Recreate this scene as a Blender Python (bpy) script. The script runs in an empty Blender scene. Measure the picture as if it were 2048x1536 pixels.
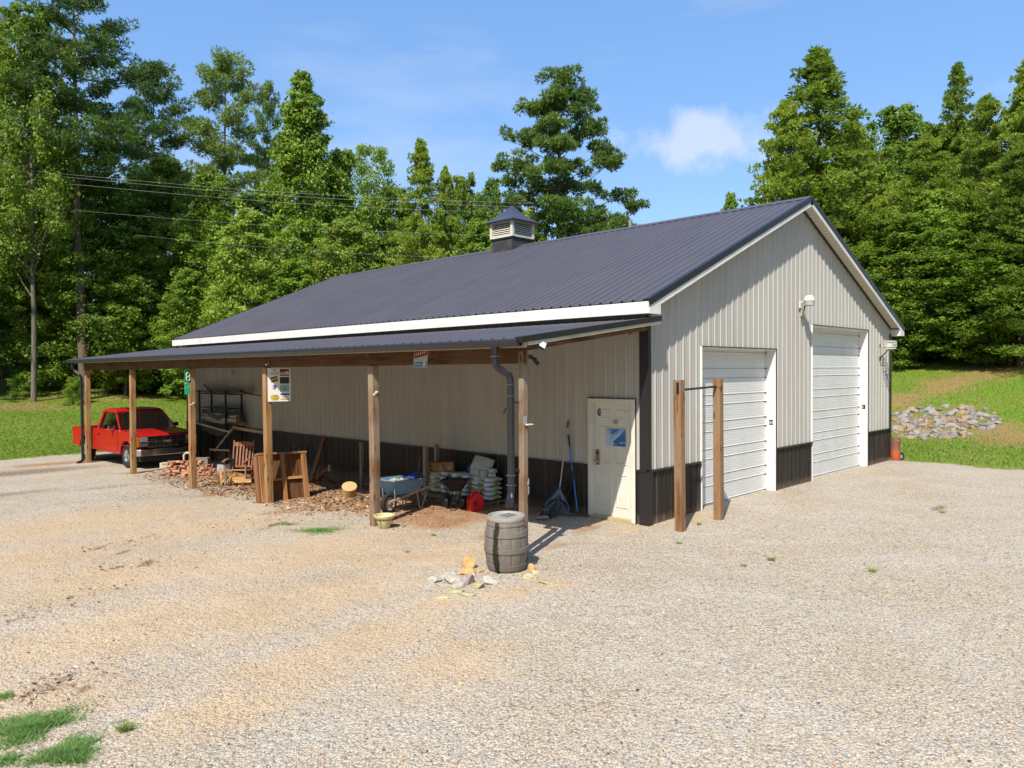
import bpy, bmesh, math, random
import numpy as np
from mathutils import Vector, Matrix, Euler
R = math.radians
scene = bpy.context.scene
col = scene.collection
rng = np.random.default_rng(7)
random.seed(7)

# ---------------------------------------------------------------- camera
CX, CY, CZ = -10.779, -7.292, 2.665
YAW, PITCH, ROLL, FPX = 0.796, -0.018, -0.006, 1490.485
def cam_axes():
    c, s = math.cos(YAW), math.sin(YAW)
    r = Vector((c, -s, 0)); fw = Vector((s, c, 0)); u = Vector((0, 0, 1))
    cp, sp = math.cos(PITCH), math.sin(PITCH)
    fw2 = fw*cp + u*sp; u2 = u*cp - fw*sp
    cr, sr = math.cos(ROLL), math.sin(ROLL)
    return r*cr + u2*sr, u2*cr - r*sr, fw2
AR, AU, AF = cam_axes()
cam = bpy.data.objects.new('camera', bpy.data.cameras.new('camera'))
col.objects.link(cam)
cam.data.sensor_width = 36; cam.data.lens = FPX/2048*36
cam.data.clip_start = 0.05; cam.data.clip_end = 2000
M = Matrix((AR, AU, -AF)).transposed().to_4x4()
M.translation = (CX, CY, CZ)
cam.matrix_world = M
scene.camera = cam

# ---------------------------------------------------------------- sun and sky
SUN = Vector((-2.2, -1.0, 2.85)).normalized()
SUN_EL = math.asin(SUN.z)
SUN_AZ = math.atan2(SUN.x, SUN.y)
sl = bpy.data.lights.new('sun', 'SUN'); sl.energy = 4.5; sl.angle = R(0.6); sl.color = (1.0, 0.93, 0.82)
so = bpy.data.objects.new('sun', sl); col.objects.link(so)
so.rotation_euler = (-SUN).to_track_quat('-Z', 'Y').to_euler()
world = bpy.data.worlds.new("World"); scene.world = world; world.use_nodes = True
wn = world.node_tree; wn.nodes.clear()
def W(t, **k):
    n = wn.nodes.new(t)
    for a, b in k.items(): setattr(n, a, b)
    return n
sky = W('ShaderNodeTexSky', sky_type='NISHITA', sun_disc=False)
sky.sun_elevation = SUN_EL; sky.sun_rotation = SUN_AZ; sky.altitude = 200
sky.air_density = 1.0; sky.dust_density = 1.4; sky.ozone_density = 1.4
tc = W('ShaderNodeTexCoord')
mp = W('ShaderNodeMapping'); mp.inputs['Scale'].default_value = (1.0, 1.0, 4.0)
n1 = W('ShaderNodeTexNoise'); n1.inputs['Scale'].default_value = 3.2; n1.inputs['Detail'].default_value = 9; n1.inputs['Roughness'].default_value = .55
r1 = W('ShaderNodeValToRGB'); r1.color_ramp.elements[0].position = .50; r1.color_ramp.elements[1].position = .82
# a soft cumulus wisp low in the sky, in a fixed compass direction
def sky_dir(px, py):
    return (AF + AR*((px-1024)/FPX) - AU*((py-768)/FPX)).normalized()
cd = sky_dir(1440, 278)
dotn = W('ShaderNodeVectorMath', operation='SUBTRACT'); dotn.inputs[1].default_value = cd
mp2 = W('ShaderNodeMapping'); mp2.inputs['Scale'].default_value = (1.0, 1.0, 3.0)
ln = W('ShaderNodeVectorMath', operation='LENGTH')
n2 = W('ShaderNodeTexNoise'); n2.inputs['Scale'].default_value = 13; n2.inputs['Roughness'].default_value = .62; n2.inputs['Detail'].default_value = 8
cm = W('ShaderNodeMath', operation='MULTIPLY_ADD'); cm.inputs[1].default_value = -3.6; cm.inputs[2].default_value = 0.40
ca = W('ShaderNodeMath', operation='ADD')
r2 = W('ShaderNodeValToRGB'); r2.color_ramp.elements[0].position = .40; r2.color_ramp.elements[1].position = .66
mx = W('ShaderNodeMath', operation='MAXIMUM'); sc = W('ShaderNodeMath', operation='MULTIPLY'); sc.inputs[1].default_value = .34
sc2 = W('ShaderNodeMath', operation='MULTIPLY'); sc2.inputs[1].default_value = .6
hs = W('ShaderNodeHueSaturation'); hs.inputs['Saturation'].default_value = 1.05
mixc = W('ShaderNodeMixRGB'); mixc.inputs['Color2'].default_value = (3.8, 4.05, 4.6, 1)
bg = W('ShaderNodeBackground'); bg.inputs['Strength'].default_value = .15
out = W('ShaderNodeOutputWorld')
L = wn.links.new
L(tc.outputs['Generated'], mp.inputs[0]); L(mp.outputs[0], n1.inputs['Vector']); L(n1.outputs['Fac'], r1.inputs[0]); L(r1.outputs[0], sc.inputs[0])
L(tc.outputs['Generated'], dotn.inputs[0]); L(dotn.outputs[0], mp2.inputs[0]); L(mp2.outputs[0], ln.inputs[0]); L(ln.outputs['Value'], cm.inputs[0])
L(tc.outputs['Generated'], n2.inputs['Vector']); L(cm.outputs[0], ca.inputs[0]); L(n2.outputs['Fac'], ca.inputs[1])
sb = W('ShaderNodeMath', operation='SUBTRACT'); sb.inputs[1].default_value = .08
L(ca.outputs[0], sb.inputs[0]); L(sb.outputs[0], r2.inputs[0]); L(r2.outputs[0], sc2.inputs[0])
L(sc.outputs[0], mx.inputs[0]); L(sc2.outputs[0], mx.inputs[1])
az = W('ShaderNodeMixRGB'); az.inputs['Fac'].default_value = .45; az.inputs['Color2'].default_value = (1.05, 2.25, 4.6, 1)   # bright hazy summer air
L(sky.outputs[0], az.inputs['Color1']); L(az.outputs[0], hs.inputs['Color']); L(hs.outputs[0], mixc.inputs['Color1']); L(mx.outputs[0], mixc.inputs['Fac'])
L(mixc.outputs[0], bg.inputs[0]); L(bg.outputs[0], out.inputs[0])
scene.view_settings.view_transform = 'Standard'; scene.view_settings.look = 'None'
scene.view_settings.exposure = 0.58; scene.view_settings.gamma = 1

# ---------------------------------------------------------------- helpers
def at(px, py, depth):
    """point seen at a pixel of the 2048 photo, at a given distance ahead"""
    return Vector((CX, CY, CZ)) + (AF + AR*((px-1024)/FPX) - AU*((py-768)/FPX))*depth
def smooth(t):
    t = max(0., min(1., t)); return t*t*(3-2*t)
def sm_(t):
    t = np.clip(t, 0, 1); return t*t*(3-2*t)
def sp_(t, w): return w*np.log1p(np.exp(np.clip(t/w, -40, 40)))
def gz(x, y):
    x = np.asarray(x, float); y = np.asarray(y, float)
    base = -.05*sm_((1.5-x)/3) - .22*sm_((y-1)/14)*sm_((4-x)/4) + np.sin(x*.9+1)*np.sin(y*.7)*.012
    r = .215*sp_(x-20.5, .9) - .16*sp_(x-38, 2)
    l = .098*sp_(y-24, 1.5) - .06*sp_(y-56, 2)
    return base + np.maximum(r, l)
def ground_z(x, y): return float(gz(x, y))
def gp(px, py):
    """ground point seen at a pixel of the photo"""
    d = AF + AR*((px-1024)/FPX) - AU*((py-768)/FPX); o = Vector((CX, CY, CZ)); t = 2.; st = .05
    while t < 120:
        p = o+d*t
        if p.z < ground_z(p.x, p.y): break
        t += st
    return p
def tag(o, label=None, cat=None, group=None, kind=None):
    if label: o['label'] = label
    if cat: o['category'] = cat
    if group: o['group'] = group
    if kind: o['kind'] = kind
    return o
def empty(name, loc=(0, 0, 0), rz=0, label=None, cat=None, group=None):
    o = bpy.data.objects.new(name, None); col.objects.link(o)
    o.location = loc; o.rotation_euler = (0, 0, rz); o.empty_display_size = .2
    return tag(o, label, cat, group)
def copy_tree(o, parent=None):
    c = o.copy(); col.objects.link(c)
    if parent: c.parent = parent
    for ch in list(o.children): copy_tree(ch, c)
    return c

class MB:
    def __init__(s): s.v = []; s.f = []
    def add(s, vs, fs, T=None):
        n = len(s.v)
        s.v += [tuple(T @ Vector(p)) if T is not None else tuple(p) for p in vs]
        s.f += [tuple(i+n for i in f) for f in fs]; return s
    def box(s, x0, x1, y0, y1, z0, z1, T=None):
        return s.add([(x0,y0,z0),(x1,y0,z0),(x1,y1,z0),(x0,y1,z0),(x0,y0,z1),(x1,y0,z1),(x1,y1,z1),(x0,y1,z1)],
                     [(0,3,2,1),(4,5,6,7),(0,1,5,4),(1,2,6,5),(2,3,7,6),(3,0,4,7)], T)
    def bar(s, a, b, w, h=None, up=(0, 0, 1)):
        """rectangular bar between two points, w across, h along up"""
        h = h or w; a = Vector(a); b = Vector(b); d = (b-a).normalized(); up = Vector(up)
        if abs(d.dot(up)) > .98: up = Vector((1, 0, 0))
        sd = d.cross(up).normalized()*w/2; u = sd.cross(d).normalized()*h/2
        vs = [a-sd-u, a+sd-u, a+sd+u, a-sd+u, b-sd-u, b+sd-u, b+sd+u, b-sd+u]
        return s.add(vs, [(0,1,2,3),(7,6,5,4),(1,0,4,5),(2,1,5,6),(3,2,6,7),(0,3,7,4)])
    def tube(s, pts, r, n=8, cap=True, T=None):
        pts = [Vector(p) for p in pts]; m = len(pts)
        rs = r if isinstance(r, (list, tuple)) else [r]*m
        rings = []; prev = None
        for i, p in enumerate(pts):
            d = (pts[min(i+1, m-1)]-pts[max(i-1, 0)]).normalized()
            if prev is None:
                ref = Vector((0, 0, 1)) if abs(d.z) < .9 else Vector((1, 0, 0)); a = d.cross(ref).normalized()
            else: a = (prev-d*prev.dot(d)).normalized()
            prev = a; b = d.cross(a)
            rings.append([p+(a*math.cos(2*math.pi*k/n)+b*math.sin(2*math.pi*k/n))*rs[i] for k in range(n)])
        vs = [q for ring in rings for q in ring]; fs = []
        for i in range(m-1):
            for k in range(n):
                k2 = (k+1) % n; fs.append((i*n+k, i*n+k2, (i+1)*n+k2, (i+1)*n+k))
        if cap: fs.append(tuple(range(n))[::-1]); fs.append(tuple((m-1)*n+k for k in range(n)))
        return s.add(vs, fs, T)
    def lathe(s, prof, n=24, T=None, cap=False):
        vs = []; fs = []; m = len(prof)
        for (r, z) in prof:
            for k in range(n): vs.append((r*math.cos(2*math.pi*k/n), r*math.sin(2*math.pi*k/n), z))
        for i in range(m-1):
            for k in range(n):
                k2 = (k+1) % n; fs.append((i*n+k, i*n+k2, (i+1)*n+k2, (i+1)*n+k))
        if cap: fs.append(tuple(range(n))[::-1]); fs.append(tuple((m-1)*n+k for k in range(n)))
        return s.add(vs, fs, T)
    def prism(s, poly, y0, y1, T=None, ax='y'):
        """extrude a polygon given in (a,b) along an axis"""
        n = len(poly)
        def P(a, b, t): return (a, t, b) if ax == 'y' else ((t, a, b) if ax == 'x' else (a, b, t))
        vs = [P(a, b, y0) for a, b in poly]+[P(a, b, y1) for a, b in poly]
        fs = [tuple(range(n)), tuple(range(2*n-1, n-1, -1))]+[(i, i+n, (i+1) % n+n, (i+1) % n) for i in range(n)]
        return s.add(vs, fs, T)
    def build(s, name, mat, parent=None, smooth_angle=None, bevel=None, loc=None, rot=None, fix=True):
        me = bpy.data.meshes.new(name)
        me.from_pydata(s.v, [], s.f); me.update()
        if fix:
            bm = bmesh.new(); bm.from_mesh(me); bmesh.ops.recalc_face_normals(bm, faces=bm.faces); bm.to_mesh(me); bm.free()
        if mat: me.materials.append(mat)
        o = bpy.data.objects.new(name, me); col.objects.link(o)
        if smooth_angle is not None:
            me.polygons.foreach_set('use_smooth', [True]*len(me.polygons)); me.set_sharp_from_angle(angle=R(smooth_angle))
        if bevel:
            b = o.modifiers.new('bevel', 'BEVEL'); b.width = bevel; b.segments = 2; b.limit_method = 'ANGLE'
        if loc is not None: o.location = loc
        if rot is not None: o.rotation_euler = rot
        if parent: o.parent = parent
        return o
def np_mesh(name, V, F, mat, parent=None, attr=None, smooth_=False):
    """V (n,3), F (m,k) all the same size; attr = per-face float"""
    me = bpy.data.meshes.new(name); k = F.shape[1]
    me.vertices.add(len(V)); me.vertices.foreach_set('co', np.ascontiguousarray(V, np.float32).ravel())
    me.loops.add(F.size); me.loops.foreach_set('vertex_index', np.ascontiguousarray(F, np.int32).ravel())
    me.polygons.add(len(F)); me.polygons.foreach_set('loop_start', np.arange(0, F.size, k, dtype=np.int32))
    me.polygons.foreach_set('use_smooth', [smooth_]*len(F))
    me.update(calc_edges=True)
    if attr is not None:
        a = me.attributes.new('rnd', 'FLOAT', 'FACE'); a.data.foreach_set('value', np.ascontiguousarray(attr, np.float32))
    if mat: me.materials.append(mat)
    o = bpy.data.objects.new(name, me); col.objects.link(o)
    if parent: o.parent = parent
    return o

# ---------------------------------------------------------------- materials
class NT:
    def __init__(s, name):
        s.m = bpy.data.materials.new(name); s.m.use_nodes = True; s.t = s.m.node_tree; s.t.nodes.clear()
        s.out = s.n('ShaderNodeOutputMaterial')
    def n(s, t, **k):
        nd = s.t.nodes.new(t)
        for a, b in k.items():
            if a.startswith('i_'):
                key = a[2:]; key = int(key) if key.isdigit() else key.replace('_', ' ')
                nd.inputs[key].default_value = b
            else: setattr(nd, a, b)
        return nd
    def l(s, a, b): s.t.links.new(a, b)
    def math(s, op, a, b=None, c=None, clamp=False):
        nd = s.n('ShaderNodeMath', operation=op); nd.use_clamp = clamp
        for i, v in enumerate((a, b, c)):
            if v is None: continue
            if isinstance(v, (int, float)): nd.inputs[i].default_value = v
            else: s.l(v, nd.inputs[i])
        return nd.outputs[0]
    def mix(s, f, a, b, mode='MIX'):
        nd = s.n('ShaderNodeMixRGB', blend_type=mode)
        for i, v in enumerate((f, a, b)):
            if isinstance(v, (int, float)): nd.inputs[i].default_value = v
            elif isinstance(v, tuple): nd.inputs[i].default_value = (*v[:3], 1)
            else: s.l(v, nd.inputs[i])
        return nd.outputs[0]
    def noise(s, vec, scale, detail=4, rough=.55, out='Fac'):
        nd = s.n('ShaderNodeTexNoise'); nd.inputs['Scale'].default_value = scale
        nd.inputs['Detail'].default_value = detail; nd.inputs['Roughness'].default_value = rough
        if vec is not None: s.l(vec, nd.inputs['Vector'])
        return nd.outputs[out]
    def ramp(s, f, *els):
        nd = s.n('ShaderNodeValToRGB'); cr = nd.color_ramp
        while len(cr.elements) < len(els): cr.elements.new(.5)
        for e, (p, c) in zip(cr.elements, els):
            e.position = p; e.color = (*c, 1) if isinstance(c, tuple) else (c, c, c, 1)
        s.l(f, nd.inputs[0]); return nd.outputs[0]
    def smap(s, scale, vec=None, kind='Object'):
        if vec is None: vec = s.n('ShaderNodeTexCoord').outputs[kind]
        mpn = s.n('ShaderNodeMapping'); mpn.inputs['Scale'].default_value = scale; s.l(vec, mpn.inputs[0]); return mpn.outputs[0]
    def bump(s, h, strength=.3, dist=.01):
        nd = s.n('ShaderNodeBump'); nd.inputs['Strength'].default_value = strength; nd.inputs['Distance'].default_value = dist
        s.l(h, nd.inputs['Height']); return nd.outputs[0]
    def bsdf(s, colr, rough=.5, metal=0., normal=None, spec=None):
        b = s.n('ShaderNodeBsdfPrincipled')
        if isinstance(colr, tuple): b.inputs['Base Color'].default_value = (*colr, 1)
        else: s.l(colr, b.inputs['Base Color'])
        if isinstance(rough, (int, float)): b.inputs['Roughness'].default_value = rough
        else: s.l(rough, b.inputs['Roughness'])
        b.inputs['Metallic'].default_value = metal
        if spec is not None: b.inputs['Specular IOR Level'].default_value = spec
        if normal is not None: s.l(normal, b.inputs['Normal'])
        s.l(b.outputs[0], s.out.inputs[0]); return b
MC = {}
def plain(name, c, rough=.5, metal=0., var=.25, scale=6., bump=.05, dirt=None, dscale=2.5, damt=.5, spec=None):
    """a painted or moulded surface: slight value mottling, fine bump, optional dirt patches"""
    if name in MC: return MC[name]
    t = NT(name); ob = t.n('ShaderNodeTexCoord').outputs['Object']
    f = t.noise(ob, scale, 6, .6)
    dark = tuple(x*(1-var) for x in c); lite = tuple(min(1, x*(1+var*.6)) for x in c)
    cc = t.mix(f, dark, lite)
    if dirt:
        g = t.noise(ob, dscale, 8, .65); g = t.ramp(g, (.45, 0.), (.68, 1.)); g = t.math('MULTIPLY', g, damt)
        cc = t.mix(g, cc, dirt)
    h = t.noise(ob, scale*14, 3)
    t.bsdf(cc, t.math('MULTIPLY_ADD', f, .25, max(.02, rough-.12)), metal, t.bump(h, bump*4, .004), spec)
    MC[name] = t.m; return t.m
def wood(name, c1, c2, axis='z', knots=True, dark=(.05, .03, .02), grey=None, greyamt=.5, rough=.8):
    if name in MC: return MC[name]
    t = NT(name); ob = t.n('ShaderNodeTexCoord').outputs['Object']
    sc_ = {'x': (.06, 1, 1), 'y': (1, .06, 1), 'z': (1, 1, .06)}[axis]
    v = t.smap(tuple(a*60 for a in sc_), ob)
    g = t.noise(v, 1.0, 6, .65)
    v2 = t.smap(tuple(a*14 for a in sc_), ob); g2 = t.noise(v2, 1., 5, .6)
    cc = t.mix(t.ramp(g, (.3, 0.), (.7, 1.)), c1, c2)
    cc = t.mix(t.math('MULTIPLY', t.ramp(g2, (.46, 0.), (.66, 1.)), .8), cc, tuple(a*.36 for a in c1))
    if grey: cc = t.mix(t.math('MULTIPLY', t.ramp(t.noise(ob, 1.3, 4), (.4, 0.), (.6, 1.)), greyamt), cc, grey)
    if knots:
        sk = {'x': (.35, 1, 1), 'y': (1, .35, 1), 'z': (1, 1, .35)}[axis]
        vo = t.n('ShaderNodeTexVoronoi'); vo.inputs['Scale'].default_value = 7.
        t.l(t.smap(sk, ob), vo.inputs['Vector'])
        k = t.ramp(vo.outputs['Distance'], (.10, 1.), (.2, 0.))
        cc = t.mix(t.math('MULTIPLY', k, .8), cc, dark)
    t.bsdf(cc, rough, 0, t.bump(g, .5, .006), .3)
    MC[name] = t.m; return t.m
# ---------------------------------------------------------------- the metal building
Wd, Ln = 12.366, 19.39            # width along x, length along y
OV, OE = .262, .355               # rake and eave overhangs
HE, HR = 3.837, 6.58              # roof top at the eave edge and at the ridge
XR = Wd/2; SL = (HR-HE)/(XR+OE)
HW = .924; DN = 3.058; YF = 20.61
X1, X2, X3, X4, T1, T2 = 1.754, 4.876, 6.817, 10.475, 3.092, 3.70
YD1, YD2, ZD = .232, 1.282, 2.15
REC = .2
def siding(name, c, c2, rough, dirtamt=.25):
    t = NT(name); pos = t.n('ShaderNodeTexCoord').outputs['Object']
    a = t.noise(t.smap((2, 2, .25), pos), 2.2, 6, .6); b = t.noise(pos, 30, 3)
    cc = t.mix(t.ramp(a, (.35, 0.), (.7, 1.)), c, c2)
    z = t.n('ShaderNodeSeparateXYZ'); t.l(pos, z.inputs[0])
    pn = t.math('FLOOR', t.math('DIVIDE', t.math('ADD', z.outputs[0], z.outputs[1]), .9144)); wnz = t.n('ShaderNodeTexWhiteNoise', noise_dimensions='1D'); t.l(pn, wnz.inputs['W']); cc = t.mix(t.math('MULTIPLY', wnz.outputs['Value'], .16), cc, tuple(a*.6 for a in c))
    dr = t.noise(t.smap((9, 9, .35), pos), 1.5, 5, .65); cc = t.mix(t.math('MULTIPLY', t.ramp(dr, (.52, 0.), (.75, 1.)), .22), cc, (.25, .21, .16))
    # mud splashed up from the gravel
    m = t.math('MULTIPLY_ADD', z.outputs[2], -3.0, .75); m = t.math('ADD', m, t.math('MULTIPLY_ADD', t.noise(pos, 7, 7, .7), 1.0, -.6)); m = t.ramp(m, (.15, 0.), (.9, dirtamt))
    cc = t.mix(m, cc, (.32, .22, .14))
    t.bsdf(cc, t.math('MULTIPLY_ADD', b, .2, rough-.1), 0, t.bump(a, .12, .02), .4); return t.m
M_SIDE = siding('beige_siding', (.405, .39, .355), (.46, .445, .41), .5)
M_WAIN = siding('dark_wainscot', (.015, .0125, .0115), (.022, .018, .016), .5, .42)
def roof_mat():
    t = NT('roof_metal'); pos = t.n('ShaderNodeTexCoord').outputs['Object']
    a = t.noise(pos, .8, 5, .6); b = t.noise(t.smap((.3, 4, .3), pos), 2.5, 5, .6)
    cc = t.mix(a, (.060, .057, .069), (.082, .078, .093)); cc = t.mix(t.math('MULTIPLY', t.ramp(b, (.45, 0.), (.75, 1.)), .35), cc, (.10, .098, .125))
    t.bsdf(cc, t.math('MULTIPLY_ADD', a, .18, .38), 0, t.bump(b, .1, .01), .55); return t.m
M_ROOF = roof_mat()
M_TRIMD = plain('dark_trim', (.018, .016, .018), .4, var=.15)
M_WHITE = plain('white_trim', (.74, .73, .70), .45, var=.06, dirt=(.42, .36, .28), damt=.35)
M_DOORW = plain('white_door', (.66, .67, .66), .45, var=.05, scale=2, dirt=(.45, .40, .32), damt=.22, dscale=1.6)
M_CREAM = plain('cream_door', (.66, .65, .58), .45, var=.05, dirt=(.42, .35, .24), damt=.25)
M_SOFF = plain('soffit', (.60, .56, .47), .6, var=.08)
M_BEAM = wood('old_beam_wood', (.085, .034, .014), (.17, .075, .028), 'y', grey=(.13, .09, .06), greyamt=.5)
M_RAFT = wood('rafter_wood', (.13, .07, .035), (.22, .12, .055), 'x')
M_POST = wood('weathered_post', (.12, .062, .032), (.29, .175, .10), 'z', grey=(.28, .22, .16), greyamt=.85)
M_POSTO = wood('orange_post', (.19, .082, .026), (.45, .245, .090), 'z', grey=(.36, .24, .13), greyamt=.55)
M_GUT = plain('gutter_metal', (.030, .030, .036), .32, var=.2)
M_DSP = plain('downspout_metal', (.018, .019, .024), .3, var=.15, bump=.02)
M_CONC = plain('concrete', (.42, .39, .34), .85, var=.25, scale=9, dirt=(.3, .22, .14))

BLD = empty('metal_building', (0, 0, 0), 0, 'long beige metal garage building with dark ribbed roof, wainscot and open lean-to', 'building')
def rib_breaks(u0, u1, pitch=.2286, off=0.):
    pr = []
    k = math.floor((u0-off)/pitch)
    while off+k*pitch < u1+pitch:
        c = off+k*pitch
        pr += [(c-.032, 0), (c-.012, .02), (c+.012, .02), (c+.032, 0), (c+.07, 0), (c+.078, .0045), (c+.088, .0045), (c+.096, 0), (c+.134, 0), (c+.142, .0045), (c+.152, .0045), (c+.160, 0)]
        k += 1
    us = [p[0] for p in pr]; ds = [p[1] for p in pr]
    o = [(u0, float(np.interp(u0, us, ds)))]+[p for p in pr if u0 < p[0] < u1]+[(u1, float(np.interp(u1, us, ds)))]
    return o
def ribbed(mb, u0, u1, lo, hi, fn, extra=(), off=0.):
    b = rib_breaks(u0, u1, off=off); us = [p[0] for p in b]; ds = [p[1] for p in b]
    for e in extra:
        if u0 < e < u1: b.append((e, float(np.interp(e, us, ds))))
    b.sort()
    vs = []
    for u, d in b: vs += [fn(u, d, lo(u)), fn(u, d, hi(u))]
    mb.add(vs, [(2*i, 2*i+2, 2*i+3, 2*i+1) for i in range(len(b)-1)])
def K(v): return lambda u: v
gt = lambda x: HE+SL*(min(x, Wd-x)+OE)-.10
gable = lambda u, d, z: (u, -d, z)
side = lambda u, d, z: (-d, u, z)
m = MB()
for a, b, lo in [(0, X1, HW), (X1, X2, T1), (X2, X3, HW), (X3, X4, T2), (X4, Wd, HW)]: ribbed(m, a, b, K(lo), gt, gable, (XR,))
m.build('gable_wall', M_SIDE, BLD, fix=False)
for a, b in [(0, X1), (X2, X3), (X4, Wd)]:
    m = MB(); ribbed(m, a, b, K(-.25), K(HW-.005), lambda u, d, z: (u, -d-.012, z), off=.03); m.build('gable_wainscot', M_WAIN, BLD, fix=False)
m = MB()
for a, b, lo in [(0, YD1, HW), (YD1, YD2, ZD), (YD2, Ln, HW)]: ribbed(m, a, b, K(lo), K(3.62), side)
m.build('side_wall', M_SIDE, BLD, fix=False)
for a, b in [(0, YD1), (YD2, Ln)]:
    m = MB(); ribbed(m, a, b, K(-.5), K(HW-.005), lambda u, d, z: (-d-.012, u, z), off=.03); m.build('side_wainscot', M_WAIN, BLD, fix=False)
m = MB()   # the two walls that face the woods
m.box(Wd-.02, Wd, 0, Ln, -.4, 3.7)
vs = [(0, Ln, -.6), (Wd, Ln, -.6), (Wd, Ln, 3.75), (XR, Ln, 6.42), (0, Ln, 3.75)]; m.add(vs, [(0, 1, 2, 3, 4)])
m.build('rear_wall', M_SIDE, BLD)
m = MB()   # trims
for (a, b) in [(0.0, X1-.05), (X2+.02, X3-.02), (X4+.02, Wd)]: m = MB(); m.box(a, b, -.055, -.004, HW-.02, HW+.012); m.build('wainscot_ledge', M_TRIMD, BLD)
for (a, b) in [(0.0, YD1-.06), (YD2+.06, Ln)]: m = MB(); m.box(-.055, -.004, a, b, HW-.02, HW+.012); m.build('wainscot_ledge', M_TRIMD, BLD)
m = MB()
m.box(-.030, .065, -.030, .002, HW+.012, 3.60); m.box(-.030, .002, .002, .15, HW+.012, 3.45)
m.box(-.040, .09, -.040, .002, -.3, HW-.02); m.box(-.040, .002, .002, .15, -.3, HW-.02)
m.build('corner_trim', M_TRIMD, BLD); m = MB(); m.box(Wd-.10, Wd+.030, -.032, .01, -.3, 3.66); m.box(Wd+.001, Wd+.03, .01, .12, -.3, 3.66)
m.build('corner_trim', M_TRIMD, BLD)

# roof
def roof_fn(sgn):
    n = Vector((-SL*sgn, 0, 1)).normalized()
    def f(u, d, s):     # s = horizontal distance from the eave edge
        x = -OE+s; z = HE+SL*s-.02
        p = Vector((x, u, z))+Vector((-SL, 0, 1)).normalized()*d
        return (p.x, p.y, p.z) if sgn > 0 else (Wd-p.x, p.y, p.z)
    return f
LR = 19.65
m = MB()
for sg in (1, -1):
    rf0 = roof_fn(sg); ribbed(m, -OV, LR, K(0), K(XR+OE), lambda u, d, s_, rf0=rf0: rf0(u, d*1.6, s_), off=.05)
    g = roof_fn(sg)
    m.add([g(-OV, -.03, 0), g(LR, -.03, 0), g(LR, -.03, XR+OE), g(-OV, -.03, XR+OE)], [(0, 1, 2, 3)])
m.build('roof', M_ROOF, BLD, fix=False)
m = MB()
for sg in (1, -1):
    g = roof_fn(sg)
    m.add([g(-OV-.01, .035, XR+OE-.17), g(LR+.01, .035, XR+OE-.17), g(LR+.01, .045, XR+OE), g(-OV-.01, .045, XR+OE), g(-OV-.01, .0, XR+OE-.17), g(LR+.01, .0, XR+OE-.17)],
          [(0, 1, 2, 3), (4, 5, 1, 0), ])
m.build('ridge_cap', M_ROOF, BLD, fix=False)
def rake_strip(mb, y0, y1, d0, d1, xa=0., xb=None, both=True):
    xb = XR+OE if xb is None else xb
    for sg in (1, -1):
        if not both and sg < 0: continue
        g = roof_fn(sg)
        mb.add([g(y0, d0, xa), g(y1, d0, xa), g(y1, d1, xa), g(y0, d1, xa), g(y0, d0, xb), g(y1, d0, xb), g(y1, d1, xb), g(y0, d1, xb)],
               [(0, 1, 2, 3), (4, 7, 6, 5), (0, 4, 5, 1), (1, 5, 6, 2), (2, 6, 7, 3), (3, 7, 4, 0)])
for a, b in ((-OV-.025, -OV+.09), (LR-.09, LR+.025)): m = MB(); rake_strip(m, a, b, -.085, .03, -.01); m.build('rake_trim', M_TRIMD, BLD)
for a, b in ((-OV-.012, -OV+.02), (LR-.02, LR+.012)): m = MB(); rake_strip(m, a, b, -.175, -.085); m.build('rake_fascia', M_WHITE, BLD)
m = MB(); m.box(-OE-.012, -OE+.012, -OV-.006, LR+.006, 3.605, HE-.035); m.box(-OE+.012, -.001, -OV+.02, LR, 3.605, 3.62); m.build('eave_fascia', M_WHITE, BLD)
m = MB(); m.box(Wd+OE-.012, Wd+OE+.012, -OV-.006, LR+.006, 3.605, HE-.035); m.box(Wd+.001, Wd+OE-.012, -OV+.02, LR, 3.605, 3.62); m.build('eave_fascia', M_WHITE, BLD)
for sg in (1, -1):   # eave returns
    a = [(-OE+.012, 3.6), (.0, 3.6), (.0, HE+SL*OE-.2), (-OE+.012, HE-.14)]
    if sg < 0: a = [(Wd-x, z) for x, z in a][::-1]
    m = MB(); m.prism(a, -OV-.010, .3); m.build('eave_return', M_WHITE, BLD)
m = MB()
for sg in (1, -1):
    g = roof_fn(sg); s0 = .36
    nb = 46
    for k in range(nb):
        a = s0+(XR+OE-s0)*k/nb; b = s0+(XR+OE-s0)*(k+1)/nb-.012
        m.add([g(-OV+.02, -.165, a), g(-.03, -.165, a), g(-.03, -.165, b), g(-OV+.02, -.165, b), g(-OV+.02, -.145, a), g(-.03, -.145, a), g(-.03, -.145, b), g(-OV+.02, -.145, b)],
              [(0, 1, 2, 3), (4, 7, 6, 5), (0, 4, 5, 1), (1, 5, 6, 2), (2, 6, 7, 3), (3, 7, 4, 0)])
m.build('soffit', M_SOFF, BLD)
m = MB(); rake_strip(m, -.06, -.024, -.20, -.155, .36); m.build('soffit_channel', M_TRIMD, BLD)
m = MB(); m.tube([(XR+.3, 4.95, HR-.15), (XR+.3, 4.95, HR+.28)], .045, 12); m.build('vent_pipe', plain('grey_pvc', (.25, .25, .27), .5), BLD, 40)
m = MB(); g = roof_fn(1); m.bar(g(6.95, .024, .0), g(6.95, .024, XR+OE-.1), .016, .008, (-SL, 0, 1)); m.build('panel_seam', M_TRIMD, BLD)

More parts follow.
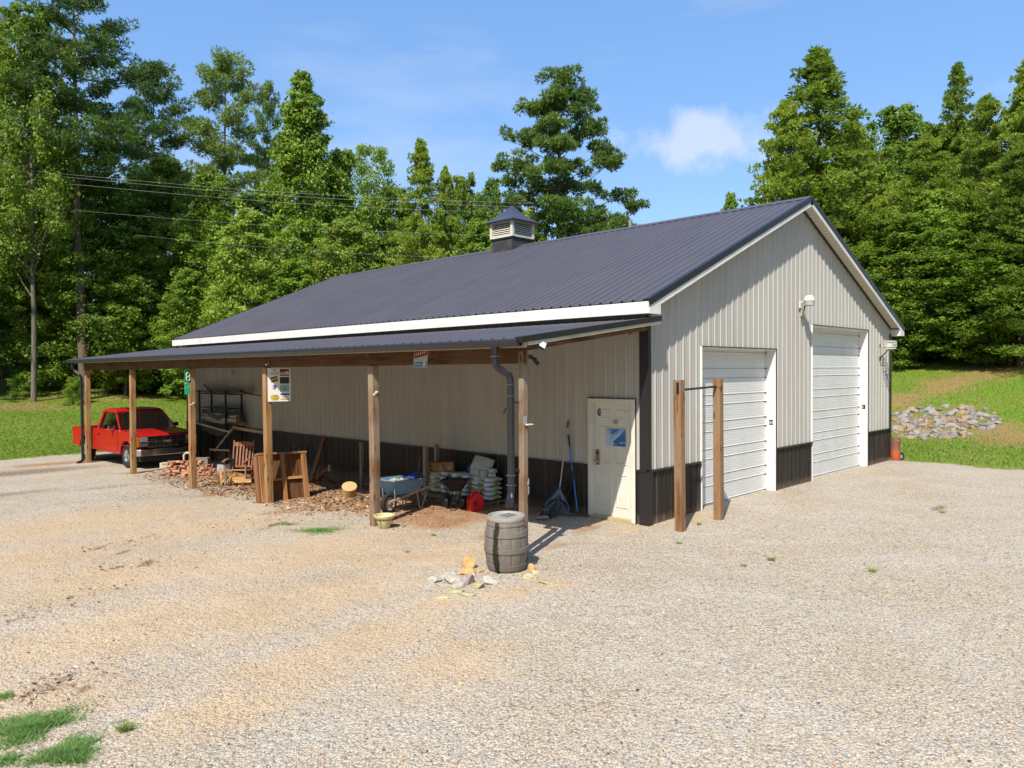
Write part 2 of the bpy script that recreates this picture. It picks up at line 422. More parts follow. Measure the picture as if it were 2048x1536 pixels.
# cupola
cu = empty('cupola', (XR, 9.27, 0)); cu.parent = BLD
h = .455; zb = 6.84; zt = 7.34
m = MB(); m.box(-h, h, -h, h, 6.2, zb-.07); m.build('cupola_base', plain('cupola_base', (.04, .04, .045), .55, dirt=(.10, .09, .08), damt=.6), cu)
m = MB(); m.box(-h-.03, h+.03, -h-.03, h+.03, zb-.07, zb-.02); m.build('cupola_band', M_TRIMD, cu)
m = MB()
for sx in (-1, 1):
    for sy in (-1, 1): m.box(sx*h-.045, sx*h+.045, sy*h-.045, sy*h+.045, zb-.02, zt)
for s_ in (-1, 1):
    m.box(-h+.045, h-.045, s_*h-.03, s_*h+.03, zt-.05, zt); m.box(s_*h-.03, s_*h+.03, -h+.045, h-.045, zt-.05, zt)
    m.box(-h+.045, h-.045, s_*h-.03, s_*h+.03, zb-.02, zb+.03); m.box(s_*h-.03, s_*h+.03, -h+.045, h-.045, zb-.02, zb+.03)
m.build('cupola_frame', M_SOFF, cu)
m = MB()
for k in range(7):
    z0 = zb+.04+k*.06
    for s_ in (-1, 1):
        m.add([(-h+.045, s_*(h-.03), z0+.05), (h-.045, s_*(h-.03), z0+.05), (h-.045, s_*(h+.015), z0), (-h+.045, s_*(h+.015), z0)], [(0, 1, 2, 3)])
        m.add([(s_*(h-.03), -h+.045, z0+.05), (s_*(h-.03), h-.045, z0+.05), (s_*(h+.015), h-.045, z0), (s_*(h+.015), -h+.045, z0)], [(0, 1, 2, 3)])
m.build('louver', M_SOFF, cu)
m = MB(); m.box(-h+.06, h-.06, -h+.06, h-.06, zb, zt-.01); m.build('cupola_core', M_TRIMD, cu)
m = MB(); prof = [(.62, 0.), (.5, .07), (.36, .17), (.22, .31), (.1, .45), (.015, .56)]
vs = [(-.62, -.62, zt-.03), (.62, -.62, zt-.03), (.62, .62, zt-.03), (-.62, .62, zt-.03)]
for r_, z_ in prof: vs += [(-r_, -r_, zt+z_), (r_, -r_, zt+z_), (r_, r_, zt+z_), (-r_, r_, zt+z_)]
fs = [(3, 2, 1, 0)]+[(4*i+k, 4*i+(k+1) % 4, 4*i+4+(k+1) % 4, 4*i+4+k) for i in range(len(prof)) for k in range(4)]+[tuple(4*len(prof)+k for k in range(4))]
m.add(vs, fs); m.build('cupola_roof', plain('cupola_metal', (.045, .045, .07), .3, var=.2), cu)

def text(s, size, mat, name, loc, rot, parent, ext=.0008, align='LEFT', xs=1., shear=0.):
    c = bpy.data.curves.new(name, 'FONT'); c.body = s; c.size = size; c.extrude = ext; c.align_x = align; c.shear = shear
    t = bpy.data.objects.new(name, c); col.objects.link(t)
    dg = bpy.context.evaluated_depsgraph_get(); dg.update()
    me = bpy.data.meshes.new_from_object(t.evaluated_get(dg)); bpy.data.objects.remove(t)
    me.name = name
    o = bpy.data.objects.new(name, me); col.objects.link(o); me.materials.clear(); me.materials.append(mat)
    o.location = loc; o.rotation_euler = rot; o.scale = (xs, 1, 1)
    if parent: o.parent = parent
    return o
# garage doors, set back in white jambs
def garage_door(x0, x1, zt, period, nsec, off, num, sx, sz):
    d = empty('garage_door', (x0, 0, 0)); d.parent = BLD
    w = x1-x0
    m = MB(); y = REC
    z = -.02; top = zt-.03
    ribs = []
    zz = .0
    prof = [(y, -.03)]
    step = period/11.
    k = 0
    while zz < top-.02:
        # two broad grooves per panel and fine pinstripes between them
        kk = k % 11
        if kk in (0, 7): prof += [(y, zz+.004), (y+.02, zz+.010), (y+.02, zz+.020), (y-.006, zz+.028), (y-.006, zz+.036), (y, zz+.044)]
        else: prof += [(y, zz+.010), (y+.006, zz+.016), (y, zz+.024)]
        zz += step; k += 1
    prof.append((y, top))
    vs = []
    for a, b in prof: vs += [(0, a, b), (w, a, b)]
    m.add(vs, [(2*i, 2*i+1, 2*i+3, 2*i+2) for i in range(len(prof)-1)])
    m.build('door_panel', M_DOORW, d, fix=False)
    m = MB(); m.box(0, .02, -.03, REC+.05, -.04, zt); m.box(w-.02, w, -.03, REC+.05, -.04, zt); m.box(.02, w-.02, -.03, REC+.05, zt-.03, zt)
    m.build('door_jamb', M_WHITE, d)
    k = 0; zz = 0.
    while zz < top-.05:
        if k % 11 in (0, 7): m = MB(); m.box(w-.045, w-.021, REC-.025, REC-.002, zz+.004, zz+.026); m.build('hinge', M_TRIMD, d)
        zz += step; k += 1
    m = MB(); m.box(-.014, 0, -.035, 0, -.1, zt+.012); m.build('white_edge', M_WHITE, d); m = MB(); m.box(w, w+.020, -.045, 0, -.1, zt+.018); m.box(0, w, -.045, 0, zt, zt+.018); m.build('door_trim', M_TRIMD, d)
    m = MB(); m.box(.0, w, -.14, REC+.3, -.14, -.028); m.build('door_sill', M_CONC, d)
    m = MB(); m.box(w-.028, w-.0215, .025, .115, sz-.055, sz+.055); st = m.build('number_sticker', M_TRIMD, d)
    text(num, .085, M_WHITE, 'sticker_number', (w-.0295, .11, sz-.03), (R(90), 0, R(-90)), st)
    return d
garage_door(X1, X2, T1, .533, 6, 0, '#2', 0, 1.50)
garage_door(X3, X4, T2, .533, 7, 0, '2', 0, 1.62)

# entry door in the side wall
ed = empty('entry_door', (0, YD2, 0)); ed.parent = BLD      # local x runs toward the building corner
ed.rotation_euler = (0, 0, R(-90))
w = YD2-YD1; fr = .085
m = MB(); m.box(0, fr, -.045, .10, -.02, ZD); m.box(w-fr, w, -.045, .10, -.02, ZD); m.box(fr, w-fr, -.045, .10, ZD-fr, ZD)
m.build('door_frame', M_CREAM, ed, bevel=.006)
m = MB(); m.box(-.01, w+.01, -.046, -.01, ZD+.002, ZD+.016); m.box(w+.002, w+.014, -.046, -.01, -.05, ZD); m.build('door_trim', M_TRIMD, ed)
m = MB(); x0, x1, z0, z1 = fr+.003, w-fr-.003, .03, ZD-fr-.003; ys = .05
m.box(x0, x1, ys, ys+.04, z0, z1)
W_ = x1-x0; H_ = z1-z0
def panel(ax, bx, az, bz):
    a, b, c, d_ = x0+ax*W_, x0+bx*W_, z0+az*H_, z0+bz*H_
    i = .022
    for k, (e, y0_, y1_) in enumerate([(0, ys-.001, ys-.007), (i, ys-.001, ys-.009)]): pass
    # moulding ring and raised field
    ring = [((a, c), (b, c), (b-i, c+i), (a+i, c+i)), ((b, c), (b, d_), (b-i, d_-i), (b-i, c+i)), ((b, d_), (a, d_), (a+i, d_-i), (b-i, d_-i)), ((a, d_), (a, c), (a+i, c+i), (a+i, d_-i))]
    for q in ring:
        (p0, p1, p2, p3) = q
        m.add([(p0[0], ys-.0015, p0[1]), (p1[0], ys-.0015, p1[1]), (p2[0], ys-.012, p2[1]), (p3[0], ys-.012, p3[1])], [(0, 1, 2, 3)])
    j = i+.012
    for q in [((a+i, c+i), (b-i, c+i), (b-j, c+j), (a+j, c+j)), ((b-i, c+i), (b-i, d_-i), (b-j, d_-j), (b-j, c+j)), ((b-i, d_-i), (a+i, d_-i), (a+j, d_-j), (b-j, d_-j)), ((a+i, d_-i), (a+i, c+i), (a+j, c+j), (a+j, d_-j))]:
        (p0, p1, p2, p3) = q
        m.add([(p0[0], ys-.012, p0[1]), (p1[0], ys-.012, p1[1]), (p2[0], ys-.002, p2[1]), (p3[0], ys-.002, p3[1])], [(0, 1, 2, 3)])
for a, b in ((.16, .46), (.56, .86)):
    panel(a, b, .86, .95); panel(a, b, .46, .80); panel(a, b, .08, .38)
slab = m.build('door_slab', M_CREAM, ed)
m = MB(); m.box(fr, w-fr, -.06, .1, -.02, .028); m.build('threshold', plain('brass_sill', (.45, .36, .2), .5, var=.3), ed)
brass = plain('brass', (.50, .36, .12), .3, metal=.8)
m = MB(); m.box(x0+.03, x0+.115, ys-.01, ys-.002, .93, 1.22); hp = m.build('handle_plate', plain('aged_brass', (.28, .22, .12), .5, metal=.4), ed, bevel=.01)
T_ = Matrix.Translation((x0+.072, ys-.012, 1.0)) @ Matrix.Rotation(R(90), 4, 'X')
m = MB(); m.lathe([(.03, 0), (.012, .012), (.012, .03), (.028, .04), (.032, .055), (.024, .07), (.0, .074)], 20, T_); m.build('door_knob', brass, ed, 40)
T_ = Matrix.Translation((x0+.072, ys-.012, 1.15)) @ Matrix.Rotation(R(90), 4, 'X')
m = MB(); m.lathe([(.03, 0), (.03, .012), (.024, .02), (.0, .021)], 20, T_); m.build('deadbolt', plain('dark_brass', (.10, .07, .03), .4, metal=.7), ed, 40)

def picture_mat(name, fnb):
    t = NT(name); fnb(t); return t.m
# things stuck on the entry door
def wall_at(px, py, x=0.): 
    d = AF + AR*((px-1024)/FPX) - AU*((py-768)/FPX); k = (x-CX)/d.x; return Vector((CX, CY, CZ))+d*k
def flat_on_door(name, y0, y1, z0, z1, mat, lab, cat, th=.004, xo=.036):
    m = MB(); m.box(0, y1-y0, 0, th, 0, z1-z0); o = m.build(name, mat)
    o.location = (xo, y1, z0); o.rotation_euler = (0, 0, R(-90)); return tag(o, lab, cat)
a = wall_at(1212, 857, .04); b = wall_at(1251, 893, .04)
def poster(t):
    ob = t.n('ShaderNodeTexCoord').outputs['Object']; sx = t.n('ShaderNodeSeparateXYZ'); t.l(ob, sx.inputs[0]); x, z = sx.outputs[0], sx.outputs[2]
    n_ = t.noise(ob, 14, 6, .6)
    c = t.mix(t.math('MULTIPLY', z, 2.6), (.01, .10, .30), (.015, .20, .55))
    cl = t.math('ADD', t.math('MULTIPLY_ADD', x, -3.6, 1.0), t.math('MULTIPLY_ADD', n_, 1.6, -1.0)); cl = t.math('MULTIPLY', cl, t.math('MULTIPLY_ADD', z, -2.6, 1.25))
    c = t.mix(t.ramp(cl, (.12, 0.), (.4, 1.)), c, (.42, .50, .66))
    dg = t.math('ABSOLUTE', t.math('SUBTRACT', t.math('MULTIPLY', x, .8), z))
    dg = t.ramp(t.math('ADD', dg, t.math('MULTIPLY_ADD', t.noise(ob, 40, 4), .1, -.05)), (.015, .8), (.06, 0.))
    c = t.mix(dg, c, (.35, .55, .75)); t.bsdf(c, .4)
po = flat_on_door('door_poster', b.y, a.y, .5*(b.z+wall_at(1212, 891, .04).z), .5*(a.z+wall_at(1251, 859, .04).z), picture_mat('poster_print', poster), 'blue poster of a grey ship and clouds taped on the cream entry door', 'poster')
pw = a.y-b.y
m = MB()   # ship and jets, low relief print
m.prism([(.12, .05), (.32, .20), (.36, .24), (.30, .23), (.10, .09)], -.0015, -.0005)
for k, (u, v) in enumerate([(.20, .22), (.25, .25), (.30, .28), (.17, .18), (.34, .30)]): m.prism([(u, v), (u+.03, v+.012), (u+.045, v+.03), (u+.02, v+.022), (u+.005, v+.028)], -.0015, -.0005)
m.build('poster_ship', plain('poster_pale', (.40, .55, .68), .5), po)
text('NAVY', .05, M_WHITE, 'poster_lettering', (pw*.7, -.002, .045), (R(90), 0, 0), po)
a = wall_at(1226, 839.5, .04); b = wall_at(1237.5, 850, .04)
wsn = flat_on_door('warning_sticker', b.y, a.y, b.z, a.z, M_WHITE, 'small red and white warning sticker above the blue poster on the door', 'sticker')
ww = a.y-b.y; hh = a.z-b.z
m = MB(); m.box(.006, ww-.006, -.002, -.0005, hh*.5, hh*.95); m.build('sticker_band', plain('sticker_red', (.55, .05, .06), .5), wsn)
text('WARNING', ww*.19, M_WHITE, 'band_lettering', (.01, -.003, hh*.66), (R(90), 0, 0), wsn)
text('THIS AREA\nMONITORED', ww*.13, plain('ink', (.03, .03, .08), .6), 'small_lettering', (.012, -.002, hh*.34), (R(90), 0, 0), wsn)
a = wall_at(1198.7, 824.5, .04)
m = MB(); T_ = Matrix.Rotation(R(-90), 4, 'X'); m.lathe([(.0, -.003), (.056, -.003), (.056, 0), (0, 0)], 28, Matrix.Rotation(R(90), 4, 'X'))
em = m.build('round_decal', plain('navy_blue', (.012, .02, .10), .45), None, 40); em.location = (.046, a.y, a.z); em.rotation_euler = (0, 0, R(-90)); em.scale = (1, 1, 1.28)
tag(em, 'oval navy blue decal with a pale forked emblem at the door top left', 'decal')
m = MB()
for q in ([(0, -.005), (.006, .0), (.004, .01), (-.004, .01), (-.006, 0)], [(0, .008), (.034, .026), (.028, .03), (0, .016)], [(0, .016), (-.028, .03), (-.034, .026), (0, .008)], [(-.005, 0), (.005, 0), (.004, -.028), (-.004, -.028)]):
    m.prism([(x, z) for x, z in q], -.0055, -.0035)
m.build('emblem', plain('emblem_silver', (.6, .64, .7), .4), em)
m = MB(); m.tube([(.047*math.cos(i*math.pi/12), -.004, .047*math.sin(i*math.pi/12)) for i in range(25)], .0014, 6); m.build('decal_ring', plain('emblem_silver', (.6, .64, .7), .4), em)

# ---- lean-to
LZ0, LZ1 = 3.568, 3.119; LX = -3.435; LS = (LZ0-LZ1)/(-.0-LX)
def lf(u, d, s):
    x = LX+s; z = LZ1+LS*s-.02; n_ = Vector((-LS, 0, 1)).normalized()
    return (x+n_.x*d, u, z+n_.z*d)
m = MB(); ribbed(m, -OV, YF, K(0), K(-LX-.03), lf, off=.05)
m.add([lf(-OV, -.012, 0), lf(YF, -.012, 0), lf(YF, -.012, -LX), lf(-OV, -.012, -LX)], [(0, 1, 2, 3)])
m.build('lean_to_roof', M_ROOF, BLD, fix=False)
def lstrip(mb, y0, y1, d0, d1, xa, xb):
    mb.add([lf(y0, d0, xa), lf(y1, d0, xa), lf(y1, d1, xa), lf(y0, d1, xa), lf(y0, d0, xb), lf(y1, d0, xb), lf(y1, d1, xb), lf(y0, d1, xb)],
           [(0, 1, 2, 3), (4, 7, 6, 5), (0, 4, 5, 1), (1, 5, 6, 2), (2, 6, 7, 3), (3, 7, 4, 0)])
for a, b in ((-OV-.03, -OV+.08), (YF-.08, YF+.03)): m = MB(); lstrip(m, a, b, -.055, .03, 0, -LX); m.build('lean_to_rake_trim', M_TRIMD, BLD)
M_AGE = plain('aged_fascia', (.50, .47, .38), .6, var=.15, dirt=(.25, .2, .1), damt=.5)
for a, b in ((-OV-.016, -OV+.016), (YF-.016, YF+.016)): m = MB(); lstrip(m, a, b, -.105, -.055, .14, -LX); m.build('lean_to_rake_fascia', M_AGE, BLD)
m = MB(); m.box(LX+.12, LX+.15, -OV+.016, YF-.016, 2.985, 3.10); m.build('lean_to_fascia', plain('aged_fascia', (.50, .47, .38), .6, var=.15, dirt=(.25, .2, .1), damt=.5), BLD)
for y in (-.02, 2.0, 3.7, 5.6, 7.6, 9.5, 11.5, 13.5, 15.6, 17.6, 19.75): m = MB(); lstrip(m, y, y+.045, -.20, -.05, .24, -LX-.03); m.build('rafter', M_RAFT, BLD)
for s_ in (.5, 1.1, 1.7, 2.3, 2.9): m = MB(); lstrip(m, -.2, YF-.1, -.05, -.013, s_, s_+.09); m.build('purlin', M_RAFT, BLD)
m = MB(); m.box(-DN-.025, -DN+.020, .0, 20.0, 2.764, 3.0); m.build('beam', M_BEAM, BLD, bevel=.005); m = MB(); m.box(-DN+.10, -DN+.145, .15, 19.9, 2.78, 3.0); m.build('beam', M_BEAM, BLD, bevel=.005)
posts = [(.07, 0), (3.706, 1), (7.581, 2), (11.477, 3), (15.635, 4), (19.755, 5)]
for y, k in posts:
    zb_ = ground_z(-DN, y)-.1; m = MB(); ht = 2.764-zb_ if k else 2.99-zb_
    hw_ = .07 if k else .05
    # slightly crooked square post
    rings = 9; vs = []
    for i in range(rings):
        t_ = i/(rings-1); ox = .008*math.sin(3*t_+k); oy = .008*math.cos(2.3*t_+2*k)
        vs += [(-hw_+ox, -hw_+oy, t_*ht), (hw_+ox, -hw_+oy, t_*ht), (hw_+ox, hw_+oy, t_*ht), (-hw_+ox, hw_+oy, t_*ht)]
    fs = [(3, 2, 1, 0), tuple(4*(rings-1)+i for i in range(4))]+[(4*i+a_, 4*i+(a_+1) % 4, 4*i+4+(a_+1) % 4, 4*i+4+a_) for i in range(rings-1) for a_ in range(4)]
    m.add(vs, fs)
    m.build('lean_to_post', M_POST if k in (0, 1) else M_POSTO, BLD, bevel=.009, loc=(-DN+(.0 if k else 0.02), y, zb_))
# gutter
m = MB(); gx = LX-.005; pr = [(gx+.115, 3.105), (gx+.115, 3.0), (gx+.03, 3.0), (gx+.012, 3.03), (gx+.0, 3.05), (gx, 3.09), (gx+.012, 3.105), (gx+.012, 3.095), (gx+.02, 3.05), (gx+.10, 3.01), (gx+.107, 3.105)]
pr = [(x-.02, z) for x, z in pr]
m.prism(pr, -OV+.05, YF-.02); m.build('gutter', M_GUT, BLD)
def spout(pts, name='downspout'):
    m = MB(); m.tube(pts, .056, 4); return m
def rsp(pts, wx=.075, wy=.10):
    """rectangular downspout following points"""
    m = MB(); P = [Vector(p) for p in pts]; vs = []
    for i, p in enumerate(P):
        d = (P[min(i+1, len(P)-1)]-P[max(i-1, 0)]).normalized(); a = Vector((0, 1, 0)) if abs(d.y) < .9 else Vector((1, 0, 0))
        a = (a-d*a.dot(d)).normalized(); b = d.cross(a)
        c_ = .018
        for sx, sy in ((-1+.3, -1), (1-.3, -1), (1, -1+.3), (1, 1-.3), (1-.3, 1), (-1+.3, 1), (-1, 1-.3), (-1, -1+.3)): vs.append(p+a*sx*wy/2+b*sy*wx/2)
    n_ = 8; fs = [tuple(range(n_))[::-1], tuple((len(P)-1)*n_+k for k in range(n_))]
    for i in range(len(P)-1):
        for k in range(n_): fs.append((i*n_+k, i*n_+(k+1) % n_, (i+1)*n_+(k+1) % n_, (i+1)*n_+k))
    m.add(vs, fs); return m
gx2 = LX+.04; xp = -DN-.13
y_ = .17
pts = [(gx2, y_+.1, 3.02), (gx2, y_+.1, 2.80), (gx2+.01, y_+.1, 2.75), (gx2+.04, y_+.09, 2.71), (gx2+.1, y_+.07, 2.67), (xp-.07, y_+.03, 2.63), (xp-.02, y_+.01, 2.60), (xp, y_, 2.54), (xp, y_, 1.2), (xp, y_, 1.18), (xp, y_, 1.02), (xp, y_, .94), (xp-.015, y_-.008, .88), (xp-.055, y_-.035, .82), (xp-.12, y_-.085, .785), (xp-.185, y_-.14, .765)]
dsn = rsp(pts).build('downspout', M_DSP, BLD, 30)
for z in (2.86, 2.46, 2.30, 1.16, 1.02): m = MB(); m.box(xp-.045 if z < 2.6 else gx2-.045, xp+.045 if z < 2.6 else gx2+.045, y_-.057 if z < 2.6 else y_+.043, y_+.057 if z < 2.6 else y_+.157, z, z+.008); m.build('spout_joint', plain('spout_seam', (.12, .12, .14), .35), dsn)
m = MB(); m.box(xp+.04, -DN, y_-.07, y_+.06, 1.22, 1.245); m.build('spout_strap', M_TRIMD, dsn); m = MB(); m.box(xp+.035, -DN+.0, y_-.065, y_+.06, 2.2, 2.22); m.build('spout_strap', M_TRIMD, dsn)
pts = [(gx2, 20.1, 3.02), (gx2, 20.1, 2.85), (gx2+.06, 20.08, 2.74), (xp-.05, 19.92, 2.6), (xp, 19.9, 2.5), (xp, 19.9, -.15), (xp-.02, 19.85, -.2), (xp-.2, 19.7, -.24)]
rsp(pts).build('downspout', M_DSP, BLD, 30)
# ---------------------------------------------------------------- ground: gravel yard and lawn, one continuous sheet
def blob(X, Y, px, py, rx, ry=None, ang=0., k=1.):
    p = gp(px, py); ry = ry or rx; c, s = math.cos(ang), math.sin(ang)
    dx = X-p.x; dy = Y-p.y; u = (dx*c+dy*s)/rx; v = (-dx*s+dy*c)/ry
    return k*np.exp(-(u*u+v*v))
def yard_sd(X, Y):
    wob = .18*np.sin(Y*1.3+X*.7)+.12*np.sin(Y*3.1)
    a = 12.35+wob-X + .1*sp_(-Y-3, 1)
    b = 22.5+.22*(X+3)+.2*np.sin(X*1.1)-Y
    return np.minimum(a, b)
def ground_attrs(X, Y):
    yard = yard_sd(X, Y)
    clay = np.zeros_like(X)
    for a in [(640, 1000, 1.2, .9), (690, 1015, .8, .5), (830, 1035, .9, .5), (900, 1045, .8, .35), (1000, 1068, .6, .25), (760, 1000, .8, .6),
              (1175, 1058, .55, .16), (1110, 1092, .4, .14), (1230, 1040, .4, .12), (860, 1015, 1.2, .6), (1050, 1020, .8, .6), (150, 925, 2.5, .5), (275, 945, .6, .3), (430, 990, .5, .4), (590, 1020, .8, .3)]:
        clay = np.maximum(clay, blob(X, Y, *a))
    clay = np.maximum(clay, .75*sm_((X+3.1)/.8)*sm_((-.0-X)/.3)*sm_((Y-1.6)/1.5)*sm_((16-Y)/2))
    tan = np.zeros_like(X)
    for a in [(150, 1050, 3.2, 1.8), (600, 1110, 2.4, 1.3), (760, 1275, .95, .55), (650, 1190, 1.6, .8), (380, 1060, 2.4, 1.2), (50, 1120, 2.2, 1.6), (900, 1330, .7, .5),
              (880, 1210, .7, .35), (40, 1420, .9, .7), (1020, 1190, .5, .3), (1100, 1170, .4, .3), (500, 1230, 1.4, .8), (1380, 1035, .9, .3), (300, 1250, 2.2, 1.), (620, 1330, 1.2, .6), (250, 1150, 2.4, 1.2), (880, 1110, 1.2, .6), (450, 1420, .8, .4), (1250, 1060, .4, .2), (780, 1120, .9, .4)]:
        tan = np.maximum(tan, blob(X, Y, *a))
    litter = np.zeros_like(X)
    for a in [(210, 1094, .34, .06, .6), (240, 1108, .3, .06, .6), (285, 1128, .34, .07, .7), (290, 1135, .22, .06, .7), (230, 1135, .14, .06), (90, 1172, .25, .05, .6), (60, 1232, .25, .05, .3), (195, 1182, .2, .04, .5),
              (95, 1375, .35, .1, .6), (150, 1390, .2, .08, .5), (120, 1040, .2, .06), (310, 1075, .3, .04, .4), (550, 1050, .5, .1, .4), (450, 1155, .12, .05), (1520, 1180, .2, .04), (1880, 1017, .5, .05), (1440, 1095, .2, .05), (50, 945, 3.4, 1.1, 0, .62), (210, 975, 1.6, .5, 0, .5), (0, 990, 2.4, .7, 0, .55), (330, 965, 1.2, .4, 0, .5)]:  # last four broad blobs: brown far-left drive with tree shade painted in
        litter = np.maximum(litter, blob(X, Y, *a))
    bare = np.zeros_like(X)
    for px_, py_, r_ in [(1990, 865, 2.0), (2030, 880, 2.4), (1880, 850, 3.), (1800, 800, 2.), (1900, 770, 2.5), (1770, 850, 2.2), (1990, 740, 3.), (20, 815, 3.), (120, 790, 3.), (270, 795, 2.5), (330, 770, 3.), (60, 748, 3.)]:
        bare = np.maximum(bare, blob(X, Y, px_, py_, r_, r_*.6))
    return yard, clay, tan, litter, bare
def axis_(lo, a, b, hi, st, coarse):
    core = np.arange(a, b+1e-6, st)
    def grow(start, end, sgn):
        o = []; p = start; s_ = st
        while (end-p)*sgn > 0:
            s_ = min(s_*1.25, coarse); p += sgn*s_; o.append(p)
        return o
    return np.array(grow(a, lo, -1)[::-1]+list(core)+grow(b, hi, 1))
xs = axis_(-300, -13, 30, 400, .2, 12); ys = axis_(-200, -9, 34, 400, .2, 12)
GX, GY = np.meshgrid(xs, ys, indexing='ij')
GZ = gz(GX, GY)
V = np.stack([GX, GY, GZ], -1).reshape(-1, 3)
nx, ny = len(xs), len(ys)
I = (np.arange(nx-1)[:, None]*ny+np.arange(ny-1)[None, :]).ravel()
F = np.stack([I, I+ny, I+ny+1, I+1], -1)
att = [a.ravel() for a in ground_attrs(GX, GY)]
cx = V[F].mean(1); isyard = yard_sd(cx[:, 0], cx[:, 1]) > -.1

def ground_mat():
    t = NT('ground'); pos = t.n('ShaderNodeNewGeometry').outputs['Position']
    A = {}
    for n_ in ('yard', 'clay', 'tan', 'litter', 'bare'):
        A[n_] = t.n('ShaderNodeAttribute', attribute_name=n_).outputs['Fac']
    # stones
    def vor(scale):
        v = t.n('ShaderNodeTexVoronoi'); v.inputs['Scale'].default_value = scale; t.l(pos, v.inputs['Vector']); return v
    v1 = vor(46); v2 = vor(24)
    sep = t.n('ShaderNodeSeparateColor'); t.l(v1.outputs['Color'], sep.inputs[0])
    sep2 = t.n('ShaderNodeSeparateColor'); t.l(v2.outputs['Color'], sep2.inputs[0])
    gcol = t.ramp(sep.outputs[0], (0, (.16, .15, .14)), (.12, (.32, .30, .275)), (.3, (.50, .44, .35)), (.48, (.64, .58, .49)), (.66, (.52, .41, .29)), (.8, (.70, .655, .57)), (.93, (.50, .47, .44)), (.99, (.44, .24, .12)))
    gcol2 = t.ramp(sep2.outputs[0], (0, (.36, .345, .33)), (.3, (.56, .49, .39)), (.6, (.60, .555, .48)), (.85, (.48, .45, .42)), (1., (.60, .46, .30)))
    gcol = t.mix(.42, gcol, gcol2)
    gap = t.ramp(v1.outputs['Distance'], (.35, 1.), (.8, .5))
    gcol = t.mix(1., gcol, gap, 'MULTIPLY')
    big = t.noise(pos, .5, 5, .6); mid = t.noise(pos, 2.6, 6, .65); fine = t.noise(pos, 18, 4, .6)
    gcol = t.mix(t.ramp(big, (.35, 0.), (.7, .35)), gcol, t.mix(.55, gcol, (.62, .60, .58)))
    tann = t.math('MULTIPLY', t.ramp(t.math('ADD', t.math('ADD', A['tan'], t.math('MULTIPLY_ADD', big, 1.0, -.46)), t.math('MULTIPLY_ADD', mid, 1.3, -.65)), (.12, 0.), (.9, 1.)), .9)
    gcol = t.mix(t.math('MULTIPLY', tann, .92), gcol, t.mix(.55, gcol, (.60, .41, .21)))
    clm = t.ramp(t.math('ADD', A['clay'], t.math('MULTIPLY_ADD', mid, 1.0, -.5)), (.32, 0.), (.72, 1.))
    ccol = t.mix(t.ramp(fine, (.35, 0.), (.65, 1.)), (.24, .125, .065), (.44, .235, .115))
    ccol = t.mix(t.ramp(mid, (.5, 0.), (.62, .7)), ccol, t.mix(.5, gcol, (.36, .20, .11)))
    gcol = t.mix(t.math('MULTIPLY', clm, .9), gcol, ccol)
    fn = t.noise(t.smap((1, 1, 1), pos), 1.3, 7, .7); fn2 = t.noise(pos, .35, 4, .6)
    gcol = t.mix(t.ramp(t.math('ADD', fn, t.math('MULTIPLY_ADD', fn2, .5, -.25)), (.44, 0.), (.72, .55)), gcol, t.mix(.55, gcol, (.34, .28, .20)))
    sp = t.ramp(t.noise(pos, 95, 2, .5), (.30, .5), (.44, 1.), (.60, 1.), (.72, 1.35)); gcol = t.mix(1., gcol, sp, 'MULTIPLY')
    gcol = t.mix(1., gcol, t.mix(t.ramp(big, (.4, 0.), (.62, 1.)), (.92, .87, .79), (.92, .90, .865)), 'MULTIPLY')
    ltm = t.ramp(t.math('ADD', A['litter'], t.math('MULTIPLY_ADD', fine, 1.1, -.55)), (.35, 0.), (.6, .75))  # fallen litter, plus the far-left drive with its painted tree shade
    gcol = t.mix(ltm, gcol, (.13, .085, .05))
    # lawn
    gn = t.noise(pos, .9, 6, .7); gn2 = t.noise(t.smap((1, 1, 1), pos), 9, 5, .7); gn3 = t.noise(pos, .22, 4, .6)
    lawn = t.mix(t.ramp(gn2, (.3, 0.), (.7, 1.)), (.06, .12, .010), (.17, .26, .022))
    lawn = t.mix(t.ramp(gn3, (.42, 0.), (.66, .65)), lawn, (.20, .20, .045))
    barem = t.ramp(t.math('ADD', A['bare'], t.math('MULTIPLY_ADD', gn, 1.6, -.80)), (.25, 0.), (.8, .85))
    lawn = t.mix(barem, lawn, t.mix(gn2, (.20, .115, .05), (.33, .22, .09)))
    ym = t.ramp(t.math('ADD', A['yard'], t.math('MULTIPLY_ADD', mid, 1.2, -.6)), (.0, 0.), (.12, 1.))
    cc = t.mix(ym, lawn, gcol)
    h = t.math('MULTIPLY_ADD', v1.outputs['Distance'], -1., 1.)
    h = t.math('ADD', h, t.math('MULTIPLY', v2.outputs['Distance'], -1.1))
    b0 = t.bump(t.noise(pos, 2.2, 5, .65), .55, .10)
    b = t.bump(h, .85, .012); t.l(b0, b.node.inputs['Normal'])
    t.bsdf(cc, .92, 0, b, .2)
    return t.m
GM = ground_mat()
def ground_piece(name, sel):
    Fs = F[sel]; used = np.unique(Fs); remap = np.full(len(V), -1); remap[used] = np.arange(len(used))
    o = np_mesh(name, V[used], remap[Fs], GM, smooth_=True)
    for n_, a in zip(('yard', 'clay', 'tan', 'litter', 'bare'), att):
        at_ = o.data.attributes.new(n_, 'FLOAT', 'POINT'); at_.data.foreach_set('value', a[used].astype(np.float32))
    return tag(o, kind='structure')
ground_piece('gravel_yard', isyard); ground_piece('lawn', ~isyard)

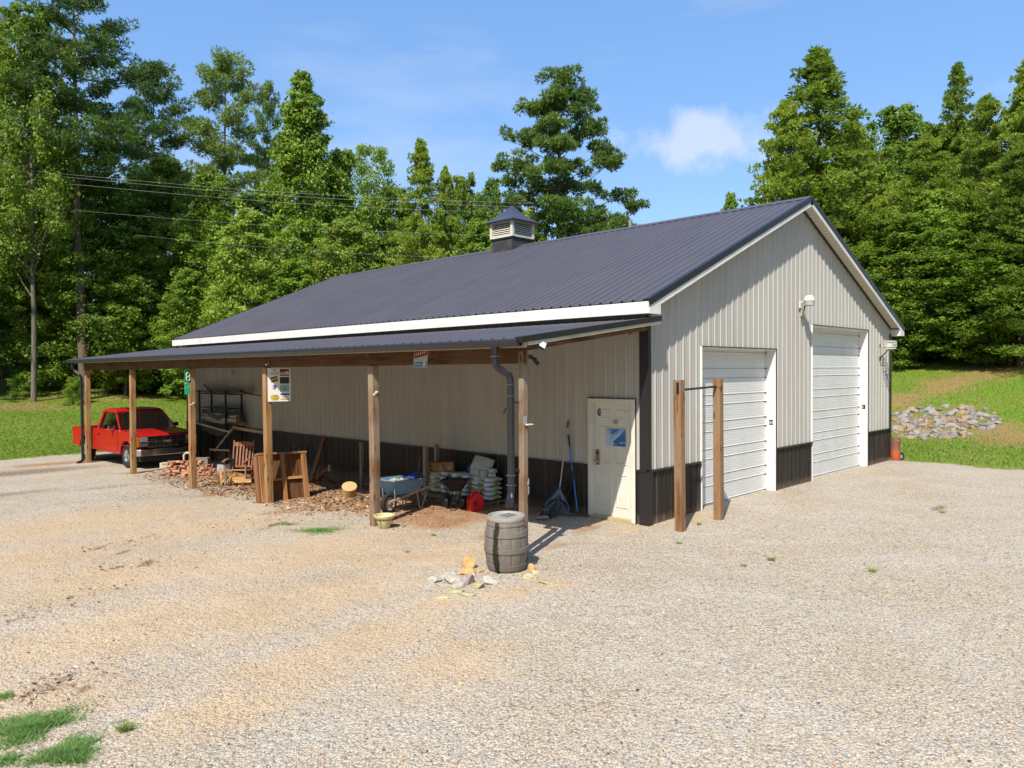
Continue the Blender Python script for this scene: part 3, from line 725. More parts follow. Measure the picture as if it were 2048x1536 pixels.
# loose stones lying on the yard near the viewer, real pebbles
def leafattr(t, default=.5):
    return t.n('ShaderNodeAttribute', attribute_name='rnd').outputs['Fac']
def pebble_mat():
    t = NT('pebbles'); f = leafattr(t)
    t.bsdf(t.ramp(f, (0, (.09, .085, .085)), (.15, (.24, .23, .22)), (.35, (.38, .32, .24)), (.55, (.52, .47, .39)), (.72, (.46, .33, .20)), (.86, (.58, .54, .46)), (.95, (.36, .25, .16)), (.98, (.40, .18, .07))), .85, spec=.25)
    return t.m
def scatter_octa(name, P, S, mat, flat=.65, jitter=.3, kind_label=None):
    n = len(P); base = np.array([(1,0,0),(0,1,0),(-1,0,0),(0,-1,0),(0,0,1),(0,0,-1),(.6,.6,.7),(-.6,-.6,.7)], float)[:6]
    a = rng.uniform(0, 2*np.pi, n); ca, sa = np.cos(a), np.sin(a)
    B = base[None]*(1+rng.uniform(-jitter, jitter, (n, 6, 1)))*np.stack([np.ones(n), rng.uniform(.6, 1, n), np.full(n, flat)], -1)[:, None]
    B = np.stack([B[..., 0]*ca[:, None]-B[..., 1]*sa[:, None], B[..., 0]*sa[:, None]+B[..., 1]*ca[:, None], B[..., 2]], -1)
    Vv = P[:, None]+B*S[:, None, None]
    f0 = np.array([(0,1,4),(1,2,4),(2,3,4),(3,0,4),(1,0,5),(2,1,5),(3,2,5),(0,3,5)])
    Ff = (f0[None]+np.arange(n)[:, None, None]*6).reshape(-1, 3)
    return np_mesh(name, Vv.reshape(-1, 3), Ff, mat, attr=np.repeat(rng.random(n), 8))
n = 70000
dep = 4.7+ (rng.random(n)**1.7)*11; lat = rng.uniform(-.72, .72, n)*dep
px_ = CX+AF.x*dep+AR.x*lat; py_ = CY+AF.y*dep+AR.y*lat
ok = (yard_sd(px_, py_) > .3) & ~((px_ > -.1) & (py_ > -.1)) & ~((px_ > -3) & (py_ > 0))
px_, py_ = px_[ok], py_[ok]; sz = rng.uniform(.0045, .0095, len(px_))*np.where(rng.random(len(px_)) < .03, 1.6, 1)
P = np.stack([px_, py_, gz(px_, py_)+sz*.25], -1)
k = 2600; dep = 4.8+rng.random(k)**1.3*14; lat = rng.uniform(-.72, .72, k)*dep; x2 = CX+AF.x*dep+AR.x*lat; y2 = CY+AF.y*dep+AR.y*lat
ok = (yard_sd(x2, y2) > .2) & ~((x2 > -.1) & (y2 > -.1)); x2, y2 = x2[ok], y2[ok]; s2 = rng.uniform(.009, .018, len(x2))
P = np.concatenate([P, np.stack([x2, y2, gz(x2, y2)+s2*.3], -1)]); sz = np.concatenate([sz, s2])
tag(scatter_octa('loose_gravel', P, sz, pebble_mat()), 'small loose grey and tan stones scattered over the gravel yard', 'gravel', kind='stuff')

# fallen leaves, bark chips and scraps on the earth under the lean-to and on the yard
def chip_mat():
    t = NT('chips'); f = leafattr(t)
    t.bsdf(t.ramp(f, (0, (.06, .04, .025)), (.35, (.17, .10, .06)), (.6, (.32, .20, .12)), (.85, (.42, .24, .12)), (1., (.60, .50, .38))), .9, spec=.15)
    return t.m
def scatter_chips(name, P, S, mat, tilt=.5):
    n = len(P); a = rng.uniform(0, 2*np.pi, n)
    u = np.stack([np.cos(a), np.sin(a), rng.uniform(-tilt, tilt, n)], -1); w = np.stack([-np.sin(a), np.cos(a), rng.uniform(-tilt, tilt, n)], -1)
    l = S[:, None]; q = rng.uniform(.25, .6, n)[:, None]*l
    Vv = np.stack([P-u*l, P+w*q, P+u*l*.9, P-w*q], 1)
    Ff = np.arange(4*n).reshape(-1, 4)
    return np_mesh(name, Vv.reshape(-1, 3), Ff, mat, attr=rng.random(n))
n = 12000
X_ = rng.uniform(-3.3, -.1, n); Y_ = 3.5+rng.beta(2, 1.7, n)*12.5
keep = rng.random(n) < .25+.75*sm_((X_+3.4)/1.2)
X_, Y_ = X_[keep], Y_[keep]
pts = [(X_, Y_, rng.uniform(.015, .06, len(X_)))]
for (a, b, r, k) in [(215, 1095, .35, 60), (285, 1130, .4, 90), (60, 1230, .3, 40), (100, 1378, .35, 80), (195, 1182, .25, 30), (300, 1075, .3, 30), (550, 1050, .5, 60), (330, 990, 1.2, 260), (620, 1022, 1.0, 300), (880, 1045, .6, 90)]:
    c = gp(a, b); pts.append((c.x+rng.normal(0, r, k), c.y+rng.normal(0, r*.5, k), rng.uniform(.012, .035, k)))
k = 500; dep = rng.uniform(4.8, 16, k); lat = rng.uniform(-.7, .7, k)*dep
pts.append((CX+AF.x*dep+AR.x*lat, CY+AF.y*dep+AR.y*lat, rng.uniform(.008, .022, k)))
X_ = np.concatenate([p[0] for p in pts]); Y_ = np.concatenate([p[1] for p in pts]); S_ = np.concatenate([p[2] for p in pts])
ok = ~((X_ > -.02) & (Y_ > -.1) & (X_ < 12.4))
X_, Y_, S_ = X_[ok], Y_[ok], S_[ok]
tag(scatter_chips('bark_litter', np.stack([X_, Y_, gz(X_, Y_)+.012], -1), S_, chip_mat()), 'brown bark chips and dead leaves littering the red earth under the lean-to', 'litter', kind='stuff')

# grass blades
def grass_mat(name, c0, c1, c2):
    t = NT(name); f = leafattr(t)
    c = t.ramp(f, (0, c0), (.6, c1), (1., c2))
    b = t.bsdf(c, .6, spec=.25)
    tr = t.n('ShaderNodeBsdfTranslucent'); t.l(c, tr.inputs[0]); mxs = t.n('ShaderNodeMixShader', i_Fac=.3)
    t.l(b.outputs[0], mxs.inputs[1]); t.l(tr.outputs[0], mxs.inputs[2]); t.l(mxs.outputs[0], t.out.inputs[0]); return t.m
def blades(name, X, Y, hgt, wid, mat, lean=.5, parent=None, loc=None, zz=None):
    n = len(X); z = gz(X, Y) if zz is None else zz; a = rng.uniform(0, 2*np.pi, n); b = rng.uniform(0, 2*np.pi, n)
    P = np.stack([X, Y, z], -1)
    w = np.stack([np.cos(a), np.sin(a), np.zeros(n)], -1)*(wid*rng.uniform(.7, 1.3, n))[:, None]
    hh = hgt*rng.uniform(.5, 1.2, n)
    tip = P+np.stack([np.cos(b)*hh*lean, np.sin(b)*hh*lean, hh], -1)
    if loc is not None:
        P = P-np.array(loc); tip = tip-np.array(loc)
    Vv = np.stack([P-w, P+w, tip], 1).reshape(-1, 3)
    return np_mesh(name, Vv, np.arange(3*n).reshape(-1, 3), mat, attr=rng.random(n), parent=parent)
GR = grass_mat('lawn_grass', (.06, .13, .010), (.15, .26, .018), (.28, .34, .05))
n = 200000
X1 = rng.uniform(12.3, 32, n//3); Y1 = rng.uniform(-12, 14, n//3)
X2 = rng.uniform(-9, 7, n//2); Y2 = 21+rng.random(n//2)**1.3*30
X_ = np.concatenate([X1, X2]); Y_ = np.concatenate([Y1, Y2])
bare = ground_attrs(X_, Y_)[4]*.6
ok = (yard_sd(X_, Y_) < -.05+rng.normal(0, .12, len(X_))) & (rng.random(len(X_)) > bare*.9) & ~((X_ > -.4) & (Y_ < 19.9) & (X_ < 12.4))
X_, Y_ = X_[ok], Y_[ok]
tag(blades('lawn_grass', X_, Y_, .075, .012, GR, .7), 'short bright green lawn grass beyond the gravel', 'grass', kind='stuff')
GB = grass_mat('crabgrass', (.08, .18, .04), (.15, .32, .07), (.36, .42, .17))
def patch(px, py, rx, ry, k, h, lab):
    c = gp(px, py); a = YAW
    th = rng.uniform(0, 2*np.pi, k); r = np.abs(rng.normal(0, .5, k))**.85*(1+.35*np.sin(3*th+px)+.2*np.sin(7*th))
    u = r*np.cos(th)*rx; v = r*np.sin(th)*ry
    X = c.x+AR.x*u+AF.x*v; Y = c.y+AR.y*u+AF.y*v
    o = blades('grass_patch', X, Y, h, .0035, GB, 1.3, loc=(c.x, c.y, c.z)); o.location = c
    tag(o, lab, 'grass', kind='stuff')
patch(62, 1460, .24, .26, 8000, .045, 'thick bright green crabgrass clump at the lower left of the gravel')
patch(135, 1508, .19, .18, 5600, .045, 'spreading green crabgrass patch below the thicker clump at lower left')
patch(10, 1527, .12, .1, 600, .04, 'small green grass patch in the bottom left corner')
patch(8, 1396, .07, .1, 300, .04, 'small tuft of green grass at the left edge of the gravel')
patch(640, 1062, .42, .3, 2200, .04, 'low green grass patch on gravel before the second post from the barrel')
patch(575, 1050, .3, .12, 350, .03, 'thin straggly weeds on gravel left of the low grass patch')
patch(152, 1529, .08, .06, 300, .04, 'little grass tuft at the bottom edge near the lower left clump')
# ---------------------------------------------------------------- trees
def leaf_mat(name, c0, c1, c2, tr=.42, rough=.5, nscale=.55, spec=.35):
    t = NT(name); f = leafattr(t); ob = t.n('ShaderNodeTexCoord').outputs['Object']; oi = t.n('ShaderNodeObjectInfo').outputs['Random']
    g = t.noise(ob, nscale, 4, .6)
    k = t.math('ADD', t.math('MULTIPLY', f, .45), t.math('MULTIPLY_ADD', g, 1.3, -.42)); k = t.math('ADD', k, t.math('MULTIPLY_ADD', oi, .5, -.25))
    c = t.ramp(k, (.05, c0), (.5, c1), (.98, c2))
    b = t.bsdf(c, rough, spec=spec)
    trn = t.n('ShaderNodeBsdfTranslucent'); t.l(t.mix(.3, c, (.30, .38, .04)), trn.inputs[0]); ms = t.n('ShaderNodeMixShader', i_Fac=tr)
    t.l(b.outputs[0], ms.inputs[1]); t.l(trn.outputs[0], ms.inputs[2]); t.l(ms.outputs[0], t.out.inputs[0]); return t.m
ML_D = leaf_mat('broad_leaves', (.075, .14, .014), (.185, .285, .028), (.33, .40, .05))
ML_B = leaf_mat('bright_leaves', (.105, .19, .016), (.225, .35, .034), (.37, .47, .07))
ML_C = leaf_mat('cedar_sprays', (.10, .16, .020), (.245, .355, .036), (.42, .50, .07), .5, .6)
ML_P = leaf_mat('pine_needles', (.045, .11, .026), (.135, .225, .042), (.27, .34, .065), .34, .5, 1.0)
def bark_mat(name, c1, c2):
    t = NT(name); ob = t.n('ShaderNodeTexCoord').outputs['Object']
    a = t.noise(t.smap((6, 6, 1.2), ob), 2, 6, .7); b = t.noise(ob, .8, 3)
    c = t.mix(t.ramp(a, (.35, 0.), (.65, 1.)), c1, c2); c = t.mix(t.math('MULTIPLY', b, .4), c, (.20, .19, .15))
    t.bsdf(c, .9, 0, t.bump(a, .8, .05), .15); return t.m
MB_P = bark_mat('pine_bark', (.06, .04, .03), (.20, .13, .09))
MB_D = bark_mat('grey_bark', (.07, .058, .045), (.24, .20, .155))
def unit(n):
    v = rng.normal(size=(n, 3)); return v/np.linalg.norm(v, axis=1, keepdims=True)
def leaves(clumps, per, size, out=.6, up=.5, aspect=.62, shell=.35):
    """rhombic leaves on ellipsoidal clumps -> V, F(quads), rnd"""
    C = np.array([c[0] for c in clumps]); Rr = np.array([c[1] for c in clumps]); n = len(C)*per
    idx = np.repeat(np.arange(len(C)), per); d = unit(n); r = shell+(1-shell)*rng.random(n)**.6
    P = C[idx]+d*Rr[idx]*(r*(1+.22*rng.normal(size=n)))[:, None]
    N = d*out+np.array([0, 0, up])+rng.normal(size=(n, 3))*.55; N /= np.linalg.norm(N, axis=1, keepdims=True)
    a = np.cross(N, rng.normal(size=(n, 3))); a /= np.linalg.norm(a, axis=1, keepdims=True); b = np.cross(N, a)
    s = (size*(.45+.95*rng.random(n)**1.3))[:, None]
    V = np.stack([P-a*s, P+b*s*aspect-N*s*.15, P+a*s, P-b*s*aspect-N*s*.15], 1).reshape(-1, 3)
    return V, np.arange(4*n).reshape(-1, 4), np.clip(rng.random(n)*.7+np.repeat(rng.random(len(C)), per)*.3, 0, 1)
def needles(clumps, per, length, width, up=.55, k=4, spread=.55, shell=.35):
    C = np.array([c[0] for c in clumps]); Rr = np.array([c[1] for c in clumps]); n = len(C)*per
    idx = np.repeat(np.arange(len(C)), per); d = unit(n); r = shell+(1-shell)*rng.random(n)**.7
    P = C[idx]+d*Rr[idx]*r[:, None]
    D = d*.8+np.array([0, 0, up])+rng.normal(size=(n, 3))*.25; D /= np.linalg.norm(D, axis=1, keepdims=True)
    P = np.repeat(P, k, 0); D = np.repeat(D, k, 0)+rng.normal(size=(n*k, 3))*spread; D /= np.linalg.norm(D, axis=1, keepdims=True)
    m = n*k; a = np.cross(D, rng.normal(size=(m, 3))); a /= np.linalg.norm(a, axis=1, keepdims=True)
    l = (length*rng.uniform(.7, 1.2, m))[:, None]
    V = np.stack([P-a*width*.3, P+D*l*.55+a*width, P+D*l, P+D*l*.5-a*width], 1).reshape(-1, 3)
    return V, np.arange(4*m).reshape(-1, 4), np.repeat(rng.random(n), k)
def bent(p0, p1, n, wob, sag=0.):
    p0 = np.array(p0, float); p1 = np.array(p1, float); o = []
    w = rng.normal(size=3)*wob
    for i in range(n):
        t_ = i/(n-1); q = p0*(1-t_)+p1*t_+w*math.sin(math.pi*t_)+rng.normal(size=3)*wob*.25*(0 < i < n-1); q[2] -= sag*math.sin(math.pi*t_); o.append(tuple(q))
    return o
def mk(name, wood_, V, F, rnd, lm, bm_):
    r = empty(name, (0, 0, 0)); wood_.build('trunk', bm_, r, 60, fix=False)
    np_mesh('crown', V, F, lm, r, rnd); return r
PROTO = {}
def broadleaf(key, H, Rm, z0, nclump, per, size, mat, shape='oval', trunk=.2, airy=0., name='broadleaf_tree', cr=(.75, 1.35)):
    w = MB(); cl = []
    tp = bent((0, 0, -.4), (rng.normal()*.3, rng.normal()*.3, H*.86), 8, H*.012)
    w.tube(tp, [trunk*(1-.88*i/7)+.01 for i in range(8)], 8)
    for i in range(nclump):
        t_ = rng.random()**.85
        z = z0+(H-z0)*t_
        if shape == 'oval': rr = math.sin(math.pi*min(1, .12+.86*t_)**.9)**.65
        elif shape == 'cone': rr = (1-t_)**.72*.98+.06
        elif shape == 'vase': rr = (.45+.75*t_)*math.sqrt(max(0, 1-max(0, t_-.55)**2/.21))
        else: rr = math.sqrt(max(0, 1-(t_*1.02-.1)**2))
        a = rng.uniform(0, 2*math.pi); q = rng.random()**.45*rr*Rm*(1+.16*math.sin(3*a+key.__len__()+5*t_))
        r_ = rng.uniform(*cr)*(.45+.55*min(1, rr))
        c = (q*math.cos(a), q*math.sin(a), z-r_*.3)
        cl.append((c, (r_, r_, r_*.62)))
        if i % 3 == 0:
            zz = max(H*.12, z-q*.75-rng.random()); k = zz/(H*.86)
            w.tube(bent((tp[min(7, int(k*7))][0], tp[min(7, int(k*7))][1], zz), c, 5, .18), [max(.012, trunk*.38*(1-k*.7)*(1-.22*j)) for j in range(5)], 5)
    # stray leaves between the clumps soften the outline and fill the gaps
    big = []
    for i in range(60):
        c, r_ = cl[rng.integers(len(cl))]; big.append(((c[0]*.72, c[1]*.72, z0+(c[2]-z0)*.86), (1.5, 1.5, 1.0)))
    V, F_, rn = leaves(cl, int(per*.85), size); V2, F2, rn2 = leaves(big, int(per*.15*len(cl)/60)+40, size*.9, shell=.0)
    F_ = np.concatenate([F_, F2+len(V)]); V = np.concatenate([V, V2]); rn = np.concatenate([rn, rn2])
    PROTO[key] = (mk(name, w, V, F_, rn, mat, MB_D), H, Rm)
def pine(key, H, Rm, z0, nb, puff, per, levels=None, trunk=.24, name='pine_tree', dens=3, swirl=.24):
    w = MB(); cl = []
    tp = bent((0, 0, -.4), (rng.normal()*.35, rng.normal()*.35, H*.97), 10, H*.008)
    w.tube(tp, [trunk*(1-.9*i/9)+.012 for i in range(10)], 9)
    for i in range(nb):
        t_ = (i+rng.random()*.8)/nb; z = z0+(H*.955-z0)*t_
        prof = levels(t_) if levels else (math.sin(math.pi*min(1., .16+.84*t_))**.8)
        L_ = Rm*prof*rng.uniform(.68, 1.05); a = i*2.4+rng.normal()*.3
        if rng.random() < .1: L_ *= .6
        k = max(0, min(8, int(z/(H*.97)*9))); b0 = (tp[k][0], tp[k][1], z)
        rise = rng.uniform(.0, .2)*L_+ (t_**2)*.45*L_
        e = (b0[0]+L_*math.cos(a), b0[1]+L_*math.sin(a), z+rise)
        bp = bent(b0, e, 6, .12*L_*.3, sag=.1*L_); w.tube(bp, [max(.012, trunk*.30*(1-.6*t_)*(1-.17*j)) for j in range(6)], 5)
        npf = max(2, int(dens*L_*1.15))
        for j in range(npf):
            s = .38+.66*(j+rng.random())/npf; k2 = min(4, int(s*5)); fr = s*5-k2; q = np.array(bp[k2])*(1-fr)+np.array(bp[k2+1])*fr if s < 1 else np.array(bp[5])
            side_ = rng.normal()*swirl*L_*(.4+.6*s); q = q+np.array([-math.sin(a)*side_, math.cos(a)*side_, rng.uniform(.02, .28)])
            r_ = puff*rng.uniform(.7, 1.2); cl.append((tuple(q), (r_, r_, r_*.45)))
            if abs(side_) > .3: w.tube([tuple(np.array(bp[min(5, k2)])), tuple(q)], [.02, .008], 4)
    for j in range(6): cl.append(((tp[-1][0]+rng.normal()*.25, tp[-1][1]+rng.normal()*.25, H*.97-rng.random()*.6), (puff*.6, puff*.6, puff*.6)))
    V, F_, rn = needles(cl, per, .27, .030)
    PROTO[key] = (mk(name, w, V, F_, rn, ML_P, MB_P), H, Rm)
def cedar(key, H, Rm, nb, per, name='cedar_tree', pw=.75, z0=.3, mat=None):
    w = MB(); cl = []
    w.tube(bent((0, 0, -.4), (0, 0, H*.98), 8, H*.006), [.24*(1-.93*i/7) for i in range(8)], 8)
    for i in range(nb):
        t_ = (i+rng.random())/nb; z = z0+(H-z0)*t_**.92
        L_ = Rm*((1-t_)**pw*rng.uniform(.55, 1.15))+.08; a = i*2.4+rng.normal()*.5
        e = np.array([L_*math.cos(a), L_*math.sin(a), z+L_*(rng.uniform(.0, .42)+.6*t_)])
        w.tube(bent((0, 0, z), e, 4, .05), [.035*(1-t_)+.01, .025*(1-t_)+.008, .012, .005], 4)
        m_ = max(2, int(L_*2.3))
        for j in range(m_):
            s = .3+.75*(j+rng.random()*.7)/m_; q = e*np.array([s, s, 1])+np.array([0, 0, -(1-s)*L_*.2])
            side_ = rng.normal()*.22*L_*s; q = q+np.array([-math.sin(a)*side_, math.cos(a)*side_, rng.normal()*.12])
            r_ = rng.uniform(.34, .62)*(.28+.72*(1-t_)); cl.append((tuple(q), (r_, r_, r_*.55)))
    for j in range(5): cl.append(((rng.normal()*.05, rng.normal()*.05, H*(.95+.012*j)), (.12, .12, .3)))
    V, F_, rn = needles(cl, per, .25, .042, up=.45, k=2, spread=.4, shell=.3)
    PROTO[key] = (mk(name, w, V, F_, rn, mat or ML_C, MB_P), H, Rm)
broadleaf('oak', 17, 4.6, 2.2, 270, 190, .125, ML_D, 'oval', .24, cr=(.5, 1.1))
broadleaf('maple', 16, 4.3, 1.2, 270, 190, .12, ML_D, 'round', .2, cr=(.5, 1.05))
broadleaf('tulip', 20, 4.4, 1.2, 330, 180, .125, ML_B, 'cone', .24, cr=(.5, 1.05))
broadleaf('gum', 15, 3.6, 1.0, 230, 180, .115, ML_B, 'oval', .17, cr=(.42, .9))
broadleaf('airy', 16, 3.6, 6.5, 62, 150, .12, ML_B, 'vase', .17, cr=(.6, 1.0))
broadleaf('bush', 5, 2.3, .2, 60, 190, .10, ML_B, 'round', .07, name='shrub', cr=(.45, .8))
broadleaf('darkbush', 6, 2.6, .2, 70, 190, .11, ML_D, 'round', .08, name='shrub', cr=(.5, .9))
broadleaf('tall', 22, 4.6, 8.0, 190, 150, .12, ML_D, 'oval', .20, cr=(.45, .95))
def shaped_pine(key, H, Rm, masses):
    w = MB(); cl = []
    tp = bent((0, 0, -.4), (.1, 0, H*.97), 10, .08); w.tube(tp, [.27*(1-.88*i/9)+.012 for i in range(10)], 9)
    for (x, y, z, rx, rz) in masses:
        o = (0, 0, max(z-.9-.25*abs(x), 5.5)) if z < H*.86 else (0, 0, z-1.0)
        bp = bent(o, (x, y, z-.1), 6, .12, sag=.12*math.hypot(x, y)*.3); w.tube(bp, [max(.014, .10*(1-.16*j)*(1.2-z/H)) for j in range(6)], 5)
        for k in range(max(4, int(rx*rz*20))):
            a = rng.uniform(0, 6.28); q = math.sqrt(rng.random()); r_ = rng.uniform(.24, .42)
            p_ = (x+q*math.cos(a)*rx, y+q*math.sin(a)*rx*.8, z+rng.normal()*rz*.42+(1-q)*rz*.35); cl.append((p_, (r_, r_, r_*.55)))
            if k % 3 == 0: w.tube([bp[4], p_], [.02, .006], 4)
    V, F_, rn = needles(cl, 46, .26, .030)
    PROTO[key] = (mk('pine_tree', w, V, F_, rn, ML_P, MB_P), H, Rm)
def jlev(t_):
    return float(np.interp(t_, [0, .08, .18, .27, .36, .46, .55, .60, .68, .8, .93, 1.], [.75, 1.0, .98, .72, .86, .84, .74, .48, .56, .60, .38, .2]))
ms = []
for (X, Y, rx, rz) in [(1340, 175, 95, 70), (1290, 235, 80, 50), (1410, 235, 85, 55), (1200, 285, 78, 52), (1500, 330, 80, 60), (1450, 290, 70, 50), (1520, 380, 55, 35), (1110, 425, 88, 40), (1240, 440, 95, 40), (1390, 430, 90, 45), (1545, 480, 95, 45), (1610, 520, 50, 40),
    (1055, 530, 60, 45), (1180, 560, 85, 42), (1560, 575, 80, 35), (1440, 560, 60, 30), (1045, 640, 60, 34), (1170, 635, 90, 34), (1350, 650, 60, 40), (1480, 665, 110, 26), (1640, 690, 80, 34), (1710, 770, 55, 38), (1745, 870, 55, 34), (1050, 745, 75, 42), (1190, 730, 90, 40),
    (1290, 815, 100, 50), (1470, 800, 110, 42), (1600, 820, 80, 40), (1200, 880, 100, 40), (1400, 890, 110, 44), (1560, 900, 90, 40), (1660, 880, 60, 34)]:
    ms.append(((X-1328)/2.56*.0289*1.0, rng.normal()*.5, 19-(Y-105)/2.56*.0289*1.0, rx/2.56*.0289, rz/2.56*.0289))
for z, n_, R_ in [(17.3, 3, 1.0), (15.8, 3, 1.8), (14.4, 4, 2.3), (12.9, 4, 2.7), (11.4, 4, 3.0)]:
    for k in range(n_):
        a = rng.uniform(.25, .75)*math.pi*(1 if k % 2 else -1); ms.append((R_*math.cos(a)*.6, R_*math.sin(a), z+rng.normal()*.2, .95, .42))
shaped_pine('lone', 19, 4.75, ms)
def hlev(t_): return float(np.interp(t_, [0, .15, .4, .7, .9, 1], [.7, .95, 1., .8, .5, .25]))
pine('highpine', 27, 4.8, 14.0, 30, .60, 48, hlev, .3, dens=3.0, swirl=.3)
pine('midpine', 22, 3.6, 9, 34, .68, 50, hlev, .22, dens=2.8)
cedar('cedar', 16, 4.0, 190, 34, pw=.62)
cedar('cedartall', 18, 3.8, 190, 32, pw=.78)
def place(key, px, depth, top, wpx, label, rz=None, cat='tree', group=None, base=None, used={}):
    proto, H0, R0 = PROTO[key]
    g = at(px, 745, depth)
    gzv = ground_z(g.x, g.y); tz = CZ+(AF.z*0)+at(px, top, depth).z-CZ
    H = tz-gzv if base is None else base; sc_ = H/H0; sw = wpx/FPX*depth/2/R0
    if key in used: r = copy_tree(proto)
    else: r = proto; used[key] = 1
    r.location = (g.x, g.y, gzv); r.rotation_euler = (0, 0, rng.uniform(0, 6.28) if rz is None else rz); r.scale = (sw, sw, sc_)
    tag(r, label, cat, group); return r
TG = 'trees at the edge of the woods'
T = [
 ('lone', 1118, 43, 158, 330, 'tall dark pine with layered limbs standing alone above the ridge right of the cupola'),
 ('highpine', 168, 40.5, -45, 330, 'tallest pine with a high dark crown rising out of the picture at upper left'),
 ('tall', 66, 39.5, 20, 250, 'slender tree with a bare pale trunk on the lawn at far left'),
 ('midpine', 312, 50, 122, 170, 'pine crown between the tallest pine and the blue gap of sky'),
 ('midpine', 452, 52, 96, 185, 'open crowned pine standing left of the pointed bright broadleaf tree'),
 ('midpine', 541, 58, 158, 80, 'thin distant pine top just left of the pointed bright broadleaf tree'),
 ('tulip', 612, 46, 150, 260, 'tall pointed bright green broadleaf tree left of the roof'),
 ('maple', 215, 43, 360, 250, 'broadleaf tree low in front of the tallest pine'),
 ('oak', 335, 48, 320, 240, 'dark broadleaf tree filling the space under the second pine'),
 ('gum', 425, 45, 350, 200, 'yellow green broadleaf tree under the open crowned pine'),
 ('gum', 505, 41, 420, 190, 'low broadleaf tree in front of the pointed bright tree'),
 ('oak', 120, 50, 250, 230, 'dark broadleaf tree between the pale trunk and the tallest pine'),
 ('oak', -20, 46, 60, 300, 'tall leafy tree cut by the left edge of the picture'),
 ('maple', 10, 43, 330, 220, 'lower leafy tree at the left edge below the tall one'),
 ('gum', 690, 49, 300, 170, 'broadleaf tree just right of the pointed bright tree'),
 ('airy', 740, 54, 296, 150, 'airy broadleaf tree with gaps of sky in its crown'),
 ('gum', 600, 40, 520, 190, 'low bright tree just above the far left end of the roof'),
 ('maple', 700, 41, 440, 200, 'low dense tree just behind the ridge left of the cupola'),
 ('cedartall', 846, 47, 290, 200, 'spiky topped cedar between the airy tree and the lone pine'),
 ('cedar', 893, 48, 345, 130, 'smaller cedar leaning on the right side of the spiky topped cedar'),
 ('maple', 790, 52, 375, 150, 'round topped tree between the airy tree and the spiky cedar'),
 ('maple', 930, 53, 352, 130, 'round broadleaf tree left of the lone pine'),
 ('gum', 985, 57, 362, 100, 'distant bright tree peeping out left of the cupola'),
 ('gum', 965, 44, 440, 150, 'low tree right behind the cupola'),
 ('gum', 1190, 48, 438, 170, 'low yellow green tree under the right limbs of the lone pine'),
 ('gum', 1055, 50, 420, 150, 'low bright tree under the left limbs of the lone pine'),
 ('gum', 1463, 62, 386, 70, 'small bright tree top above the ridge left of the big cedar'),
 ('cedartall', 1636, 44, 112, 380, 'tallest cedar with a thin spire behind the gable peak'),
 ('cedar', 1572, 43, 215, 230, 'broad cedar left of the tallest spire'),
 ('cedar', 1700, 45, 250, 230, 'dense cedar on the right shoulder of the tallest spire'),
 ('gum', 1792, 54, 218, 230, 'round dense broadleaf tree standing between the two cedar groups'),
 ('gum', 1745, 47, 330, 170, 'bright broadleaf tree filling the dip between cedar groups'),
 ('cedartall', 1912, 51, 140, 190, 'narrow dark cedar spire standing above the right hand woods'),
 ('cedar', 1968, 45, 205, 230, 'wide cedar right of the narrow dark spire'),
 ('cedar', 1850, 44, 280, 230, 'cedar with drooping limbs left of the narrow dark spire'),
 ('cedartall', 2052, 43, 130, 260, 'tall cedar cut by the right edge of the picture'),
 ('gum', 1820, 41, 430, 210, 'low broadleaf tree behind the right corner of the building'),
 ('gum', 1955, 39, 430, 290, 'low leafy tree with boughs over the shaded bank'),
 ('cedar', 2040, 37, 300, 280, 'nearest cedar at the right edge with low sweeping boughs'),
 ('oak', 1700, 50, 260, 220, 'dark broadleaf tree hidden among the cedars behind the gable'),
 ('oak', 2110, 46, 90, 300, 'tall dark tree beyond the right edge of the picture'),
 ('maple', 1900, 52, 250, 220, 'rounded tree at the back of the right hand woods'),
]
T += [
 ('gum', 95, 43.5, 470, 150, 'bright young tree between the pale trunk and the pine trunk on the left'),
 ('gum', 250, 42.5, 500, 160, 'bright young tree just right of the tall pine trunk'),
 ('maple', 300, 45, 430, 180, 'mid green tree right behind the bright young tree by the pine trunk'),
 ('gum', 385, 42, 540, 150, 'small bright tree above the far end of the lean-to roof'),
 ('gum', 465, 43, 480, 160, 'light green tree standing over the far end of the main roof'),
 ('gum', 1870, 42, 380, 190, 'bright leafy tree low among the cedars right of the gable'),
 ('cedar', 1760, 43, 400, 200, 'light green cedar close behind the right slope of the roof'),
]
for t_ in T: place(*t_[:6], rz=(-YAW if t_[0] == 'lone' else None), group=TG)
for (px, d, top, w_, lab) in [(48, 41, 742, 62, 'bright leafy bush at the foot of the pale trunk'), (148, 39, 752, 44, 'small bright sapling bush left of the first post')]:
    place('bush', px, d, top, w_, lab, cat='shrub', group='bushes on the lawn')
k_ = 0
NTH = ['first', 'second', 'third', 'fourth', 'fifth', 'sixth', 'seventh', 'eighth', 'ninth', 'tenth']
LS_ = [(-40, 50, 600, 200), (110, 50, 620, 190), (215, 49, 600, 180), (300, 50, 640, 170), (380, 48, 610, 180), (460, 46, 600, 170), (250, 52, 560, 220), (20, 52, 560, 240), (540, 45, 560, 190)]
for px, d, top, w_ in []: pass
for k_, (px, d, top, w_) in enumerate(sorted(LS_)):
    place('darkbush', px, d, top, w_, f'dark undergrowth shrub at the back of the left lawn, {NTH[k_]} from the left', cat='shrub', group='undergrowth shrubs along the left woods')
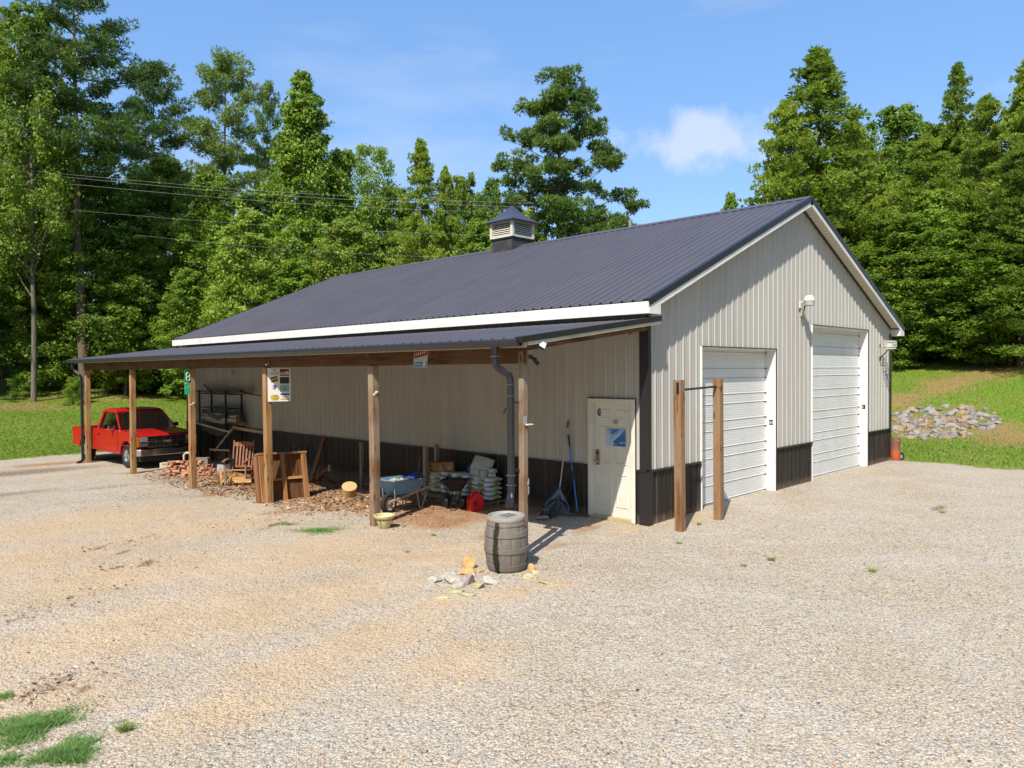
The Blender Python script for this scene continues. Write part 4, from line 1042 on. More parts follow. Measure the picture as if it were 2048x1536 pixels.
for px, d, top, w_ in [][:0] and [(-40, 50, 600, 200), (110, 50, 620, 190), (215, 49, 600, 180), (300, 50, 640, 170), (380, 48, 610, 180), (460, 46, 600, 170), (250, 52, 560, 220), (20, 52, 560, 240), (540, 45, 560, 190)]:
    k_ += 1; place('darkbush', px, d, top, w_, 'dark leafy undergrowth shrub at the back of the left lawn', cat='shrub', group='undergrowth shrubs along the left woods')
RS_ = [(1790, 41, 640, 130), (1850, 43, 630, 150), (1930, 42, 640, 150), (2010, 40, 600, 200), (2070, 38, 560, 200), (1890, 46, 560, 220), (1990, 47, 540, 240), (2090, 44, 500, 260)]
for k_, (px, d, top, w_) in enumerate(sorted(RS_)):
    place('darkbush', px, d, top, w_, f'dark undergrowth shrub above the right bank, {NTH[k_]} from the left', cat='shrub', group='undergrowth shrubs along the right woods')
for px, d, top, w_ in [][:0] and [(1790, 41, 640, 130), (1850, 43, 630, 150), (1930, 42, 640, 150), (2010, 40, 600, 200), (2070, 38, 560, 200), (1890, 46, 560, 220), (1990, 47, 540, 240), (2090, 44, 500, 260)]:
    place('darkbush', px, d, top, w_, 'dark leafy undergrowth shrub above the bank on the right', cat='shrub', group='undergrowth shrubs along the right woods')
# trees just outside the view whose shadows fall across the lawns
for (x, y, h_, key, lab) in [(-18, 27, 15, 'oak', 'tall tree left of the lawn beyond the picture edge'), (-10, 41, 17, 'maple', 'tree at the left side of the far lawn'), (24, -24, 18, 'maple', 'tree at the front right beyond the picture edge')]:
    proto, H0, R0 = PROTO[key]; r = copy_tree(proto); r.location = (x, y, ground_z(x, y)); r.scale = (1.1, 1.1, h_/H0); tag(r, lab, 'tree', TG)

# the deep woods behind: nobody could count them
cl = []
tops = lambda px: float(np.interp(px, [-300, 0, 300, 600, 800, 950, 1020, 1080, 1300, 1450, 1560, 1700, 2048, 2400], [200, 260, 340, 330, 400, 400, 440, 500, 520, 520, 420, 330, 300, 260]))
for i in range(900):
    px = rng.uniform(-350, 2450); d = rng.uniform(56, 70)
    if 1040 < px < 1480: continue
    b = at(px, 745, d); g0 = ground_z(b.x, b.y); zt_ = at(px, tops(px)+rng.uniform(0, 60), d).z
    r_ = rng.uniform(1.2, 2.2); z = g0+(zt_-g0)*rng.random()**.8
    cl.append(((b.x, b.y, z), (r_, r_, r_*.7)))
V_, F_, rn_ = leaves(cl, 110, .22)
cl2 = []  # added ring of unseen woods behind and left of the camera, blocks low sky light
for i in range(1000):
    a_ = R(rng.uniform(100, 356)); d = rng.uniform(42, 54); x_, y_ = CX+d*math.sin(a_), CY+d*math.cos(a_); r_ = rng.uniform(2, 3.4)
    cl2.append(((x_, y_, ground_z(x_, y_)+24*rng.random()), (r_, r_, r_*.7)))
V2, F2, rn2 = leaves(cl2, 60, .6)
F_ = np.concatenate([F_, F2+len(V_)]); V_ = np.concatenate([V_, V2]); rn_ = np.concatenate([rn_, rn2])
tag(np_mesh('woods', V_, F_, ML_B, attr=rn_), 'deep green background woods behind the nearer trees, plus an added unseen ring blocking sky light', 'woods', kind='stuff')

# overhead wires
wm = plain('wire', (.26, .28, .24), .5)
for (a, b, lab) in [((225, 352), (1010, 404), 'uppermost overhead wire crossing the woods'), ((230, 358), (1010, 412), 'second overhead wire close beneath the uppermost one'), ((300, 378), (1010, 424), 'third overhead wire passing above the cupola height'), ((240, 424), (1005, 470), 'fourth overhead wire lower on the trees'), ((430, 480), (1005, 516), 'lowest overhead wire just above the ridge')]:
    A_ = at(a[0]-160, a[1]-10, 38); B_ = at(b[0]+60, b[1]+3, 38); m = MB(); pts = []
    for i in range(25):
        t_ = i/24; q = A_.lerp(B_, t_); q.z -= .25*math.sin(math.pi*t_); pts.append(q)
    m.tube(pts, .0065 if a[1] < 400 else .0045, 5); tag(m.build('power_line', wm), lab, 'wire', 'overhead wires')
# ---------------------------------------------------------------- stones
def rock_obj(name, c, s, mat, seed, rz=0., tilt=(0, 0), sub=2, rough_=.28):
    bm = bmesh.new(); bmesh.ops.create_icosphere(bm, subdivisions=sub, radius=1.); r_ = random.Random(seed)
    pl = [(Vector((r_.gauss(0, 1), r_.gauss(0, 1), r_.gauss(0, 1))).normalized(), r_.uniform(.48, .85)) for _ in range(11)]
    for v in bm.verts:
        for n_, d in pl:
            e = v.co.dot(n_)
            if e > d: v.co -= n_*(e-d)
        v.co *= 1+r_.uniform(-.04, .04)
        v.co = Vector((v.co.x*s[0], v.co.y*s[1], v.co.z*s[2]))
    me = bpy.data.meshes.new(name); bm.to_mesh(me); bm.free(); me.materials.append(mat)
    o = bpy.data.objects.new(name, me); col.objects.link(o); o.location = c; o.rotation_euler = (tilt[0], tilt[1], rz); return o
def stone_mat(name, c1, c2, c3=(.2, .16, .1)):
    t = NT(name); ob = t.n('ShaderNodeTexCoord').outputs['Object']
    a = t.noise(ob, 12, 6, .65); b = t.noise(ob, 40, 4)
    c = t.mix(t.ramp(a, (.35, 0.), (.65, 1.)), c1, c2); c = t.mix(t.math('MULTIPLY', t.ramp(b, (.5, 0.), (.8, 1.)), .5), c, c3)
    t.bsdf(c, .85, 0, t.bump(a, .5, .02), .25); return t.m
S_OR = stone_mat('ochre_stone', (.42, .24, .09), (.56, .38, .17)); S_GR = stone_mat('grey_stone', (.33, .29, .23), (.50, .46, .38)); S_PU = stone_mat('mauve_stone', (.26, .20, .19), (.36, .29, .27))
S_WH = stone_mat('pale_stone', (.38, .35, .29), (.52, .49, .42)); S_GN = stone_mat('mossy_stone', (.26, .25, .13), (.42, .38, .23), (.2, .28, .05)); S_TN = stone_mat('tan_stone', (.48, .36, .20), (.62, .50, .32))
for i, (px, py, w_, h_, z_, m_, lab) in enumerate([
    (940, 1136, .085, .06, .085, S_OR, 'upright ochre stone left of the rain barrel'), (934, 1149, .09, .07, .05, S_OR, 'rounded orange stone under the upright ochre one'),
    (962, 1145, .05, .04, .03, S_OR, 'small ochre stone touching the rain barrel foot'), (947, 1155, .05, .04, .03, S_WH, 'small cream stone below the orange stone'),
    (897, 1154, .13, .08, .035, S_GR, 'long flat grey stone at the back left of the ring'), (908, 1164, .13, .1, .06, S_GR, 'largest grey tan stone in the stone ring'),
    (917, 1175, .085, .08, .045, S_GR, 'grey stone in front of the largest one'), (937, 1167, .085, .09, .065, S_PU, 'mauve grey stone in the middle of the ring'),
    (955, 1176, .085, .07, .04, S_GN, 'yellow flat stone at the front of the ring'), (977, 1168, .09, .07, .05, S_WH, 'pale angular stone in front of the barrel'),
    (907, 1186, .13, .06, .025, S_GN, 'low mossy slab at the front left of the ring'), (932, 1190, .11, .06, .02, S_GN, 'greenish slab half sunk at the very front'),
    (870, 1164, .08, .06, .04, S_WH, 'whitish stone furthest left of the ring'), (884, 1199, .07, .03, .02, S_TN, 'thin tan stone chip in front of the ring'),
    (1063, 1141, .05, .05, .05, S_OR, 'upper ochre stone right of the rain barrel'), (1070, 1149, .06, .05, .04, S_TN, 'tan stone right of the rain barrel'),
    (1060, 1157, .07, .06, .035, S_TN, 'lower tan stone right of the rain barrel'), (1096, 1166, .10, .05, .018, S_GN, 'flat ochre slab lying apart right of the barrel')]):
    c = gp(px, py); o = rock_obj('stone', (c.x, c.y, c.z+z_*.55), (w_*1.4, h_*1.45, z_*1.6), m_, i+3, YAW*-1+random.uniform(-.5, .5), (random.uniform(-.15, .15), random.uniform(-.15, .15)))
    tag(o, lab, 'stone', 'stones round the rain barrel')
for i in range(70):   # red-brown pebbles and lumps on the yard
    d_ = random.uniform(5, 16); l_ = random.uniform(-.6, .65)*d_; x_ = CX+AF.x*d_+AR.x*l_; y_ = CY+AF.y*d_+AR.y*l_
    if x_ > -3.2 and y_ > -.4: continue
    s_ = random.uniform(.012, .028)
    tag(rock_obj('pebble', (x_, y_, ground_z(x_, y_)+s_*.4), (s_, s_*.8, s_*.6), random.choice([S_OR, S_PU, S_TN, S_GR]), i, random.uniform(0, 6), sub=1), 'larger single pebble lying loose on the gravel yard', 'pebble', 'larger loose pebbles on the yard')
# rip-rap bank on the right
S_RR = [stone_mat('riprap_a', (.20, .195, .185), (.33, .32, .305), (.22, .21, .21)), stone_mat('riprap_b', (.14, .13, .125), (.24, .225, .21), (.15, .14, .14)), stone_mat('riprap_c', (.25, .17, .11), (.37, .27, .18))]
protos = [rock_obj('riprap_rock', (0, 0, -50), (1, .8, .6), S_RR[k % 3], 50+k) for k in range(9)]
first = set()
rr = random.Random(5)
cnt = 0
while cnt < 290:
    u = rr.uniform(-1, 1); v = rr.uniform(-1, 1)
    if u*u+v*v > 1: continue
    px = 1880+u*118+v*-12; py = 846+v*34+u*-2
    if px < 1784: continue
    c = gp(px, py)
    k = rr.randrange(9); o = protos[k] if k not in first else protos[k].copy()
    if k in first: col.objects.link(o)
    first.add(k); s_ = rr.uniform(.09, .24)*(1.15 if rr.random() < .15 else .9)
    o.location = (c.x, c.y, c.z+s_*.12); o.scale = (s_, s_*rr.uniform(.8, 1.2), s_*rr.uniform(.8, 1.3)); o.rotation_euler = (rr.uniform(-.5, .5), rr.uniform(-.5, .5), rr.uniform(0, 6.28))
    tag(o, 'angular grey rock in the heap on the grassy bank at right', 'rock', 'riprap rocks on the bank'); cnt += 1

# ---------------------------------------------------------------- rain barrel
BX, BY = -3.58, -.12; bz = ground_z(BX, BY)
BR = empty('rain_barrel', (BX, BY, bz-.01), 0, 'grey barrel shaped rain barrel under the black downspout at the front post', 'rain barrel'); BR.rotation_euler = (R(1.5), R(-2), 0); BR.scale = (.95, .95, .94)
t = NT('barrel_plastic'); ob = t.n('ShaderNodeTexCoord').outputs['Object']; sp = t.n('ShaderNodeSeparateXYZ'); t.l(ob, sp.inputs[0])
a = t.noise(t.smap((3, 3, .8), ob), 6, 5, .6); c = t.mix(t.ramp(a, (.3, 0.), (.7, 1.)), (.12, .102, .085), (.18, .157, .132)); c = t.mix(t.math('MULTIPLY', t.noise(ob, 60, 2), .3), c, (.24, .215, .19))
# algae streak where the overflow runs down
ang = t.math('ARCTAN2', sp.outputs[1], sp.outputs[0]); dd = t.math('ABSOLUTE', t.math('ADD', ang, 2.86))
dd = t.math('ADD', dd, t.math('MULTIPLY_ADD', t.noise(t.smap((6, 6, 2), ob), 2.5, 5, .6), .3, -.15)); sm = t.ramp(dd, (.13, 1.), (.17, 0.))
sm = t.math('MULTIPLY', sm, t.math('LESS_THAN', sp.outputs[2], .78))
g = t.ramp(t.noise(ob, 35, 5, .7), (.5, (.010, .012, .008)), (.72, (.06, .075, .015)), (.8, (.35, .30, .10)))
c = t.mix(sm, c, g); t.bsdf(c, .55, 0, t.bump(a, .15, .01), .4); MBAR = t.m
N_ = 96; hgt = .80
zsb = [0, .012, .05, .05, .125, .13, .30, .305, .375, .38, .53, .535, .605, .61, .73, .735, .80, .805, .82]
def brad(z): return .245+.068*math.sin(math.pi*min(1, (z+.02)/.80))**.9
bands = [(.05, .13), (.305, .375), (.535, .605), (.69, .755)]
vs = []; zz = [i*hgt/56 for i in range(57)]
zz = sorted(set([round(z, 4) for z in zz]+[round(b+e, 4) for ba in bands for b, e in ((ba[0], -.001), (ba[0], .001), (ba[1], -.001), (ba[1], .001))]))
for z in zz:
    for k in range(N_):
        a_ = 2*math.pi*k/N_; r_ = brad(z); inb = any(b0 <= z <= b1 for b0, b1 in bands)
        if inb: r_ += .011
        elif k % 8 == 0: r_ -= .008
        vs.append((r_*math.cos(a_), r_*math.sin(a_), z))
fs = [(i*N_+k, i*N_+(k+1) % N_, (i+1)*N_+(k+1) % N_, (i+1)*N_+k) for i in range(len(zz)-1) for k in range(N_)]
m = MB(); m.add(vs, fs+[tuple(range(N_))[::-1]]); m.build('barrel_body', MBAR, BR, 35)
m = MB(); m.lathe([(.255, .745), (.272, .755), (.276, .79), (.268, .805), (.245, .807), (.235, .79), (.225, .78), (.0, .777)], 48); m.build('lid', plain('barrel_lid', (.30, .275, .245), .6, var=.18, scale=9, dirt=(.2, .17, .12), damt=.4), BR, 40)
m = MB(); m.box(-.02, .17, -.03, .11, .78, .792); m.build('lid_screen', plain('screen_mesh', (.22, .23, .23), .5, metal=.3), BR)
T_ = Matrix.Rotation(2*math.pi-2.80, 4, 'Z') @ Matrix.Translation((.26, 0, .095)) @ Matrix.Rotation(R(90), 4, 'Y')
m = MB(); m.lathe([(.042, 0), (.045, .012), (.03, .02), (.014, .024), (.014, .06), (.02, .062), (.02, .075), (0, .076)], 20, T_); m.tube([(.0, 0, .05), (.022, 0, .052), (.05, 0, .05)], .011, 8, T=T_)
m.build('spigot', plain('black_plastic', (.012, .012, .013), .3), BR, 40)

# ---------------------------------------------------------------- flower pot by the second post
def lathe_obj(name, prof, mat, loc, label, cat, n=28, rot=(0, 0, 0), scale=None):
    m = MB(); m.lathe(prof, n); o = m.build(name, mat, None, 40); o.location = loc; o.rotation_euler = rot
    return tag(o, label, cat)
c = gp(769, 1056)
pot = empty('flower_pot', (c.x, c.y, c.z), 0, 'round cream plastic flower pot on gravel by the foot of the second post', 'flower pot')
m = MB(); m.lathe([(0, .005), (.085, .005), (.10, .02), (.15, .17), (.155, .185), (.175, .19), (.19, .225), (.185, .235), (.165, .23), (.15, .19), (.14, .16), (.0, .16)], 32)
m.build('pot', plain('pot_cream', (.58, .52, .27), .5, var=.12, dirt=(.30, .26, .10), damt=.4), pot, 40)
m = MB(); m.lathe([(0, .178), (.10, .176), (.148, .17), (.148, .15)], 24); m.build('soil', plain('potting_soil', (.10, .065, .04), .95, var=.5, scale=30), pot, 60)
m = MB()
for k in range(3):
    a_ = 2.1*k+3.6; m.tube([(.176*math.cos(a_), .176*math.sin(a_), .215), (.16*math.cos(a_), .16*math.sin(a_), .15), (.11*math.cos(a_), .11*math.sin(a_), .01)], .004, 5)
m.build('hanger_strap', plain('strap_dark', (.05, .05, .03), .6), pot)

# ---------------------------------------------------------------- wheelbarrow
wb0 = gp(775, 1027)
WB = empty('wheelbarrow', (wb0.x, wb0.y, wb0.z), R(8), 'old blue steel wheelbarrow with wooden handles under the lean-to', 'wheelbarrow')
MBL = plain('wheelbarrow_blue', (.08, .27, .50), .45, var=.3, scale=5, dirt=(.22, .20, .19), dscale=3.2, damt=.85)
m = MB()
tp = [(-.12, -.30, .66), (.80, -.33, .62), (.80, .33, .62), (-.12, .30, .66)]; btm = [(.13, -.17, .36), (.62, -.21, .36), (.62, .21, .36), (.13, .17, .36)]
ti = [(x*.98+.006, y*.95, z-.006) for x, y, z in tp]; bi = [(x, y*.95, z+.01) for x, y, z in btm]
m.add(tp+btm+ti+bi, [(0, 4, 5, 1), (1, 5, 6, 2), (2, 6, 7, 3), (3, 7, 4, 0), (4, 7, 6, 5), (8, 9, 13, 12), (9, 10, 14, 13), (10, 11, 15, 14), (11, 8, 12, 15), (12, 13, 14, 15), (0, 1, 9, 8), (1, 2, 10, 9), (2, 3, 11, 10), (3, 0, 8, 11)])
tray = m.build('tray', MBL, WB, bevel=.012)
m = MB(); m.tube([tp[0], tp[1], tp[2], tp[3], tp[0]], .011, 8); m.build('tray_rim', plain('rim_paint', (.20, .22, .25), .5, var=.3, dirt=(.3, .28, .25), damt=.7), tray, 50)
for sgn in (-1, 1):
    m = MB(); m.bar((-.08, sgn*.13, .235), (1.30, sgn*.27, .50), .035, .05); m.build('handle', wood('grey_handle', (.30, .23, .16), (.44, .35, .25), 'x', False, grey=(.38, .34, .29)), WB, bevel=.006)
    m = MB(); m.tube([(.60, sgn*.215, .36), (.66, sgn*.23, .015), (.70, sgn*.23, .012), (.92, sgn*.24, .42)], .012, 7); m.tube([(.05, sgn*.16, .26), (.02, sgn*.17, .55)], .010, 6)
    m.build('leg', plain('leg_steel', (.30, .36, .44), .4, metal=.3, var=.3), WB, 40)
T_ = Matrix.Translation((.03, 0, .19)) @ Matrix.Rotation(R(90), 4, 'X')
m = MB(); m.lathe([(.125, -.045), (.17, -.05), (.195, -.03), (.2, 0), (.195, .03), (.17, .05), (.125, .045)], 28, T_); whl = m.build('wheel', plain('tyre_rubber', (.014, .014, .015), .75), WB, 40)
m = MB(); m.lathe([(.0, -.05), (.03, -.05), (.035, -.02), (.115, -.02), (.128, -.035), (.128, .035), (.115, .02), (.035, .02), (.03, .05), (0, .05)], 24, T_); m.build('rim', plain('rim_pale', (.42, .34, .26), .5, var=.3), whl, 40)
m = MB(); m.tube([(.03, -.14, .19), (.03, .14, .19)], .012, 8); m.build('axle', plain('black_steel', (.02, .02, .022), .45), WB)
m = MB(); m.prism([(x, z) for x, z in [(0, 0), (.011, 0), (.022, .05), (.011, .05)]], -.002, 0)
o = text('Jackson', .055, M_WHITE, 'tray_lettering', (.40, -.268, .545), (R(74), 0, 0), tray)
m = MB(); m.box(-.0, .5, -.0, .0, 0, 0)
for i, (x, y, z, s, mt, lab) in enumerate([(.22, .02, .62, (.11, .09, .07), S_GR, 'grey bundled rag heaped in the wheelbarrow'), (.33, -.05, .61, (.06, .05, .05), S_WH, 'small crumpled white plastic lying in the wheelbarrow'), (.12, -.05, .60, (.05, .05, .04), S_OR, 'orange lump beside the rag in the wheelbarrow')]):
    q = WB.matrix_basis @ Vector((x, y, z)); tag(rock_obj('rag' if i < 2 else 'clay_lump', q, s, mt, 80+i, sub=3), lab, 'rag' if i < 2 else 'clay')
m = MB(); m.box(.10, .74, -.24, .24, .52, .585); o = m.build('load', plain('soil_load', (.14, .11, .09), .95, var=.5, scale=20), WB, bevel=.03)
q = WB.matrix_basis @ Vector((.62, -.05, .63)); m = MB(); m.add([(-.05, -.09, 0), (.12, -.10, .05), (.22, 0, .10), (.12, .10, .05), (-.05, .09, 0), (-.02, 0, -.03)], [(0, 1, 5), (1, 2, 5), (2, 3, 5), (3, 4, 5), (4, 0, 5)])
o = m.build('shovel', plain('shovel_blue', (.02, .08, .36), .35), None, 50); o.location = q; o.rotation_euler = (0, R(-10), .1); tag(o, 'bright blue scoop lying on the load in the wheelbarrow', 'scoop')
sm2 = o.modifiers.new('s', 'SOLIDIFY'); sm2.thickness = .004

# ---------------------------------------------------------------- spreader cart
c = gp(912, 1018); SP = empty('spreader', (c.x, c.y, c.z), YAW*-1-.25, 'black two wheeled push spreader with empty hopper before the bag stacks', 'spreader')
BP = plain('black_plastic', (.012, .012, .013), .3); m = MB()
tp = [(-.26, -.17, .60), (.24, -.17, .60), (.24, .19, .60), (-.26, .19, .60)]; bt = [(-.10, -.07, .36), (.10, -.07, .36), (.10, .08, .36), (-.10, .08, .36)]
ti = [(x*.95, y*.95, z) for x, y, z in tp]; bi = [(x*.8, y*.8, z+.02) for x, y, z in bt]
m.add(tp+bt+ti+bi, [(0, 4, 5, 1), (1, 5, 6, 2), (2, 6, 7, 3), (3, 7, 4, 0), (4, 7, 6, 5), (8, 9, 13, 12), (9, 10, 14, 13), (10, 11, 15, 14), (11, 8, 12, 15), (12, 13, 14, 15), (0, 1, 9, 8), (1, 2, 10, 9), (2, 3, 11, 10), (3, 0, 8, 11)])
m.box(-.27, .25, -.18, -.165, .54, .605); m.build('hopper', plain('hopper_black', (.012, .012, .012), .5, spec=.25), SP, bevel=.006)
for sgn in (-1, 1):
    T_ = Matrix.Translation((sgn*.17, .02, .14)) @ Matrix.Rotation(R(90), 4, 'Y')
    m = MB(); m.lathe([(0, -.03), (.05, -.03), (.06, -.01), (.10, -.01), (.11, -.035), (.135, -.035), (.14, 0), (.135, .035), (.11, .035), (.10, .01), (.06, .01), (.05, .03), (0, .03)], 24, T_); m.build('wheel', BP, SP, 40)
m = MB(); m.tube([(-.17, .02, .14), (.17, .02, .14)], .012, 8); m.tube([(-.08, .05, .36), (-.07, -.16, .03), (-.03, -.20, .012), (.03, -.20, .012), (.07, -.16, .03), (.08, .05, .36)], .011, 7)
m.tube([(-.2, -.1, .50), (-.30, .05, .58), (-.20, .26, .62)], .011, 7); m.tube([(-.26, -.08, .56), (-.12, .0, .2)], .010, 7); m.build('frame', BP, SP, 50)
m = MB(); m.tube([(.0, .05, .36), (.05, .0, .27), (.03, .0, .2)], .010, 8); m.build('control_rod', plain('rod_grey', (.3, .3, .32), .4, metal=.6), SP)

# ---------------------------------------------------------------- petrol can
c = gp(951, 1021); GC = empty('gas_can', (c.x, c.y, c.z), -YAW+.45, 'bright red plastic petrol can standing in front of the bags', 'petrol can')
MR_ = plain('can_red', (.62, .012, .010), .35, var=.12, dirt=(.3, .03, .02), damt=.4)
m = MB(); prof = [(-.15, 0), (.13, 0), (.145, .02), (.145, .24), (.10, .32), (.04, .35), (-.03, .345), (-.12, .26), (-.15, .22)]
m.prism(prof, -.10, .10); body = m.build('can_body', MR_, GC, bevel=.022)
m = MB(); m.tube([(-.09, 0, .27), (-.085, 0, .33), (-.02, 0, .37), (.05, 0, .37), (.08, 0, .33)], .018, 10); m.build('handle', MR_, GC, 50)
m = MB(); m.lathe([(.03, 0), (.032, .03), (.02, .04), (.012, .05), (.010, .10)], 16, Matrix.Translation((.10, 0, .31)) @ Matrix.Rotation(R(25), 4, 'Y')); m.build('spout', BP, GC, 40)
m = MB(); m.add([(-.09, -.1012, .10), (.0, -.1012, .10), (.0, -.1012, .21), (-.09, -.1012, .21), (-.08, -.1015, .11), (-.01, -.1015, .11), (-.01, -.1015, .2), (-.08, -.1015, .2)], [(4, 5, 6, 7)]); m.build('grip_recess', plain('dark_red', (.14, .006, .006), .5), GC)

# ---------------------------------------------------------------- bags, box and blocks against the wall
def bag_mat(name, base, acc, n_=1):
    t = NT(name); ob = t.n('ShaderNodeTexCoord').outputs['Object']; s = t.n('ShaderNodeSeparateXYZ'); t.l(ob, s.inputs[0])
    a = t.noise(t.smap((1, 1, 2), ob), 10, 4, .6)
    u = t.math('FRACT', t.math('MULTIPLY_ADD', t.math('ADD', s.outputs[1], s.outputs[0]), 3.1, .4)); u = t.math('MULTIPLY', t.math('GREATER_THAN', u, .30), t.math('LESS_THAN', u, .86))
    zb_ = t.math('LESS_THAN', t.math('ABSOLUTE', s.outputs[2]), .030)
    k = t.math('MULTIPLY', u, zb_); txt = t.ramp(t.noise(t.smap((1, 1, .6), ob), 42, 2, .5), (.5, 0.), (.54, 1.))
    c = t.mix(k, base, t.mix(txt, acc, (.02, .06, .03))); c = t.mix(t.math('MULTIPLY', a, .2), c, (.3, .3, .32))
    t.bsdf(c, .35, 0, t.bump(a, .6, .02), .4); return t.m
BAG = bag_mat('bag_print', (.66, .68, .72), (.66, .64, .02)); BAG2 = bag_mat('bag_print_green', (.70, .72, .76), (.30, .48, .04))
def pillow(name, sx, sy, sz, mat, seed, n=16):
    V = []; r_ = np.random.default_rng(seed); ph = r_.uniform(0, 6, 6)
    for s_ in (1, -1):
        for i in range(n+1):
            for j in range(n+1):
                u = i/n*2-1; v = j/n*2-1; e = max(0, (1-abs(u)**5))*max(0, (1-abs(v)**5))
                z = s_*sz*.5*(.12+.88*e**.45)+.006*math.sin(5*u+ph[0])*math.cos(4*v+ph[1])+.003*math.sin(13*u+ph[2]+5*v)
                k = 1-.04*(abs(u*v)); V.append((u*sx/2*k, v*sy/2*k, z))
    F_ = []; q = (n+1)**2
    for i in range(n):
        for j in range(n):
            a_ = i*(n+1)+j; F_ += [(a_, a_+n+1, a_+n+2, a_+1), (q+a_, q+a_+1, q+a_+n+2, q+a_+n+1)]
    def edge(a_, b_): F_.append((a_, b_, q+b_, q+a_))
    for i in range(n): edge(i, i+1); edge(n*(n+1)+i+1, n*(n+1)+i); edge((i+1)*(n+1), i*(n+1)); edge(i*(n+1)+n, (i+1)*(n+1)+n)
    m = MB(); m.add(V, F_); return m.build(name, mat, None, 60)
bagp = [pillow('soil_bag', .40, .62, .098, BAG, 1), pillow('soil_bag', .40, .62, .098, BAG2, 2)]
ub = set(); rk = random.Random(3)
ordw = ['lowest', 'second from the bottom', 'middle', 'second from the top', 'topmost']
g0 = ground_z(-.4, 3.5)-.01; M_GRWP = wood('pallet_wood', (.20, .14, .09), (.32, .24, .16), 'y', False)
for st, (x, y, n_, nm) in enumerate([(-.33, 3.72, 5, 'right hand'), (-.33, 4.38, 5, 'middle'), (-.33, 5.05, 5, 'left hand')]):
    for k in range(n_):
        j = (k+st) % 2; o = bagp[j] if j not in ub else bagp[j].copy()
        if j in ub: col.objects.link(o)
        ub.add(j); o.location = (x+rk.uniform(-.015, .015), y+rk.uniform(-.02, .02), g0+.155+k*.093); o.rotation_euler = (rk.uniform(-.015, .015), rk.uniform(-.02, .02), rk.uniform(-.04, .04))
        od = ordw[k] if n_ == 5 else ['lowest', 'second from the bottom', 'second from the top', 'topmost'][k]
        tag(o, f'white and yellow printed soil bag, {od} in the {nm} stack', 'soil bag', 'soil bags stacked against the wall')
PLT = empty('pallet', (-.33, 4.38, g0), 0, 'low wooden pallet carrying the soil bag stacks', 'pallet')
for y in (-1.0, -.5, 0, .5, 1.0): m = MB(); m.box(-.24, .24, y-.05, y+.05, .085, .105); m.build('deck_board', M_GRWP, PLT)
for x in (-.2, 0, .2): m = MB(); m.box(x-.02, x+.02, -1.05, 1.05, 0, .085); m.build('runner', M_GRWP, PLT)
bx = empty('cardboard_box', (-.42, 4.98, g0+.585), -YAW, 'long orange brown carton lying on the left bag stack', 'carton')
m = MB(); m.box(-.29, .29, -.10, .10, .0, .18); m.build('carton', plain('carton_brown', (.34, .15, .05), .75, var=.2), bx, bevel=.006)
bx.rotation_euler = (0, R(-3), -YAW-.15)
mk_ = plain('carton_ink', (.04, .02, .015), .7)
for i, (u, z) in enumerate([(-.21, .12), (-.20, .03), (.07, .12), (.09, .05), (.20, .06), (.01, .045)]):
    m = MB(); m.lathe([(0, 0), (.022 if i < 4 else .018, 0)], 14, Matrix.Translation((u, -.1015, z)) @ Matrix.Rotation(R(90), 4, 'X')); m.build('printed_mark', mk_, bx)
for i, (u, z) in enumerate([(.20, .06), (.01, .045)]):
    m = MB(); m.lathe([(.022, 0), (.032, 0)], 14, Matrix.Translation((u, -.102, z)) @ Matrix.Rotation(R(90), 4, 'X')); m.build('label_ring', M_WHITE, bx)
o = pillow('crumpled_bag', .34, .46, .13, plain('bag_offwhite', (.50, .48, .43), .6, var=.4, scale=16), 9); o.location = (-.28, 3.85, g0+.80); o.rotation_euler = (R(18), R(-50), R(10)); tag(o, 'crumpled off white paper sack leaning on top of the white blocks', 'sack')
o = pillow('blue_bag', .22, .14, .1, plain('bag_blue', (.03, .10, .32), .5, var=.3), 11); o.location = (-.33, 4.13, g0+.71); o.rotation_euler = (R(60), R(-30), R(10)); tag(o, 'blue printed end of a paper sack beside the crumpled sack', 'sack')
for i, (x, y, z, s, lab) in enumerate([(-.36, 3.90, .582, (.20, .30, .12), 'large off white carton on the right bag stack'), (-.44, 3.64, .582, (.10, .10, .12), 'small white box on the right bag stack beside the large carton'), (-.36, 3.50, .582, (.12, .12, .07), 'flat white box at the right edge of the bag stack'), (-.30, 3.53, .655, (.12, .13, .08), 'grey white box resting on the flat one on the bag stack')]):
    m = MB(); m.box(-s[0]/2, s[0]/2, -s[1]/2, s[1]/2, 0, s[2]); o = m.build('small_box', plain('box_white', (.52, .51, .46), .7, var=.25, scale=14), None, bevel=.006, loc=(x, y, g0+z), rot=(0, 0, rk.uniform(-.2, .2))); tag(o, lab, 'box')

# ---------------------------------------------------------------- tools leaning by the door
def wallp(px, py, x): return wall_at(px, py, x)
top = wallp(1136.5, 842, -.03); b_ = gp(1112, 1034)
RK = empty('leaf_rake', b_, 0, 'grey blue plastic leaf rake leaning against the wall left of the door', 'rake')
tl = top-b_; hd = tl.normalized(); sx_ = AR.normalized(); sx_ = (sx_-hd*sx_.dot(hd)).normalized()
neck = hd*.52
m = MB(); m.tube([neck*.96, tl*.93], .0125, 8); m.build('handle', plain('alu_handle', (.45, .46, .48), .35, metal=.5), RK)
m = MB(); m.tube([tl*.93, tl], .018, 8); m.build('grip', plain('grip_grey', (.10, .10, .11), .6), RK)
m = MB(); pr = [(0, .53), (.025, .50), (.225, .16), (.215, -.02)]
nt = 25; nrm = sx_.cross(hd).normalized()
PL = plain('rake_plastic', (.10, .135, .19), .45)
for k in range(nt):
    u = (k/(nt-1))*2-1; tw = u*.215; y0 = .30-.12*abs(u)
    m.bar(hd*y0+sx_*u*.19, hd*(.02+.02*abs(u))+sx_*tw, .006, .005, nrm)
